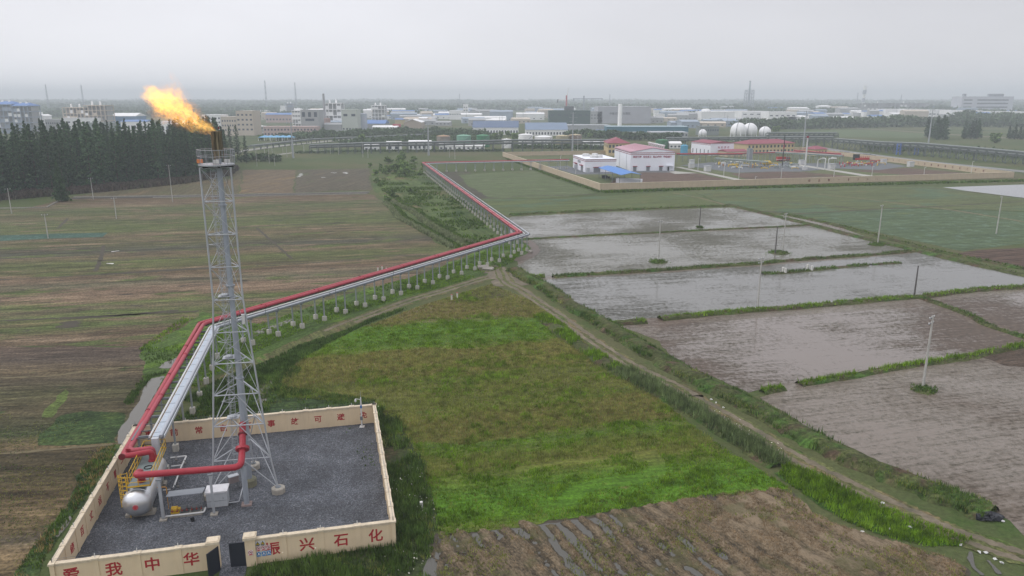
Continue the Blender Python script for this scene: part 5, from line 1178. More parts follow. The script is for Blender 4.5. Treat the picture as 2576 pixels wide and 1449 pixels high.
# marker posts
mk = paint('marker_white', C(228, 226, 220), .6)
def marker(f, b, h, r, l, cap=True):
    g = G(f(*b)); o = thing('marker_post', l, 'marker post', g, R(13), 'white marker posts')
    MB().box((0, 0, h / 2), (r * 2, r * 2, h)).build('post', mk, o, world=False)
    if cap: MB().box((0, 0, h + .05), (r * 2.3, r * 2.3, .1)).build('cap', REDF, o, world=False)
for q, l in (((1641, 908), 'left of two white marker posts by the tilled triangle'), ((1688, 892), 'right of two white marker posts by the tilled triangle'), ((1023, 670), 'leftmost white marker post behind the red pipe'), ((1059, 660), 'middle white marker post behind the red pipe'), ((1094, 672), 'white marker post half hidden by the red pipe')): marker(m2, q, 1.15, .14, l)
for q, l in (((149, 940), 'left white post at the end of the grass islet in the paddy'), ((173, 948), 'second white post at the end of the grass islet'), ((397, 908), 'white post behind the grass islet'), ((440, 925), 'white post in the middle of the grass islet')): marker(m4, q, 1.3, .2, l, False)
marker(b2_, (340, 1085), .75, .14, 'small white marker sign in weeds right of the yard wall', False)
# concrete culvert slabs beside the rack
for q, r_, l in (((1905, 640), .2, 'pale concrete slab lying tilted by the track junction'), ((1945, 655), -.3, 'second pale concrete slab lying by the track junction'), ((2300, 510), .9, 'tilted concrete block at the corner of the rack')):
    g = G(m2(*q)); o = thing('concrete_slab', l, 'slab', g, r_, 'loose concrete slabs'); MB().box((0, 0, .35), (2.6 if q[0] < 2000 else 1.0, 1.3 if q[0] < 2000 else 1.0, .5), 0, .25).build('slab', CONC, o, world=False)
# ------------------------------------------------------------------ trees
CONIF = leafmat('conifer_needles_material', [C(58, 82, 62), C(70, 96, 68), C(84, 110, 74), C(94, 118, 80)], .05, .3, .25, tree=.32)
BROAD = leafmat('broad_leaf_material', [C(92, 116, 68), C(112, 138, 78), C(132, 156, 88), C(146, 168, 102)], .1, .3, .3, tree=.2)
BARK = paint('bark', C(92, 80, 70), .95, 0, .2, 2)
def conifer_mesh(h, r, seed, n=46, per=26, size=.5, base=.1):
    global RNG
    RNG = np.random.default_rng(seed); out = []
    for i in range(n):
        t = (i + RNG.random()) / n; z = h * (base + (1 - base) * t); L = r * (1 - t) ** .75 * (.7 + .5 * RNG.random()) + .15
        a = i * 2.4 + RNG.normal(0, .3); u = RNG.random(per) ** .7
        p = np.column_stack([np.cos(a) * L * u, np.sin(a) * L * u, z - .12 * L * u + RNG.normal(0, .25, per)]) + RNG.normal(0, .12 + .18 * L, (per, 3)) * np.array([.7, .7, .35])
        out.append(quads(p, size * (.6 + .5 * (1 - t)), per))
    out.append(quads(np.column_stack([RNG.normal(0, .08, 14), RNG.normal(0, .08, 14), h * (1 - .05 * RNG.random(14))]), size * .5, 14))
    return np.concatenate(out)
def broad_mesh(h, r, seed, n=9, per=110, size=.45, low=.3):
    global RNG
    RNG = np.random.default_rng(seed); out = []
    for i in range(n):
        a = RNG.random() * 6.28; d = r * .62 * math.sqrt(RNG.random()); z = h * (low + (.92 - low) * RNG.random())
        s = r * (.32 + .25 * RNG.random()); out.append(leaves((d * math.cos(a), d * math.sin(a), z - s * .3), (s, s, s * .8), per, size))
    return np.concatenate(out)
def tree_proto(name, crown, h, r0, mat, label, cat, low=.9, group=None):
    o = thing(name, label, cat, (0, 0, 0), 0, group)
    raw_mesh('crown', crown, 4, mat, None, None, o)
    tb = MB(); tb.tube([(0, 0, -.1), (0.05, 0, h * .3), (0, .04, h * low)], [r0, r0 * .7, r0 * .15], 7)
    for k in range(5):
        a = k * 1.3; z = h * (.3 + .1 * k); tb.tube([(0, 0, z), (math.cos(a) * h * .07, math.sin(a) * h * .07, z + h * .06)], [r0 * .3, r0 * .1], 5)
    tb.build('trunk', BARK, o, world=False)
    return o
protos = []
def place(pr, p, s=1.0, rz=0.0, label=None, sxy=None, group=None):
    sc = (s * (sxy or 1), s * (sxy or 1), s)
    if not pr.get('_used'): pr['_used'] = 1; o = pr; o.location = p; o.rotation_euler = (0, 0, rz); o.scale = sc
    else: o = dup(pr, p, rz, None, sc)
    if label: o['label'] = label
    if group: o['group'] = group
    return o
random.seed(3)
PL = 'tall dark conifer in the dense plantation at the left edge'
con = [tree_proto('plantation_conifer', conifer_mesh(26, 3.3, 40 + i), 26, .28, CONIF, PL, 'tree', .95, 'conifers of the plantation') for i in range(5)]
front = [G(p) for p in ((-60, 515), (0, 498), (60, 490), (155, 486), (270, 473), (360, 465), (465, 455), (520, 445), (580, 435))]
cnt = 0
def front_x(t):
    L = [0]
    for a, b in zip(front, front[1:]): L.append(L[-1] + (b - a).length)
    s = t * L[-1]
    for i in range(len(front) - 1):
        if s <= L[i + 1]: return front[i].lerp(front[i + 1], (s - L[i]) / (L[i + 1] - L[i]))
    return front[-1]
rows = 9
for r_ in range(rows):
    m = 34 if r_ < 3 else 30
    for k in range(m):
        p = front_x((k + random.uniform(.1, .9)) / m); depth = r_ * (10 if r_ > 1 else 6) + random.uniform(0, 5)
        q = p * (1 + depth / p.length) + Vector((random.uniform(-1.5, 1.5) - depth * .12, 0, 0)); q.z = 0
        if cnt >= 292: break
        # the tops end where the photo's skyline of the wood does
        s = random.uniform(.8, 1.16) * (1.0 if q.x < -150 else .85)
        place(con[(k * 3 + r_) % 5], q, s, random.uniform(0, 6.28), PL, random.uniform(.95, 1.3)); cnt += 1
# a few stragglers right of the tower
for q in ((2220, 950, 610), (2330, 945, 625), (2395, 940, 612), (2480, 1000, 720)):
    g = G(c1(q[0], q[1])); h = HT(c1(q[0], q[1]), c1(0, q[2])[1]); place(con[q[0] % 5], g, h / 26, q[0], 'dark conifer at the right end of the plantation behind the flare tower', 1.15, 'conifers right of the tower')
lone = tree_proto('lone_conifer', conifer_mesh(16, 2.9, 77, 60, 40, .42, .04), 16, .3, leafmat('lone_conifer_material', [C(56, 78, 50), C(70, 96, 58), C(80, 108, 64)], .2, .3, .25), 'lone dark green conical conifer standing before the plantation', 'tree')
lone.location = G((155, 507)); lone.scale = (1, 1, .98)
ug = [G(p) for p in ((-300, 560), (0, 505), (150, 492), (270, 482), (465, 462), (580, 442), (600, 425), (560, 415), (450, 440), (260, 462), (0, 480), (-300, 520))]
q = scat(ug, 1.6); raw_mesh('undergrowth', blades(q, 2.4, .5, 5, lean=.6), 3, leafmat('undergrowth_material', [C(92, 80, 74), C(104, 92, 82), C(90, 96, 70)], .05, .3, .25))
# shrubs of the overgrown middle
shp = [tree_proto('shrub', broad_mesh(4, 2.2, 90 + i, 8, 60, .38, .1), 4, .1, BROAD, 'leafy shrub', 'shrub', .7, 'shrubs in the overgrown middle') for i in range(3)]
SL = 'bushy green shrub in the overgrown strip between the fields and the rack'
for i, (x, y, s) in enumerate(((1260, 1075, .7), (1300, 1110, .9), (1340, 1000, 1.3), (1330, 1090, 1.0), (1400, 1105, .9), (1440, 1000, 1.5), (1430, 1060, 1.3), (1480, 1080, 1.5), (1500, 1120, 1.1), (1545, 1120, 1.2), (1590, 1000, 1.2), (1580, 1060, 1.0), (1470, 950, 1.2), (1200, 1120, .8), (1210, 1190, .7), (1250, 1230, .6), (1380, 1340, 1.0), (1560, 1300, .8), (1330, 1390, .7), (1150, 1040, .7), (1250, 1035, .6), (1640, 1120, .7), (1680, 1040, .7), (1370, 1065, 1.1), (1460, 1130, 1.0), (1560, 1090, 1.0), (1520, 1050, 1.2))):
    place(shp[i % 3], G(c2(x, y)), s, i * 1.3, SL, 1.2)
q = keep(scat([G(p) for p in ((950, 450), (1060, 425), (1120, 470), (1290, 590), (1240, 650), (1180, 630), (1080, 560), (960, 480))], 1.1), 9, .5, 71)
raw_mesh('meadow_weeds', blades(q, .7, .2, 5, lean=.6), 3, mGREEN)
for pts_ in (((1085, 90), (1200, 220), (1400, 330), (1560, 420), (1640, 470)), ((1140, 90), (1300, 160), (1420, 250), (1580, 360), (1740, 450)), ((1380, 230), (1500, 300), (1680, 400), (1820, 430))):
    q = scatline(GG(m2, pts_), 2.2, 14); raw_mesh('bank_grass', blades(q, 1.1, .16, 5, lean=.6), 3, leafmat('silver_grass_material', [C(116, 134, 86), C(146, 152, 116), C(100, 124, 72)], .1))
    q = scatline([p + Vector((2.4, 0, 0)) for p in GG(m2, pts_)], 2.6, 12); raw_mesh('bank_grass', blades(q, .7, .16, 5), 3, mGREEN)
# hedge strip below the compound wall
q = scatline([G(p) for p in ((1515, 484), (1700, 478), (2000, 470), (2300, 462), (2560, 456), (2800, 452))], 7, 9); raw_mesh('wall_foot_weeds', blades(q, 1.0, .3, 4, lean=.7), 3, mGREEN)
q = scatline([G(p) for p in ((1275, 400), (1380, 440), (1510, 484))], 3, 5); raw_mesh('wall_foot_weeds', blades(q, .7, .25, 4, lean=.7), 3, mGREEN)
# broad leaved trees and conifer groups farther off
bp = [tree_proto('broadleaf_tree', broad_mesh(10, 5, 120 + i, 11, 80, .85, .18), 10, .3, BROAD, 'round broadleaf tree', 'tree', .6, 'trees among the works') for i in range(3)]
for i, (f, x, y, t, w, l) in enumerate(((c2, 1075, 800, 690, 1.0, 'dark dense tree left of the small white shed'), (c3, 1040, 745, 672, 1.3, 'large round tree at the foot of the tall white chimney'), (c3, 900, 745, 690, 1.5, 'wide low tree left of the big round tree'), (c3, 780, 745, 690, 1.5, 'tree behind the long white shed by the brown tank'), (c3, 620, 730, 672, 1.4, 'tree behind the tan and brown tanks'),
        (c2, 2440, 760, 680, 1.3, 'bushy tree between the dark green and white tanks'), (c2, 2540, 730, 665, 1.2, 'bushy tree behind the white tank at the centre'), (c3, 30, 770, 690, 1.1, 'tree beside the pair of white tanks'), (c2, 690, 700, 640, 1.2, 'tree below the grey unfinished building'), (c2, 210, 770, 720, .9, 'small tree by the blue roofed stalls'), (c2, 50, 770, 710, .9, 'small tree left of the blue roofed stalls'), (c2, 2380, 770, 700, .8, 'small tree right of the dark green tank'), (c3, 1640, 800, 740, 1.3, 'bush behind the blue tanks'), (c3, 1720, 790, 735, 1.3, 'bush behind the second white hall'),
        (c2, 560, 740, 690, 1.4, 'tree in front of the brick office row'), (c2, 760, 740, 690, 1.2, 'tree before the grey shed'), (c4, 2280, 795, 690, 1.2, 'round tree alone in the green at the far right'), (c4, 80, 690, 620, 1.2, 'tree at the edge of the far green field'))):
    g = G(f(x, y)); h = max(3.5, HT(f(x, y), f(x, t)[1])); place(bp[i % 3], g, h / 10, i, l, w)
cg_ = [tree_proto('tall_conifer', conifer_mesh(22, 3.4, 60 + i, 34, 22, .75, .08), 22, .3, CONIF, 'tall thin conifer', 'tree', .95, 'conifer groups in the far green') for i in range(3)]
for f, lst_, l in ((c4, ((1600, 740, 535), (1625, 745, 560), (1660, 750, 600), (1690, 755, 520), (1720, 758, 560), (1750, 752, 510), (1775, 758, 530), (1700, 765, 620), (1780, 765, 640)), 'tall conifer in the clump right of the leaning transmission pole'), (c4, ((1975, 745, 560), (2010, 750, 590), (2040, 755, 570), (2070, 752, 560), (2100, 755, 548), (2115, 750, 590), (1965, 755, 640)), 'tall conifer in the middle clump of the far green'), (c4, ((2420, 755, 620), (2450, 755, 650), (2480, 760, 605), (2530, 760, 625), (2560, 762, 650)), 'tall conifer in the clump at the right edge'),
        (c4, ((1000, 610, 530), (1060, 612, 525), (1300, 625, 580)), 'conifer in the belt before the white works')):
    for i, (x, y, t) in enumerate(lst_):
        g = G(f(x, y)); h = HT(f(x, y), f(x, t)[1]); place(cg_[i % 3], g, h / 22, i * 2.0, l, 1.35, l.replace('tall ', '').replace('conifer', 'conifers', 1))
# ------------------------------------------------------------------ gas compound
CW, CMAR = paint('hall_white', C(236, 238, 246, 1.2), .6, 0, .04, .3, .06), paint('maroon_paint', C(150, 40, 64), .55, 0, .1, .5)
CRM = paint('compound_wall_cream', C(212, 194, 168), .85, 0, .08, .2, .15); CRMB = paint('office_cream', C(222, 200, 156), .8, 0, .06, .4, .1); ROOFR = paint('red_tile', C(150, 78, 92), .7, 0, .15, .6)
GLASS = paint('dark_glass', C(74, 84, 98), .25, 0, .1, .2, 0, .5); BLUER = paint('blue_sheet_roof', C(54, 128, 208), .45, 0, .08, .5); ASPH = paint('yard_asphalt', C(104, 108, 112), .9, 0, .15, .3)
F_, R_c, RB, LB = Vector((39.9, 336.3, 0)), Vector((262.5, 391, 0)), Vector((229, 597, 0)), Vector((-6.6, 540, 0))
cg1 = fieldmat('compound_grass_material', R(13), None, C(98, 104, 70), patches=((C(84, 96, 60), .03, .5, .65, 1), (C(112, 106, 84), .05, .55, .7, 2)))
sheet('compound_ground', [F_, R_c, RB, LB], .05, cg1)
soil = fieldmat('compound_soil_material', R(13), None, C(104, 86, 76), patches=((C(88, 84, 66), .05, .52, .7, 2),), rows=(2.2, .1))
sheet('soil_plot', GG(c3, ((1300, 1088), (1640, 1092), (1900, 1106), (2235, 1184), (960, 1216), (1040, 1160), (1290, 1150))), .07, soil)
sheet('soil_plot', GG(c3, ((2200, 1105), (2560, 1082))) + GG(c4, ((340, 1086), (960, 1140), (130, 1168))) + GG(c3, ((2420, 1182),)), .07, soil)
sheet('soil_plot', GG(c4, ((1380, 1046), (2110, 1108), (1500, 1126), (840, 1076))), .07, soil)
sheet('yard_paving', GG(c3, ((320, 1032), (565, 1026), (735, 1085), (1190, 1070), (1650, 1074), (1680, 1096), (1300, 1092), (900, 1112), (640, 1112), (460, 1060))), .08, ASPH)
sheet('yard_paving', GG(c3, ((1690, 1022), (1990, 990), (2560, 1000))) + GG(c4, ((400, 1000), (1180, 992), (1400, 1030), (1120, 1068), (700, 1052), (320, 1084), (0, 1084))) + GG(c3, ((2240, 1096), (1900, 1045))), .08, ASPH)
PAV = paint('concrete_path', C(176, 174, 166), .85, 0, .1, .3)
sheet('concrete_path', GG(c3, ((1630, 1036), (1700, 1038), (2400, 1182), (2320, 1186))), .1, PAV)
sheet('concrete_path', GG(c4, ((255, 1016), (335, 1014), (1150, 1141), (1040, 1144))), .1, PAV)
sheet('concrete_path', GG(c3, ((1575, 1085), (1640, 1080), (1870, 1100), (1640, 1108))), .1, PAV)
def cwall(label, a, b, chars='', cs=None, inside=True, h=2.75):
    d = (b - a).normalized(); L = (b - a).length; an = math.atan2(d.y, d.x)
    w = thing('compound_wall', label, 'wall', a, an, 'walls of the gas compound')
    MB().box((L / 2, 0, h / 2), (L, .3, h)).build('wall_panel', CRM, w, world=False); MB().box((L / 2, 0, h + .08), (L, .55, .16)).build('coping', CREAMC, w, world=False)
    n = min(45, int(L / 5.5))
    for i in range(1, n): MB().box((L * i / n, 0, h / 2), (.5, .44, h - .05)).build('pilaster', CRM, w, world=False)
    for i, ch in enumerate(chars):
        s = cs[0] + (cs[1] - cs[0]) * i / (len(chars) - 1); g = glyph(ch, 1.35, paint('dull_red_paint', C(120, 60, 56), .8), w, a, Vector((1, 0, 0)) , .02)
        g.location = (s, -.17, 1.4); g.rotation_euler = (math.pi / 2, 0, 0)
sF = lambda x, y: (G(c4(x, y)) - F_).dot((R_c - F_).normalized())
cwall('long cream front wall of the gas compound with eight small dark red characters', F_, R_c, '安全第一预防为主', (sF(383, 1200), sF(1124, 1190)))
cwall('cream left wall of the gas compound receding towards the white sheds', LB, F_)
cwall('cream back wall of the gas compound behind the halls', LB, RB)
cwall('cream right wall of the gas compound with a row of dark characters beside the road', RB, R_c, '安全生产人人有责遵章守纪保平安', ((RB - G(c4(1000, 985))).length, (RB - G(c4(2150, 1105))).length))
def house(name, label, cat, a, b, depth, h, wall_m, roof='flat', roof_m=None, rise=1.5, win=(), doors=(), bands=(), group=None, over=.4, ax='x', back=0.0):
    """a building on ground points a (front left) and b (front right); win: (face, n, z, w, h) rows"""
    d = (b - a); W_ = d.length; an = math.atan2(d.y, d.x)
    o = thing(name, label, cat, Vector((a.x, a.y, 0)), an, group)
    wm = MB(); wm.box((W_ / 2, depth / 2, h / 2), (W_, depth, h))
    if roof == 'gable_front': wm.add([(0, .01, h), (W_, .01, h), (W_ / 2, .01, h + rise), (0, depth - .01, h), (W_, depth - .01, h), (W_ / 2, depth - .01, h + rise)], [(0, 1, 2), (3, 5, 4), (0, 2, 5, 3), (1, 4, 5, 2)])
    wm.build('wall', wall_m, o, world=False)
    rm = MB(); v = over; rm_ = roof_m or wall_m
    if roof == 'flat': rm.box((W_ / 2, depth / 2, h + .15), (W_ + v, depth + v, .3))
    elif roof == 'gable': rm.add([(-v, -v, h), (W_ + v, -v, h), (W_ + v, depth + v, h), (-v, depth + v, h), (-v, depth / 2, h + rise), (W_ + v, depth / 2, h + rise)], [(0, 1, 5, 4), (2, 3, 4, 5), (0, 4, 3), (1, 2, 5), (0, 3, 2, 1)])
    elif roof == 'gable_front':
        for s in (0, 1):
            x0, x1 = (-v, W_ / 2) if s == 0 else (W_ / 2, W_ + v); z0, z1 = (h, h + rise) if s == 0 else (h + rise, h)
            rm.add([(x0, -v, z0 + .12), (x1, -v, z1 + .12), (x1, depth + v, z1 + .12), (x0, depth + v, z0 + .12), (x0, -v, z0 + .3), (x1, -v, z1 + .3), (x1, depth + v, z1 + .3), (x0, depth + v, z0 + .3)], [(0, 3, 2, 1), (4, 5, 6, 7), (0, 1, 5, 4), (1, 2, 6, 5), (2, 3, 7, 6), (3, 0, 4, 7)])
    elif roof == 'hip':
        q = min(W_, depth) / 2
        rp = [(q, depth / 2, h + rise), (W_ - q, depth / 2, h + rise)] if W_ >= depth else [(W_ / 2, q, h + rise), (W_ / 2, depth - q, h + rise)]
        c_ = [(-v, -v, h), (W_ + v, -v, h), (W_ + v, depth + v, h), (-v, depth + v, h)]
        rm.add(c_ + rp, [(0, 1, 5, 4), (1, 2, 5), (2, 3, 4, 5), (3, 0, 4), (0, 3, 2, 1)] if W_ >= depth else [(0, 1, 4), (1, 2, 5, 4), (2, 3, 5), (3, 0, 4, 5), (0, 3, 2, 1)])
    rm.build('roof', rm_, o, world=False)
    for face, n, z, w, hh in win:
        for i in range(n):
            t = (i + .5) / n
            if face == 'f': c_, d_ = (W_ * t, -.02, z), (w, .12, hh)
            elif face == 'l': c_, d_ = (-.02, depth * t, z), (.12, w, hh)
            else: c_, d_ = (W_ + .02, depth * t, z), (.12, w, hh)
            MB().box(c_, d_).build('window', GLASS, o, world=False)
    for face, t, w, hh, m_ in doors:
        if face == 'f': MB().box((W_ * t, -.03, hh / 2), (w, .16, hh)).build('door', m_, o, world=False); MB().box((W_ * t, -.55, hh + .25), (w + .5, 1.1, .3), 0, R(-14)).build('awning', CMAR, o, world=False)
        else: MB().box((-.03, depth * t, hh / 2), (.16, w, hh)).build('door', m_, o, world=False); MB().box((-.55, depth * t, hh + .25), (1.1, w + .5, .4)).build('awning', CMAR, o, world=False)
    for z, t_, m_ in bands:
        bm_ = MB(); bm_.box((W_ / 2, -.03, z), (W_ + .1, .1, t_)); bm_.box((-.03, depth / 2, z), (.1, depth, t_)); bm_.build('painted_band', m_, o, world=False)
    return o, W_
DGREY = paint('roller_door_grey', C(140, 144, 150), .6)
a = G(c3(1190, 1078)); b = a + Vector((math.cos(R(5)), math.sin(R(5)), 0)) * 25.6
bh, W_ = house('gas_hall', 'largest white hall with maroon bands and red lettering in the gas compound', 'hall', a, b, 42, 10.6, CW, 'gable_front', paint('pale_red_roof', C(196, 150, 164), .6), 2.2,
    doors=(('f', .1, 1.9, 2.4, DGREY), ('f', .4, 1.9, 2.4, DGREY), ('f', .69, 1.9, 2.4, DGREY)), bands=((10.2, .35, CMAR), (9.3, .3, CMAR)), over=.3)
for i, ch in enumerate('规范管理安全至上精心操作平稳运行'):
    x = 1.9 + i * 1.22 + (i // 4) * .95; g = glyph(ch, 1.3, paint('hall_letter_red', C(170, 50, 90), .6), bh, a, Vector((1, 0, 0)), .02); g.location = (x, -.08, 7.9); g.rotation_euler = (math.pi / 2, 0, 0)
for i in range(9):
    y = 3 + i * 4.4; MB().add([(.3, y, 10.98), (12.6, y, 13.12), (12.6, y + .9, 13.12), (.3, y + .9, 10.98)], [(0, 1, 2, 3)]).build('roof_stripe', CMAR, bh, world=False)
for i in range(8):
    vx = MB(); vx.lathe([(.5, 12.3), (.5, 13.4), (1.0, 13.5), (1.0, 14.0), (.3, 14.3)], (20.5, 6 + i * 4.4, 0), 10); vx.build('roof_vent', WHITEP, bh, world=False, smooth=True)
MB().box((22.6, -1.0, 3.1), (4, 2.2, .25)).build('porch_roof', CW, bh, world=False); MB().box((21.8, -.05, 1.2), (1.4, .12, 2.2)).build('door', DARK, bh, world=False)
for x in (20.8, 24.4): MB().box((x, -1.9, 1.5), (.25, .25, 3)).build('porch_post', CW, bh, world=False)
for y in (9.5, 27): MB().box((-.1, y, 5.3), (.18, .18, 10.4)).build('downpipe', GREYW, bh, world=False)
a = G(c3(735, 1092)); b = a + Vector((math.cos(R(8)), math.sin(R(8)), 0)) * 17.8
sh, W_ = house('workshop', 'small white workshop with maroon bands and white roof drums', 'hall', a, b, 31, 7.2, CW, 'flat', CW, 1, doors=(('l', .25, 5, 3.2, DGREY), ('l', .72, 5, 3.2, DGREY), ('f', .38, 3.8, 2.6, DGREY)), bands=((7.0, .28, CMAR), (6.2, .26, CMAR)))
MB().box((W_ / 2, 15.5, 7.36), (W_ - 1, 29.6, .14)).build('roof_cover', paint('pinkish_roof', C(190, 110, 128), .7), sh, world=False)
for x, y, r_ in ((5.2, 20, 2.2), (7, 9, 2.3), (10.5, 8.5, 1.6), (11, 22, 1.8)):
    v_ = MB(); v_.lathe([(r_, 7.4), (r_, 8.7), (r_ * .8, 9.0), (r_ * .2, 9.05)], (x, y, 0), 16); v_.build('roof_drum', WHITEP, sh, world=False, smooth=True)
for i, ch in enumerate('压缩机房'): g = glyph(ch, 1.5, paint('dark_letter', C(80, 80, 96), .6), sh, a, Vector((1, 0, 0)), .02); g.location = (-.1, 17.5 - i * 2.0, 4.9); g.rotation_euler = (math.pi / 2, 0, -math.pi / 2)
for q, l in (((640, 1060), 'left of two white cooling boxes beside the workshop'), ((765, 1095), 'right of two white cooling boxes beside the workshop')):
    p = G(c3(*q)); o = thing('cooling_box', l, 'cooler', p, R(8), 'cooling boxes'); MB().box((0, 0, 1.3), (1.6, 1.6, 2.6)).build('body', GREYW, o, world=False); MB().box((0, 0, 2.75), (1.9, 1.9, .3)).build('hood', WHITEP, o, world=False)
# blue canopy
pts = [G(c3(868, 1042), 5.2), G(c3(1050, 1034), 5.2), G(c3(1305, 1110), 5.2), G(c3(1098, 1117), 5.2)]
cn = thing('blue_canopy', 'bright blue sheet canopy on posts before the white halls', 'canopy', Vector((pts[3].x, pts[3].y, 0)))
m0, m1_ = (pts[0] + pts[1]) / 2 + Vector((0, 0, .9)), (pts[2] + pts[3]) / 2 + Vector((0, 0, .9))
mb = MB(); dn = Vector((0, 0, -.12)); vs = [pts[0], m0, pts[1], pts[3], m1_, pts[2]]; mb.add(vs + [p + dn for p in vs], [(0, 1, 4, 3), (1, 2, 5, 4), (6, 9, 10, 7), (7, 10, 11, 8), (0, 3, 9, 6), (2, 8, 11, 5), (0, 6, 7, 1), (1, 7, 8, 2), (3, 4, 10, 9), (4, 5, 11, 10)]); mb.build('roof', BLUER, cn)
for t in (.05, .35, .65, .95):
    for p, q in ((pts[0], pts[3]), (pts[1], pts[2])): r_ = p.lerp(q, t); MB().tube([(r_.x, r_.y, 0), (r_.x, r_.y, 5.1)], .12, 6).build('post', STEELD, cn)
lw_a, lw_b = G(c3(1045, 1195)), G(c3(1292, 1210)); house('low_wall', 'low white walled pen at the end of the blue canopy', 'pen', lw_a, lw_b, 2.5, 2.0, CW, 'flat', CW, over=.1)
p = G(c3(930, 1150)); o = thing('machinery', 'dark machine parts stored under the blue canopy', 'machinery', p); mm = MB(); mm.box((0, 0, .7), (2.6, 1.6, 1.4)); mm.tube([(-1.4, .2, 1.1), (1.6, .2, 1.1)], .5, 10); mm.box((2.2, 0, .5), (1, 1.2, 1)); mm.build('machine_body', DARK, o, world=False)
# second white hall, cream office blocks
a, b = G(c3(1800, 895)), G(c3(1992, 922)); R2 = G(c3(2180, 912))
w2_, W_ = house('pump_house', 'white hall with red roof and four red characters beyond the blue tanks', 'hall', a, b, (R2 - b).length, 8.6, CW, 'gable', ROOFR, 1.6, win=(('f', 5, 2.2, .9, 3.4),), bands=((8.3, .3, CMAR), (7.5, .3, CMAR)))
dpt = (R2 - b).length
for i, ch in enumerate('消防泵房'): g = glyph(ch, 1.5, paint('hall_letter_red', C(170, 50, 90), .6), w2_, a, Vector((1, 0, 0)), .02); g.location = (W_ + .1, dpt * .35 + i * 2.6, 5.6); g.rotation_euler = (math.pi / 2, 0, math.pi / 2)
a, b = G(c3(2365, 912)), G(c4(258, 897)); house('office_block', 'two storey cream office with red hipped roof and rows of windows', 'building', a, b, 17, 7.6, CRMB, 'hip', ROOFR, 2.8, win=(('f', 13, 5.6, 1.5, 1.8), ('f', 13, 2.2, 1.5, 1.8)), over=1.0)
a, b = G(c3(965, 925)), G(c3(1180, 925)); house('office_block', 'cream block with red hipped roof half hidden behind the largest white hall', 'building', a, b, 26, 9.0, CRMB, 'hip', ROOFR, 3.6, win=(('f', 6, 6.8, 1.6, 2), ('f', 6, 3.2, 1.6, 2), ('l', 5, 6.8, 1.6, 2)), over=.8)
a, b = G(c4(470, 925)), G(c4(592, 918)); house('guard_house', 'small cream guard house with red roof near the parked cars', 'building', a, b, 10, 4.6, CRMB, 'hip', ROOFR, 2.2, win=(('f', 4, 2.6, 1.4, 1.5),), over=.8)
a, b = G(c3(2160, 935)), G(c3(2370, 930)); house('open_shed', 'low shed with a red roof left of the two storey cream office', 'shed', a, b, 12, 3.6, CRM, 'gable', ROOFR, 1.4)
# tanks, boxes
def vtank(name, label, cat, p, r, h, mat, roof_m=None, group=None, rise=.12, bands=0, stair=True):
    o = thing(name, label, cat, p, 0, group)
    MB().lathe([(r, 0), (r, h), (r * .98, h + .02)], (0, 0, 0), 28).build('shell', mat, o, world=False, smooth=True)
    MB().lathe([(r * 1.02, h), (r * .5, h + r * rise * .7), (.3, h + r * rise), (.3, h + r * rise + .5), (.02, h + r * rise + .55)], (0, 0, 0), 24).build('roof', roof_m or mat, o, world=False, smooth=True)
    if stair: MB().tube([(r * 1.04 * math.cos(t), r * 1.04 * math.sin(t), h * (t + 2.6) / 2.2) for t in (-2.6 + i * .22 for i in range(11))], .14, 5).build('stair', STEELD, o, world=False)
    return o
for x, l in ((1718, 'left of two upright blue cylinders beside the second white hall'), (1740, 'right of two upright blue cylinders beside the second white hall')):
    p = G(c3(x, 920)); vtank('blue_cylinder', l, 'tank', p, 1.9, HT(c3(x, 920), c3(x, 820)[1]), paint('tank_light_blue', C(90, 170, 206), .5), None, 'blue cylinders', .3, 0, False)
for f, x, y, s, l in ((c3, 1808, 1005, 1.0, 'white cabinet farther back beside the process yard'), (c3, 1803, 1048, 1.1, 'white cabinet beside the concrete path, nearer of the left pair'), (c3, 1966, 1082, 1.2, 'white cabinet at the corner of the process yard'), (c4, 335, 1012, 1.1, 'white cabinet left of the white mast'), (c4, 636, 1058, 1.2, 'white cabinet before the pipe manifold'), (c4, 1432, 1035, 1.2, 'white cabinet by the right soil plot'), (c4, 1160, 1004, 1.1, 'white cabinet at the back of the manifold')):
    p = G(f(x, y)); o = thing('white_cabinet', l, 'cabinet', p, R(13), 'white cabinets of the compound'); MB().box((0, 0, 1.25 * s), (2.8 * s, 2 * s, 2.3 * s)).build('body', WHITEP, o, world=False); MB().box((0, 0, 2.55 * s), (3.1 * s, 2.3 * s, .3)).build('lid', GREYW, o, world=False)
g = G(c4(370, 1065)); h = HT(c4(370, 1065), c4(0, 725)[1]); o = thing('vent_mast', 'tall white vent mast in the middle of the compound', 'mast', g); MB().lathe([(.55, 0), (.38, h - 1)], (0, 0, 0), 10).build('shaft', WHITEP, o, world=False, smooth=True); MB().lathe([(.7, h - 1), (.7, h)], (0, 0, 0), 10).build('cap', CMAR, o, world=False); MB().box((0, 0, 1), (2.4, 2, 2)).build('base', WHITEP, o, world=False)
g = G(c4(143, 1040)); h = HT(c4(143, 1040), c4(0, 715)[1]); o = thing('vent_stack', 'black topped slim vent stack before the cream office', 'stack', g); MB().lathe([(.35, 0), (.3, h * .58)], (0, 0, 0), 8).build('lower_pipe', paint('stack_dark', C(60, 58, 60), .6), o, world=False); MB().lathe([(.42, h * .58), (.42, h * .7)], (0, 0, 0), 8).build('red_joint', CMAR, o, world=False); MB().lathe([(.24, h * .7), (.24, h)], (0, 0, 0), 8).build('tip_pipe', DARK, o, world=False)
g = G(c3(2385, 1000)); o = thing('lift_tower', 'grey lattice tower in the pipework left of the cream office', 'tower', g, R(13)); hh = HT(c3(2385, 1000), c3(0, 845)[1])
for x in (-1.2, 1.2):
    for y in (-1.2, 1.2): MB().box((x, y, hh / 2), (.3, .3, hh)).build('leg', STEEL, o, world=False)
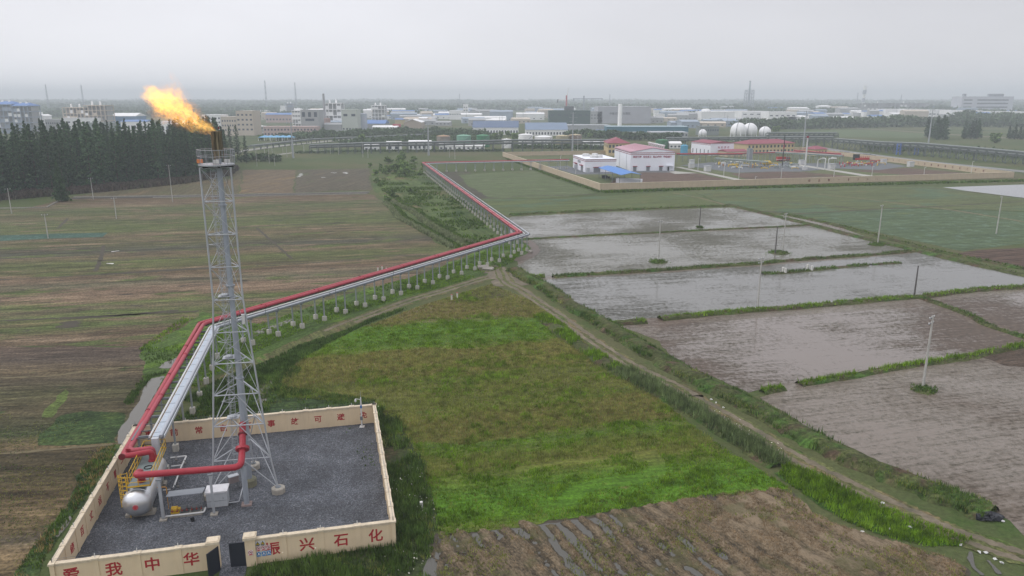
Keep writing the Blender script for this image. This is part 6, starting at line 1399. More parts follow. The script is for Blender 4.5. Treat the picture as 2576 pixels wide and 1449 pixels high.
MB().box((0, 0, hh * .6), (2.1, 2.1, hh * .75)).build('clad_panel', paint('panel_grey', C(150, 156, 160), .6), o, world=False)
# process pipework
MET = paint('process_steel', C(150, 158, 156), .5, .2, .1, .5)
def mrack(label, a, b, h, n, lines):
    d = (b - a); L = d.length; o = thing('process_pipe_rack', label, 'pipe rack', a, math.atan2(d.y, d.x), 'process pipe racks')
    for i in range(n + 1):
        for y in (-1.3, 1.3): MB().box((L * i / n, y, h / 2), (.25, .25, h)).build('post', MET, o, world=False)
    MB().box((L / 2, -1.3, h), (L, .25, .3)).build('beam', MET, o, world=False); MB().box((L / 2, 1.3, h), (L, .25, .3)).build('beam', MET, o, world=False)
    for y, r_, m_ in lines: MB().tube([(-.5, y, h + .2 + r_), (L + .5, y, h + .2 + r_)], r_, 8).build('pipe_run', m_, o, world=False, smooth=True)
GPIPE = paint('green_grey_pipe', C(150, 172, 166), .5, .1)
mrack('process rack with a red line running right from the largest white hall', G(c3(1655, 985)), G(c3(2300, 985)), 4.6, 11, ((-.9, .45, RED), (0, .25, WHITEP), (.8, .3, GPIPE)))
mrack('process rack with red line crossing to the cream office', G(c3(2250, 985)), G(c4(300, 965)), 5.0, 9, ((-.9, .35, RED), (.5, .35, GPIPE)))
mrack('process rack with pale green lines right of the white mast', G(c4(20, 970)), G(c4(740, 1015)), 5.2, 12, ((-.9, .35, GPIPE), (0, .3, GPIPE), (.9, .4, RED)))
mrack('process rack with a long red line behind the white mast', G(c4(260, 945)), G(c4(720, 985)), 4.6, 8, ((0, .4, REDF), (.9, .25, WHITEP)))
mrack('low process rack behind the grey lattice tower', G(c3(2050, 1010)), G(c3(2560, 1050)), 3.4, 8, ((-.8, .3, MET), (.6, .3, GPIPE)))
rnd = random.Random(8)
def manifold(label, pts, n, cols, group='pipe manifolds'):
    c_ = sum(pts, Vector()) / len(pts); o = thing('pipe_manifold', label, 'pipework', Vector((c_.x, c_.y, 0)), R(13), group)
    for i in range(n):
        u, v = rnd.random(), rnd.random(); p = pts[0].lerp(pts[1], u).lerp(pts[3].lerp(pts[2], u), v); d = (pts[1] - pts[0]).normalized() * rnd.uniform(2, 6) if rnd.random() < .6 else (pts[3] - pts[0]).normalized() * rnd.uniform(2, 5)
        z = rnd.uniform(.6, 2.0); m_ = cols[rnd.randrange(len(cols))]; r_ = rnd.uniform(.18, .4)
        MB().tube(soft([Vector((p.x, p.y, .1)), Vector((p.x, p.y, z)), Vector((p.x + d.x, p.y + d.y, z)), Vector((p.x + d.x, p.y + d.y, .1))], .5, 3), r_, 7).build('pipe_run', m_, o, smooth=True)
        if i % 3 == 0: q = p + d * .5; MB().sphere((q.x, q.y, z + .2), r_ * 1.7, 8, 6).build('valve', cols[rnd.randrange(len(cols))], o)
YP, OR_ = paint('gas_yellow', C(214, 180, 70), .5), paint('rust_orange', C(170, 120, 80), .6)
manifold('yellow and grey pipe manifold left of the white mast', [G(c3(2000, 1050)), G(c3(2560, 1070)), G(c3(2560, 1000)), G(c3(2050, 995))], 34, [YP, MET, OR_, MET, WHITEP])
manifold('silver pipe manifold at the foot of the vent stack', [G(c4(-20, 1065)), G(c4(260, 1065)), G(c4(250, 1020)), G(c4(0, 1020))], 16, [MET, WHITEP, MET, YP])
manifold('white red and yellow pipe manifold right of the white mast', [G(c4(700, 1045)), G(c4(1140, 1030)), G(c4(1100, 995)), G(c4(720, 1010))], 40, [WHITEP, YP, REDF, MET, RED])
p = G(c3(2560, 1030)); o = thing('yellow_vessel', 'yellow horizontal vessel among the pipes left of the vent stack', 'tank', p, R(13)); MB().lathe([(.1, -3), (1, -2.6), (1.3, -2), (1.3, 2), (1, 2.6), (.1, 3)], (0, 0, 2.2), 14, 'X').build('shell', YP, o, world=False, smooth=True); MB().box((0, 0, .5), (3, 1.4, 1)).build('saddle', CONC, o, world=False)
ut = thing('pipe_loop', 'white U shaped pipe loop standing in front of the process rack', 'pipe', G(c4(560, 1060)), R(13)); MB().tube(soft([(-1.5, 4, 0), (-1.5, 4, 5), (-1.5, 0, 6.5), (-1.5, -3, 6.5), (-1.5, -3, 0)], .8), .3, 8).build('pipe_run', WHITEP, ut, world=False, smooth=True)
MB().tube(soft([(.6, -3, 0), (.6, -3, 6.4), (6, -3, 6.4), (6, 2, 6.4)], .8), .3, 8).build('pipe_run', WHITEP, ut, world=False, smooth=True)
# vehicles
def car_parts(o, body_m, L=4.5, W_=1.8, H_=1.48, van=False):
    z0, z1 = .32, .82
    prof = [(-L / 2, z0), (-L / 2, z1 - .05), (-L / 2 + .15, z1 + .02), (L / 2 - 1.3, z1 + .03), (L / 2 - .1, z1 - .12), (L / 2, z0 + .2), (L / 2 - .05, z0)]
    mb = MB(); n = len(prof); mb.add([(x, -W_ / 2, z) for x, z in prof] + [(x, W_ / 2, z) for x, z in prof], [tuple(range(n))[::-1], tuple(range(n, 2 * n))] + [(i, (i + 1) % n, n + (i + 1) % n, n + i) for i in range(n)]); mb.build('body', body_m, o, world=False)
    cp = [(-L / 2 + .2, z1), (-L / 2 + .75, H_), (.55, H_), (L / 2 - 1.25, z1)]; w2 = W_ / 2 - .08
    MB().add([(x, -w2 + (.12 if z > z1 + .1 else 0), z) for x, z in cp] + [(x, w2 - (.12 if z > z1 + .1 else 0), z) for x, z in cp], [(3, 2, 1, 0), (4, 5, 6, 7), (0, 1, 5, 4), (2, 3, 7, 6)]).build('windows', GLASS, o, world=False)
    MB().box((-L * .06, 0, H_ + .02), (L * .42, W_ - .36, .06)).build('roof_panel', body_m, o, world=False)
    for x in (-L * .3, L * .3):
        for y in (-W_ / 2, W_ / 2): MB().lathe([(.2, -.1), (.33, -.1), (.33, .1), (.2, .1)], (x, y, .33), 12, 'Y').build('wheel', DARK, o, world=False)
    for y in (-.6, .6): MB().box((L / 2 - .02, y, .62), (.08, .32, .14)).build('headlight', WHITES, o, world=False); MB().box((-L / 2 - .01, y, .68), (.06, .28, .14)).build('tail_light', REDS, o, world=False)
cc = {'white': paint('car_white', C(224, 226, 230), .3, 0, .02, 1, 0, .5), 'silver': paint('car_silver', C(168, 172, 178), .3, .4, .02), 'navy': paint('car_navy', C(60, 70, 120), .3, 0, .02, 1, 0, .5)}
carp = {k_: None for k_ in cc}
for i, (x, y, k_, rz) in enumerate(((625, 893, 'white', 20), (660, 893, 'silver', 20), (690, 897, 'white', 20), (722, 898, 'white', 20), (770, 903, 'silver', 20), (800, 908, 'navy', 20), (880, 922, 'white', -60), (915, 924, 'white', -60), (950, 926, 'white', -60), (985, 928, 'silver', -60), (1020, 932, 'white', -60), (1062, 938, 'white', -60))):
    p = G(c4(x, y)); l = k_ + ' car parked in the ' + ('back row beyond the guard house' if i < 6 else 'row along the compound fence')
    if carp[k_] is None: o = thing('parked_car', l, 'car', p, R(rz), 'cars parked at the compound'); car_parts(o, cc[k_]); carp[k_] = o
    else: o = dup(carp[k_], p, R(rz), l)
    o.scale = (1.25, 1.25, 1.25) if i >= 6 else (1.1, 1.1, 1.1)
p = G(c4(150, 978)); o = thing('fire_truck', 'red fire truck parked before the cream office', 'fire truck', p, R(8))
MB().box((-1.3, 0, 1.75), (6, 2.5, 2.3)).build('body', REDS, o, world=False); MB().box((3.1, 0, 1.6), (2.4, 2.4, 2.0)).build('cab', REDS, o, world=False); MB().box((3.2, 0, 2.0), (2.44, 2.44, .7)).build('cab_window', GLASS, o, world=False); MB().box((-1.3, 0, 1.2), (6.04, 2.54, .3)).build('white_band', WHITES, o, world=False); MB().box((3.1, 0, 2.75), (.5, 1.6, .2)).build('light_bar', BLUEP, o, world=False)
for x in (-3, -1.7, 3):
    for y in (-1.15, 1.15): MB().lathe([(.3, -.16), (.52, -.16), (.52, .16), (.3, .16)], (x, y, .52), 12, 'Y').build('wheel', DARK, o, world=False)
p = G(c4(905, 965)); o = thing('red_equipment', 'red equipment skid with a dark cabinet at the compound wall', 'equipment', p, R(8)); MB().box((-1.5, 0, 1.9), (4, 1.5, 3.8)).build('dark_cabinet', DARK, o, world=False); MB().box((2.5, -.8, .7), (10, 1.2, 1.2)).build('red_skid', REDS, o, world=False)
for i in range(6): MB().lathe([(.3, 1.3), (.3, 2.4)], (.8 + i * 1.3, -.8, 0), 8).build('red_bottle', REDS, o, world=False)
# ------------------------------------------------------------------ works and town beyond
def pal(r, g, b): return paint('wall_%d_%d_%d' % (r, g, b), C(r, g, b), .8, 0, .08, .08, .12)
WHT, BEI, GRY, BLUw, PNK, BLR, TEA, DKG, LBL = paint('town_white', C(240, 240, 240, 1.2), .8, 0, .08, .08, .1), pal(214, 202, 186), pal(184, 186, 188), pal(172, 184, 200), pal(204, 180, 174), paint('blue_roof', C(84, 128, 190), .5, 0, .1, .1), pal(84, 130, 150), pal(72, 96, 92), paint('slate_blue_roof', C(78, 100, 134), .5, 0, .1, .1)
def far(f, x0, x1, t, b, label, m_, roof='flat', roof_m=None, depth=20, win=(), rise=2.0, cat='building', name='factory_building', ang=0.0, h=None, group=None, over=.5):
    a, b_ = G(f(x0, b)), G(f(x1, b))
    if ang: L = (b_ - a).length; b_ = a + Vector((math.cos(R(ang)), math.sin(R(ang)), 0)) * L
    hh = h or HT(f(x0, b), f(x0, t)[1])
    w = tuple((fc, n, hh * z, (b_ - a).length / n * .5 if fc == 'f' else 2.0, hh * q) for fc, n, z, q in win)
    return house(name, label, cat, a, b_, depth, max(2.5, hh), m_, roof, roof_m, rise, win=w, group=group, over=over)[0], a, b_, hh
def frame(f, x0, x1, t, b, label, m_, nx, nz, depth=18, roof_m=None, fill=.45):
    """open concrete frame works building: columns, floors and partly filled bays"""
    a, b_ = G(f(x0, b)), G(f(x1, b)); d = b_ - a; L = d.length; h = HT(f(x0, b), f(x0, t)[1]); o = thing('frame_building', label, 'building', a, math.atan2(d.y, d.x))
    for i in range(nx + 1):
        for y in (0, depth): MB().box((L * i / nx, y, h / 2), (L * .025 + .3, .8, h)).build('column', m_, o, world=False)
    for k in range(1, nz + 1): MB().box((L / 2, depth / 2, h * k / nz), (L + 1, depth + 1, .9)).build('floor_slab', m_, o, world=False)
    MB().box((L / 2, depth * .6, h / 2), (L * .96, depth * .6, h * .98)).build('inner_wall', GRY, o, world=False)
    rr = random.Random(int(x0 * 7 + t))
    for i in range(nx):
        for k in range(nz):
            if rr.random() < fill: MB().box((L * (i + .5) / nx, .3, h * (k + .3) / nz), (L / nx * .9, .4, h / nz * .58)).build('infill_panel', WHT if rr.random() < .6 else m_, o, world=False)
    for i in range(2): v_ = MB(); x = L * (.25 + .4 * i); v_.lathe([(1.2, h), (1.2, h + h * .12), (.6, h + h * .16)], (x, depth * .4, 0), 10); v_.build('roof_vessel', WHT, o, world=False, smooth=True)
    if roof_m: MB().add([(-1, -1, h + .5), (L + 1, -1, h + .5), (L + 1, depth + 1, h + .5), (-1, depth + 1, h + .5), (L * .2, depth / 2, h + 4), (L * .8, depth / 2, h + 4)], [(0, 1, 5, 4), (1, 2, 5), (2, 3, 4, 5), (3, 0, 4), (0, 3, 2, 1)]).build('roof', roof_m, o, world=False)
    return o
frame(c1, -20, 155, 410, 700, 'grey blue works tower with a blue roof at the far left edge', BLUw, 4, 5, 24, BLR)
frame(c1, 165, 315, 425, 700, 'second grey blue works tower with a blue roof above the plantation', BLUw, 4, 5, 24, BLR)
far(c1, 330, 390, 490, 680, 'narrow white stair block right of the blue roofed towers', WHT, depth=14, win=(('f', 2, .75, .08), ('f', 2, .55, .08)))
far(c1, 395, 465, 525, 680, 'narrow white gabled block above the plantation', WHT, 'gable_front', WHT, 16, (('f', 3, .7, .08), ('f', 3, .45, .08)))
far(c1, 470, 640, 560, 680, 'low grey block between the gabled block and the white works', GRY, depth=20, win=(('f', 8, .7, .15),))
far(c1, 632, 980, 545, 680, 'white lower block of the beige frame works above the plantation', WHT, depth=26, win=(('f', 7, .7, .12), ('f', 7, .35, .12)))
frame(c1, 660, 870, 440, 676, 'beige frame works behind the white lower block', BEI, 6, 4, 22)
frame(c1, 875, 1080, 418, 676, 'taller beige frame works with a crooked duct on its roof', BEI, 5, 5, 22)
far(c1, 1125, 1378, 525, 660, 'blue walled hall with white domed roof behind thin steam', paint('hall_blue', C(110, 146, 184), .6), 'gable', WHT, 30, (), 4)
far(c1, 1225, 1480, 580, 690, 'white shed with blue roof below the blue hall', WHT, 'gable', BLR, 20, (('f', 8, .5, .3),))
far(c1, 840, 1110, 595, 690, 'long green grey shed at the tree tops', pal(150, 160, 156), depth=18)
far(c1, 1620, 1900, 590, 700, 'white shed with pale roof behind the flame', WHT, 'gable', GRY, 20, (('f', 6, .5, .3),))
far(c1, 2050, 2235, 515, 720, 'white office block with window rows behind the flare tip', WHT, depth=24, win=(('f', 6, .85, .08), ('f', 6, .65, .08), ('f', 6, .45, .08), ('f', 6, .25, .08)))
far(c1, 2240, 2390, 535, 720, 'lower beige office block right of the flare tip', BEI, depth=24, win=(('f', 6, .8, .1), ('f', 6, .55, .1), ('f', 6, .3, .1)))
far(c1, 2392, 2560, 475, 720, 'taller beige office block with a roof house right of the flare tip', BEI, depth=26, win=(('f', 4, .85, .07), ('f', 4, .65, .07), ('f', 4, .45, .07), ('f', 4, .25, .07)))
# middle
far(c2, 82, 612, 632, 735, 'long pink brick office row with small windows', PNK, depth=18, win=(('f', 16, .72, .18), ('f', 16, .3, .18)))
frame(c2, 0, 80, 630, 700, 'small white arcade block at the left of the brick row', WHT, 3, 2, 12, None, .2)
far(c2, 462, 640, 465, 705, 'grey unfinished tower with dark openings near its top', GRY, depth=26, win=(('f', 3, .82, .2), ('f', 1, .6, .1)))
frame(c2, 372, 455, 470, 640, 'white open frame beside the grey unfinished tower', WHT, 3, 4, 16, None, .3)
frame(c2, 700, 865, 395, 640, 'banded white works tower beside a slim chimney', WHT, 4, 4, 22, None, .6)
far(c2, 870, 1028, 462, 700, 'pale green white tower block with a dark top opening', pal(206, 212, 204), depth=22, win=(('f', 5, .2, .06), ('f', 2, .78, .1)))
p = G(c2(1062, 690)); vtank('silo', 'tall silver blue silo right of the pale tower block', 'silo', p, 7.5, HT(c2(1062, 690), c2(0, 500)[1]), pal(186, 194, 208), None, None, .1, 0, False)
frame(c2, 1168, 1300, 418, 610, 'frame works building with small stacks on its roof', WHT, 4, 5, 20, None, .4)
far(c2, 1100, 1300, 600, 680, 'wide blue roofed shed', GRY, 'gable', BLR, 34, (), 4); far(c2, 1172, 1425, 636, 695, 'white shed with a red and blue sign panel at its right end', WHT, 'gable', WHT, 18, (('f', 8, .5, .25),), 2)
p0, p1 = G(c2(1380, 692)), G(c2(1422, 692)); sg = thing('sign_panel', 'square red and blue panel at the end of the white shed', 'sign', p0 - Vector((0, 1.2, 0)), 0); MB().box((5, 0, 3), (10, .3, 5)).build('blue_half', BLUEP, sg, world=False); MB().box((5, 0, 8), (10, .3, 5)).build('red_half', paint('panel_red', C(190, 90, 100), .6), sg, world=False)
far(c2, 1490, 1665, 590, 655, 'tan gabled shed facing the camera', pal(184, 168, 152), 'gable_front', WHT, 40, (), 4); far(c2, 1640, 1722, 548, 610, 'tan block right of the gabled shed', pal(196, 172, 158), 'gable', WHT, 20); far(c2, 1500, 1640, 545, 585, 'tan roofed shed behind the gabled shed', pal(198, 180, 150), 'gable', pal(196, 176, 156), 24)
far(c2, 1400, 1500, 560, 610, 'small yellowish shed left of the tan sheds', pal(204, 186, 140), 'gable', BLR, 20)
far(c2, 1945, 2090, 470, 560, 'white stepped factory in the middle distance', WHT, depth=30, win=(('f', 6, .6, .12),)); far(c2, 2086, 2134, 405, 560, 'white stair tower of the stepped factory', WHT, depth=14, win=(('f', 2, .8, .06), ('f', 2, .6, .06))); far(c2, 2135, 2248, 480, 560, 'grey cube next to the stepped factory', GRY, depth=24)
far(c2, 250, 300, 420, 520, 'small white tower far behind the grey unfinished tower', WHT, depth=14); frame(c2, 305, 375, 400, 530, 'hazy frame works far behind the brick row', BLUw, 3, 4, 14); far(c2, 100, 360, 510, 590, 'pinkish works hall with a blue roof at the left of the grey tower', PNK, 'gable', BLR, 24, (('f', 8, .4, .2),), 3)
far(c2, 640, 720, 550, 680, 'reddish block right of the grey unfinished tower', pal(186, 150, 142), depth=18); far(c2, 690, 865, 610, 700, 'grey roofed shed before the banded works tower', GRY, 'gable', GRY, 20, (), 2)
far(c2, 1030, 1085, 580, 690, 'dark blue low block at the foot of the silver silo', pal(104, 122, 160), depth=14)
far(c2, 2180, 2640, 640, 712, 'long hall with slate blue roof and arched windows at the centre', WHT, 'gable', LBL, 46, (('f', 16, .4, .4),), 7); far(c3, 140, 560, 662, 722, 'blue grey roofed hall with skylights right of the centre', WHT, 'gable', pal(128, 146, 170), 60, (('f', 14, .4, .4),), 7)
far(c3, 545, 990, 618, 668, 'long pale grey hall behind the tall white chimney', pal(176, 180, 184), depth=40)
o_, a, b, hh = far(c3, 372, 786, 470, 625, 'dark green netted building under construction below the red crane', DKG, depth=40, win=(('f', 6, .72, .08),)); MB().box(((b - a).length * .5, 20, hh + 3.4), ((b - a).length * .22, 20, 6)).build('core_frame', pal(110, 112, 116), o_, world=False)
far(c3, 788, 905, 478, 600, 'grey block with window openings right of the netted building', GRY, depth=24, win=(('f', 4, .7, .1), ('f', 4, .45, .1)))
o_, a, b, hh = far(c3, 862, 1395, 432, 600, 'huge pale hall with a row of dark characters behind the white chimney', pal(188, 190, 198), depth=60, win=(('r', 3, .3, .06),))
Lh = (b - a).length
for i in range(8): g = glyph('中国石化产业园区'[i], Lh * .045, paint('hall_dark_letter', C(80, 84, 96), .7), o_, a, Vector((1, 0, 0)), .02); g.location = (Lh * (.24 + .05 * i), -.3, hh * .6); g.rotation_euler = (math.pi / 2, 0, 0)
far(c3, 950, 1765, 632, 728, 'long teal hall behind the white chimney', TEA, 'flat', paint('teal_roof', C(160, 186, 196), .5), 30, (), 4, ang=-2); far(c3, 1408, 1770, 690, 755, 'grey hall with ribbon windows before the teal hall', GRY, 'flat', pal(186, 190, 196), 30, (('f', 10, .62, .3),)); far(c3, 1130, 1300, 690, 745, 'small grey gatehouse block beside the big round tree', GRY, depth=14, win=(('f', 4, .5, .3),))
far(c3, 1000, 1010, 660, 690, 'tiny white boiler house', WHT, depth=8); far(c3, 860, 1000, 680, 720, 'low blue roofed shed left of the chimney', pal(150, 164, 180), 'gable', LBL, 20)
p = G(c3(1080, 692)); h = HT(c3(1080, 692), c3(0, 405)[1]); o = thing('chimney', 'tall plain white chimney at the centre of the works', 'chimney', p); MB().lathe([(2.5, 0), (2.4, h), (2.1, h + .2)], (0, 0, 0), 18).build('shaft', paint('chimney_white', C(252, 252, 250, 1.3), .6, 0, .03, .1, .04), o, world=False, smooth=True); MB().lathe([(.5, -8), (2.4, -7.6), (2.6, -4), (2.6, 4), (1.5, 5)], (-6, 0, 5), 14, 'X').build('flue_drum', WHT, o, world=False, smooth=True)
o_, a, b, hh = far(c3, 1905, 2300, 480, 570, 'white hall with a rounded left end at the right of the works', WHT, depth=50); MB().lathe([(9, hh + .3), (8.5, hh + 2.5), (6, hh + 4.6), (1, hh + 5.6)], (11, 14, 0), 16).build('dome', WHT, o_, world=False, smooth=True)
far(c3, 2305, 2576, 478, 590, 'white hall with grey bands right of the lattice tower', WHT, depth=40, win=(('f', 4, .75, .08), ('f', 9, .4, .1))); far(c4, 0, 280, 485, 600, 'white works block before the belt of trees', WHT, depth=40, win=(('f', 5, .7, .1), ('f', 5, .35, .1))); far(c4, 200, 392, 530, 600, 'low white annex of the works block', WHT, 'gable', WHT, 24)
far(c3, 1600, 1890, 590, 640, 'low bluish shed left of the white rounded hall', BLUw, 'gable', BLUw, 30); far(c3, 1440, 1535, 505, 560, 'white cube far right of the huge pale hall', WHT, depth=20); far(c3, 1890, 2080, 630, 720, 'grey green works before the white spheres', pal(140, 148, 146), depth=20, win=(('f', 8, .6, .2),))
for x0, x1, t, b, l in ((1178, 1350, 455, 535, 'white cube with grey corner tower in the right works'), (1388, 1570, 455, 540, 'white block with two dark doors in the right works'), (1575, 1830, 462, 540, 'long white block with ribbon windows in the right works'), (1820, 2150, 468, 545, 'long white wing left of the big office'), (2150, 2640, 480, 545, 'low white wing at the right edge')): far(c4, x0, x1, t, b, l, WHT, depth=40, win=(('f', 7, .45, .12),))
o_, a, b, hh = far(c4, 1932, 2450, 328, 500, 'large white office block with long dark window bands at the right', pal(210, 212, 220), depth=50); L = (b - a).length
for z in (.8, .6, .38, .18):
    for u0, u1 in ((.04, .2), (.3, .9)): MB().box((L * (u0 + u1) / 2, -.1, hh * z), (L * (u1 - u0), .5, hh * .08)).build('window_band', GLASS, o_, world=False)
for i in range(8): MB().box((L * (.56 + .037 * i), 12, hh + 4), (L * .026, 8, 7)).build('roof_unit', pal(150, 154, 162), o_, world=False)
MB().box((L * .08, 12, hh + 4), (L * .05, 8, 7)).build('roof_unit', pal(150, 154, 162), o_, world=False)
frame(c4, 945, 1600, 395, 500, 'long grey frame pipe structure left of the white blocks', GRY, 16, 3, 30, None, .35)
for i, x in enumerate((530, 552, 575)): vtank('silo', 'white silo in the row of three far right', 'silo', G(c4(x, 490)), 16, HT(c4(x, 490), c4(0, 425)[1]), WHT, None, 'three far silos', .2, 0, False)
far(c4, 380, 465, 445, 490, 'small white works left of the three silos', WHT, depth=30); far(c4, 910, 1080, 490, 525, 'white roofed low shed in the right works', GRY, 'gable', WHT, 30); far(c4, 680, 870, 540, 580, 'white roofed shed at the belt of trees', WHT, 'gable', WHT, 20)
# towers, cranes, masts
TGR = paint('far_lattice', C(150, 160, 170), .6, .1)
def lattice(f, x, b, t, w0, w1, n, label, mat=TGR, bw=.9, name='lattice_tower', cat='tower'):
    p = G(f(x, b)); h = HT(f(x, b), f(x, t)[1]); o = thing(name, label, cat, p)
    r = lambda z: (w0 + (w1 - w0) * z / h) / 2
    for sx_, sy in ((-1, -1), (1, -1), (1, 1), (-1, 1)): MB().beam((sx_ * r(0), sy * r(0), 0), (sx_ * r(h), sy * r(h), h), bw).build('leg', mat, o, world=False)
    br = MB()
    for i in range(n):
        z0, z1 = h * i / n, h * (i + 1) / n; c_ = ((-1, -1), (1, -1), (1, 1), (-1, 1))
        for k in range(4):
            a, b_ = c_[k], c_[(k + 1) % 4]; br.beam((a[0] * r(z0), a[1] * r(z0), z0), (b_[0] * r(z1), b_[1] * r(z1), z1), bw * .6); br.beam((a[0] * r(z1), a[1] * r(z1), z1), (b_[0] * r(z1), b_[1] * r(z1), z1), bw * .7)
    br.build('bracing', mat, o, world=False); return o, h
o, h = lattice(c3, 2375, 478, 262, 25, 22, 6, 'tall lattice works tower with a stack above it at the right', TGR, 1.5); ht_ = HT(c3(2375, 478), c3(0, 168)[1]); MB().lathe([(3.4, 0), (3.2, h), (2.2, ht_ - 4), (3.2, ht_ - 3.6), (3.2, ht_)], (0, 0, 0), 10).build('stack', TGR, o, world=False)
p = G(c4(950, 470)); h = HT(c4(950, 470), c4(0, 218)[1]); o = thing('banded_chimney', 'slim banded chimney rising above the right works', 'chimney', p)
for i in range(6): MB().lathe([(4 if i < 4 else 6, h * i / 6), (4.4 if i < 4 else 6, h * (i + 1) / 6)], (0, 0, 0), 12).build('chimney_section', WHT if i % 2 else pal(176, 182, 196), o, world=False, smooth=True)
p = G(c2(698, 640)); h = HT(c2(698, 640), c2(0, 298)[1]); o = thing('chimney', 'slim grey chimney beside the banded works tower', 'chimney', p); MB().lathe([(2.0, 0), (1.5, h)], (0, 0, 0), 10).build('shaft', pal(176, 176, 180), o, world=False)
for f, x, b, t, l in ((c1, 495, 470, 205, 'hazy thin mast left of the beige frame works'), (c1, 850, 470, 210, 'hazy thin mast above the beige frame works'), (c2, 112, 480, 165, 'thin twin mast above the left works'), (c2, 410, 480, 185, 'thin mast right of the twin mast'), (c2, 2050, 470, 300, 'small red white mast on the horizon at the centre'), (c3, 980, 470, 305, 'small red white mast right of the crane'), (c4, 890, 440, 290, 'faint mast left of the banded chimney'), (c4, 1328, 440, 310, 'faint mast at the right horizon')):
    lattice(f, x, b, t, 5, 1.6, 6, l, TGR, .5, 'radio_mast', 'mast')
p = G(c3(545, 560)); h = HT(c3(545, 560), c3(0, 315)[1]); o = thing('tower_crane', 'red and white tower crane on the netted building', 'crane', p, R(4)); hj = HT(c3(545, 560), c3(0, 362)[1]); k_ = (G(c3(645, 560)) - p).length / 100
MB().box((0, 0, h / 2), (2.6, 2.6, h)).build('mast', paint('crane_red', C(196, 90, 96), .6), o, world=False); MB().box((-40 * k_, 0, hj), (100 * k_, 1.6, 1.8)).build('counter_jib', WHT, o, world=False); MB().beam((0, 0, hj), (16 * k_, 0, h + 14), 1.4).build('jib', WHT, o, world=False); MB().box((-88 * k_, 0, hj - 2), (8 * k_, 3, 6)).build('counterweight', pal(80, 84, 96), o, world=False)
p = G(c3(720, 500)); o = thing('tower_crane', 'far hazy tower crane with a long level jib', 'crane', p, 0); hj = HT(c3(720, 500), c3(0, 350)[1]); k_ = (G(c3(820, 500)) - p).length / 100
MB().box((0, 0, hj * .5 + 4), (3.4, 3.4, hj + 8)).build('mast', TGR, o, world=False); MB().box((40 * k_, 0, hj), (300 * k_, 2.2, 2.4)).build('jib', TGR, o, world=False); MB().box((-100 * k_, 0, hj - 3), (12 * k_, 4, 6)).build('counterweight', TGR, o, world=False)
# gas spheres and storage tanks
SPH = paint('sphere_white', C(240, 240, 242, 1.15), .5, 0, .04, .1, .06)
for x, y, r_, b, l in ((1915, 718, 40, 752, 'smallest white gas sphere left of the pair'), (2272, 678, 80, 768, 'large white gas sphere, left of the overlapping pair'), (2385, 668, 74, 766, 'large white gas sphere, right of the overlapping pair'), (2538, 705, 60, 765, 'white gas sphere at the right of the pair')):
    g = G(c3(x, b)); k_ = (G(c3(x + 100, b)) - g).length / 100; rr = r_ * k_; cz = max(rr + 1.5, HT(c3(x, b), c3(0, y)[1])); o = thing('gas_sphere', l, 'gas sphere', g, 0, 'white gas spheres')
    MB().sphere((0, 0, cz), rr, 28, 16).build('sphere_shell', SPH, o, world=False, smooth=True)
    for i in range(8): t = i * math.pi / 4; MB().tube([(rr * math.cos(t), rr * math.sin(t), 0), (rr * .96 * math.cos(t), rr * .96 * math.sin(t), cz)], rr * .05, 6).build('leg', SPH, o, world=False)
    MB().tube([(rr * 1.03 * math.cos(t) * math.cos(-2.1), rr * 1.03 * math.cos(t) * math.sin(-2.1), cz + rr * 1.03 * math.sin(t)) for t in (-.5 + i * .2 for i in range(11))], rr * .03, 5).build('stair', STEELD, o, world=False)
for f, x, w, t, b, m_, rm_, l in ((c2, 1882, 140, 728, 838, pal(150, 142, 134), pal(196, 160, 132), 'brown grey storage tank with tan roof, leftmost of the tank row'), (c2, 2088, 145, 722, 838, pal(130, 178, 156), pal(140, 190, 166), 'pale green storage tank'), (c2, 2283, 132, 720, 838, pal(70, 132, 96), pal(92, 160, 116), 'deep green storage tank left of the centre'), (c2, 2522, 100, 760, 848, WHT, WHT, 'small white storage tank at the centre'),
        (c3, 138, 145, 712, 838, WHT, WHT, 'white storage tank, left of the white pair'), (c3, 320, 185, 735, 838, WHT, WHT, 'wide white storage tank, right of the white pair'), (c3, 515, 142, 726, 842, pal(176, 168, 140), pal(200, 186, 150), 'khaki storage tank beside the white pair'), (c3, 640, 132, 716, 840, pal(150, 134, 122), pal(196, 180, 146), 'brown storage tank, rightmost of the tank row'), (c3, 1518, 128, 768, 850, pal(64, 124, 86), pal(80, 140, 100), 'deep green tank behind the largest white hall')):
    g = G(f(x, b)); k_ = (G(f(x + 100, b)) - g).length / 100; vtank('storage_tank', l, 'tank', g + Vector((0, w * k_ / 2, 0)), w * k_ / 2, HT(f(x, b), f(x, t)[1]), m_, rm_, 'storage tanks')
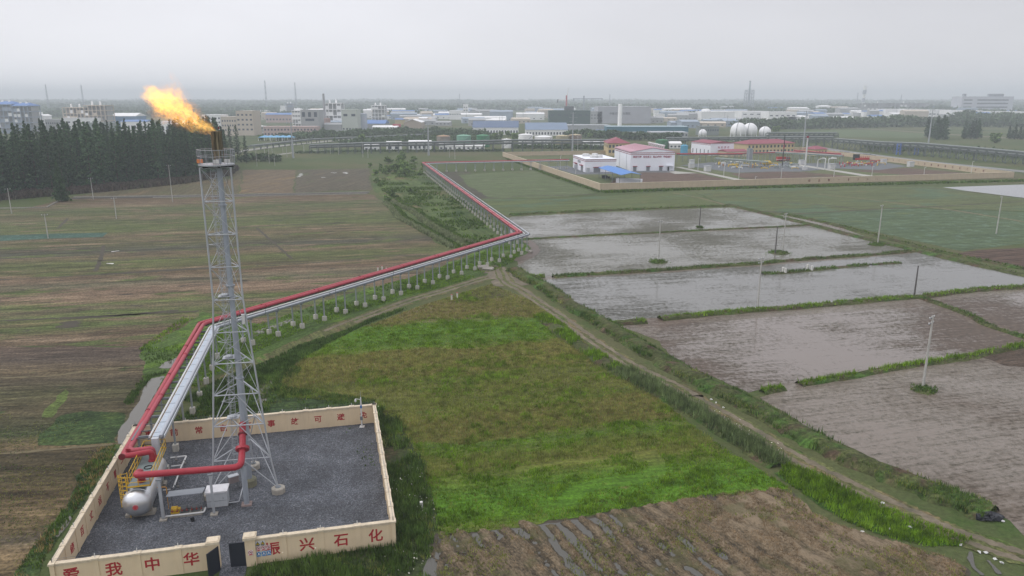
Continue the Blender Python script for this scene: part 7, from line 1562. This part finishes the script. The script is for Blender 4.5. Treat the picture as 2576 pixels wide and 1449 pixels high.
# white sheds by the rack
for f, x0, x1, t, b, n, l in ((c2, 1090, 1222, 822, 878, 3, 'white shed farthest left by the long pipe rack'), (c2, 1312, 1452, 800, 872, 2, 'white shed with wide dark gate by the long pipe rack'), (c2, 1538, 1756, 790, 868, 5, 'white shed with a pitched roof and roof boxes'), (c2, 1842, 2298, 822, 862, 10, 'long low white shed before the green tanks'), (c3, 722, 985, 800, 845, 9, 'long white shed with small windows behind the workshop'), (c3, 1585, 1700, 800, 850, 3, 'low white shed right of the deep green tank')):
    far(f, x0, x1, t, b, l, WHT, 'gable', WHT, 10, (('f', n, .4, .35),), 1.6, 'shed', 'white_shed', group='white sheds')
for i, x in enumerate((20, 80, 140, 200, 262)):
    a = G(c2(x, 775)); o = thing('market_stall', 'stall with a light blue canopy in the row below the brick offices', 'stall', a, R(3), 'blue canopied stalls')
    MB().add([(0, 0, 3.4), (12, 0, 3.4), (12, 9, 3.4), (0, 9, 3.4), (6, 4.5, 5.4)], [(0, 1, 4), (1, 2, 4), (2, 3, 4), (3, 0, 4), (0, 3, 2, 1)]).build('canopy', paint('stall_blue', C(120, 180, 220), .6), o, world=False)
    for x_, y_ in ((.4, .4), (11.6, .4), (11.6, 8.6), (.4, 8.6)): MB().box((x_, y_, 1.7), (.3, .3, 3.4)).build('post', WHT, o, world=False)
# long pipe racks across the middle distance
RKM = paint('rack_dark_steel', C(104, 112, 110), .7, .1, .1, .2)
def bigrack(label, pts, hs, n, tiers=2, brace=False, w=5.0, blue=()):
    for a, b, ha, hb, n_, lb in zip(pts, pts[1:], hs, hs[1:], n, label):
        d = b - a; L = d.length; o = thing('pipeline_rack', lb, 'pipe rack', a, math.atan2(d.y, d.x), 'long pipe racks')
        H = lambda t: ha + (hb - ha) * t
        for i in range(n_ + 1):
            t = i / n_
            for y in (0, w): MB().box((L * t, y, H(t) / 2), (.5, .4, H(t))).build('post', paint('rack_blue', C(90, 120, 190), .6) if i in blue else RKM, o, world=False)
            MB().box((L * t, w / 2, H(t) * .82), (.4, w, .4)).build('cross_beam', RKM, o, world=False)
        for k in range(tiers):
            for y in (0, w): MB().beam((0, y, ha * (1 - .26 * k)), (L, y, hb * (1 - .26 * k)), .35, .45).build('long_beam', RKM, o, world=False)
            for y, r_ in ((w * .3, .35), (w * .6, .5)): MB().tube([(0, y, ha * (1 - .26 * k) + .7), (L, y, hb * (1 - .26 * k) + .7)], r_, 7).build('pipe_run', paint('rack_pipe_grey', C(136, 142, 142), .55, .1), o, world=False, smooth=True)
        if brace:
            br = MB()
            for i in range(n_):
                t0, t1 = i / n_, (i + 1) / n_; br.beam((L * t0, 0, 0), (L * t1, 0, H(t1)), .3); br.beam((L * t1, 0, 0), (L * t0, 0, H(t0)), .3); br.beam((L * t0, w, H(t0) * .5), (L * t1, w, H(t1)), .3)
            br.build('truss_bracing', RKM, o, world=False)
hx = lambda f, x, b, t: HT(f(x, b), f(x, t)[1])
bigrack(['pipe rack crossing behind the rough grass left of the white sheds', 'pipe rack crossing in front of the white sheds', 'pipe rack crossing in front of the storage tanks', 'pipe rack passing behind the compound workshop'],
    [G(c2(540, 905)), G(c2(1070, 905)), G(c2(1800, 890)), G(c3(10, 880)), G(c3(1000, 872))], [hx(c2, 540, 905, 825), hx(c2, 1070, 905, 805), hx(c2, 1800, 890, 795), hx(c3, 10, 880, 775), hx(c3, 1000, 872, 772)], [7, 8, 8, 10])
bigrack(['pipe rack behind the second white hall', 'braced pipe rack behind the cream office'], [G(c3(1560, 830)), G(c3(2576, 815)), G(c4(640, 835))], [hx(c3, 1560, 830, 752), hx(c3, 2576, 815, 742), hx(c4, 640, 835, 742)], [10, 8], 2, True)
bigrack(['braced pipe rack left of the blue gantry posts', 'braced pipe rack with blue gantry posts beside the road', 'braced pipe rack beside the road at the right', 'braced pipe rack at the far right edge'], [G(c4(640, 850)), G(c4(1120, 890)), G(c4(1500, 925)), G(c4(2000, 965)), G(c4(2700, 1030))], [hx(c4, 640, 850, 760), hx(c4, 1120, 890, 795), hx(c4, 1500, 925, 808), hx(c4, 2000, 965, 850), hx(c4, 2700, 1030, 915)], [8, 5, 6, 7], 2, True, 6)
bigrack(['hazy pipe rack before the brick offices', 'hazy pipe rack before the blue roofed shed'], [G(c2(-20, 870)), G(c2(560, 800)), G(c2(1700, 745))], [hx(c2, -20, 870, 830), hx(c2, 560, 800, 765), hx(c2, 1700, 745, 715)], [10, 16], 1)
bigrack(['low pipe rack before the belt of trees'], [G(c4(0, 800)), G(c4(700, 790))], [hx(c4, 0, 800, 700), hx(c4, 700, 790, 700)], [14], 2, True)
for x, t in ((1308, 800), (1488, 805)):
    g = G(c4(x, 912)); h = HT(c4(x, 912), c4(x, t)[1]); o = thing('blue_gantry_post', ('left' if x < 1400 else 'right') + ' blue gantry post beside the road', 'gantry', g, R(10), 'blue gantry posts')
    for y in (-1.4, 1.4): MB().box((y, 0, h / 2), (.7, .7, h)).build('leg', paint('rack_blue', C(90, 120, 190), .6), o, world=False)
    for z in (.3, .6, .95): MB().box((0, 0, h * z), (3.4, .5, .5)).build('rung', paint('rack_blue', C(90, 120, 190), .6), o, world=False)
# roads
asp = paint('road_asphalt', C(134, 134, 132), .9, 0, .08, .05)
path('road', GG(c4, ((420, 825), (700, 872), (1100, 922), (1600, 985), (2100, 1035), (2800, 1105))), 11, .1, asp, 0, .02)
path('dirt_road', GG(c4, ((800, 645), (1200, 665), (1700, 700), (2300, 740), (2800, 765))), 14, .1, tk.m, 0, .1)
path('dirt_road', GG(c2, ((-300, 900), (200, 828), (600, 790), (1100, 742))), 9, .1, paint('pale_road', C(160, 158, 152), .9), 0, .05)
path('dirt_road', GG(c2, ((200, 915), (640, 862), (1100, 880))), 5, .09, paint('pale_road', C(160, 158, 152), .9), 0, .05)
sheet('brown_strip', GG(c4, ((800, 915), (1300, 955), (2300, 1065), (2330, 1090), (1600, 1010), (1100, 945))), .06, soil)
sheet('far_field', GG(c4, ((100, 690), (820, 655), (1600, 700), (1550, 745), (700, 735))), .03, pl('far_green_material', C(92, 106, 72)))
# low sheds filling the works
rnd = random.Random(21); LS = [('white', WHT), ('grey', GRY), ('blue', BLR), ('pale blue', pal(170, 184, 200)), ('tan', BEI)]
for i in range(235):
    f = (c2, c3)[rnd.random() < .42] if rnd.random() < .8 else c4
    x = rnd.uniform(0, 2400); y = rnd.uniform(500, 650) if f is not c4 else rnd.uniform(480, 570)
    if f is c3 and (350 < x < 1000 and y > 560 or 850 < x < 1300): continue
    if i >= 95 and y > 555: y -= 70
    cn_, m_ = LS[rnd.randrange(5)]; a = G(f(x, y)); L = rnd.uniform(18, 55); b = a + Vector((L, rnd.uniform(-4, 8), 0))
    house('low_shed', 'low %s roofed shed among the distant works' % cn_, 'shed', a, b, rnd.uniform(12, 26), rnd.uniform(5, 9) if i < 95 else rnd.uniform(9, 17), WHT if cn_ == 'blue' else m_, 'gable', m_, rnd.uniform(1.5, 3), win=(('f', 4, 3, 2.5, 1.6),) if y > 540 else (), group='low sheds of the works, ' + cn_)
# thin stacks and poles of the works
for i in range(46):
    f = (c2, c3, c4)[i % 3]; x = rnd.uniform(0, 2560); y = rnd.uniform(500, 720) if f is not c4 else rnd.uniform(470, 560); p = G(f(x, y)); h = rnd.uniform(10, 24)
    o = thing('works_mast', 'thin grey mast among the distant works', 'mast', p, 0, 'thin masts of the works'); MB().lathe([(.35, 0), (.22, h)], (0, 0, 0), 5).build('shaft', SPOLE, o, world=False); MB().box((0, 0, h * .9), (2.4, .25, .25)).build('crossarm', SPOLE, o, world=False)
# ------------------------------------------------------------------ distant green
def belt(name, xs, y, dep, hmin, hmax, n, size, mat, seed, thr=.35):
    global RNG
    RNG = np.random.default_rng(seed)
    x = RNG.uniform(xs[0], xs[1], n); yy = y + RNG.uniform(0, dep, n); hh = hmin + (hmax - hmin) * vnoise(x, yy, 60 * size / 3, seed)
    ok = vnoise(x, yy, 400, seed + 3) > thr; x, yy, hh = x[ok], yy[ok], hh[ok]
    q = np.column_stack([x, yy, hh * RNG.random(len(x)) ** .6]); raw_mesh(name, quads(q, size, len(q)), 4, mat)
FARM = leafmat('far_wood_material', [C(74, 92, 66), C(86, 106, 72), C(98, 116, 82)], .01, .3, .2, .9)
for i, (y, dep, h0_, h1_, n, sz) in enumerate(((1650, 120, 6, 16, 14000, 4.5), (2050, 160, 8, 20, 16000, 5.5), (2600, 260, 10, 24, 18000, 7), (3300, 400, 12, 28, 20000, 9), (4300, 500, 14, 32, 20000, 12), (5600, 700, 14, 34, 20000, 16))):
    belt('far_wood', (-y * .85, y * .85), y, dep, h0_, h1_, n, sz, FARM, 200 + i, .3 if i > 1 else .42)
bx = lambda f, pts: np.array([[p.x, p.y] for p in GG(f, pts)])
def hedge(name, line, w, h, per, size, seed):
    global RNG
    RNG = np.random.default_rng(seed); q = scatline(line, w, per); hh = h * (.45 + .9 * vnoise(q[:, 0], q[:, 1], h * 1.6, seed))
    raw_mesh(name, quads(np.column_stack([q, hh * RNG.random(len(q)) ** .6]), size, len(q)), 4, FARM)
hedge('tree_belt', GG(c4, ((-300, 655), (300, 650), (800, 640), (1300, 632), (1900, 628), (2700, 640))), 50, 14, 16, 2.2, 301)
hedge('tree_belt', GG(c4, ((1900, 610), (2300, 600), (2700, 600))), 60, 18, 16, 2.6, 302)
hedge('tree_belt', GG(c3, ((560, 730), (900, 745), (1200, 765), (1700, 775))), 20, 8, 16, 1.5, 303)
hedge('tree_belt', GG(c2, ((300, 770), (700, 735), (1000, 725), (1700, 700), (2300, 745))), 40, 7, 16, 1.6, 304)
hedge('bushes', GG(c2, ((-200, 990), (0, 975), (240, 985))), 10, 5, 16, 1.1, 305)
hedge('bushes', GG(c2, ((400, 900), (800, 885), (1300, 880), (1800, 880), (2500, 876))), 12, 1.3, 14, .8, 306)
hedge('bushes', GG(c3, ((0, 850), (400, 850), (1000, 855))), 16, 3.5, 14, 1.1, 307)
hedge('bushes', GG(c4, ((1000, 870), (1500, 870), (2100, 900), (2700, 960))), 34, 4, 12, 1.3, 308)
hedge('bushes', GG(c2, ((900, 830), (1500, 800), (2400, 780))), 60, 6, 20, 1.5, 309)
# ------------------------------------------------------------------ the air
hz = NT('haze_material'); hz.t.nodes.remove(hz.b)
pv_ = hz.n('VolumePrincipled', {'Density': 0.00030, 'Color': (.88, .955, 1.0)})
hz.t.links.new(pv_.outputs[0], hz.out.inputs['Volume'])
mb = MB(); mb.box((0, 4050, 59), (12100, 8400, 120)); mb.build('haze', hz.m, kind='stuff')
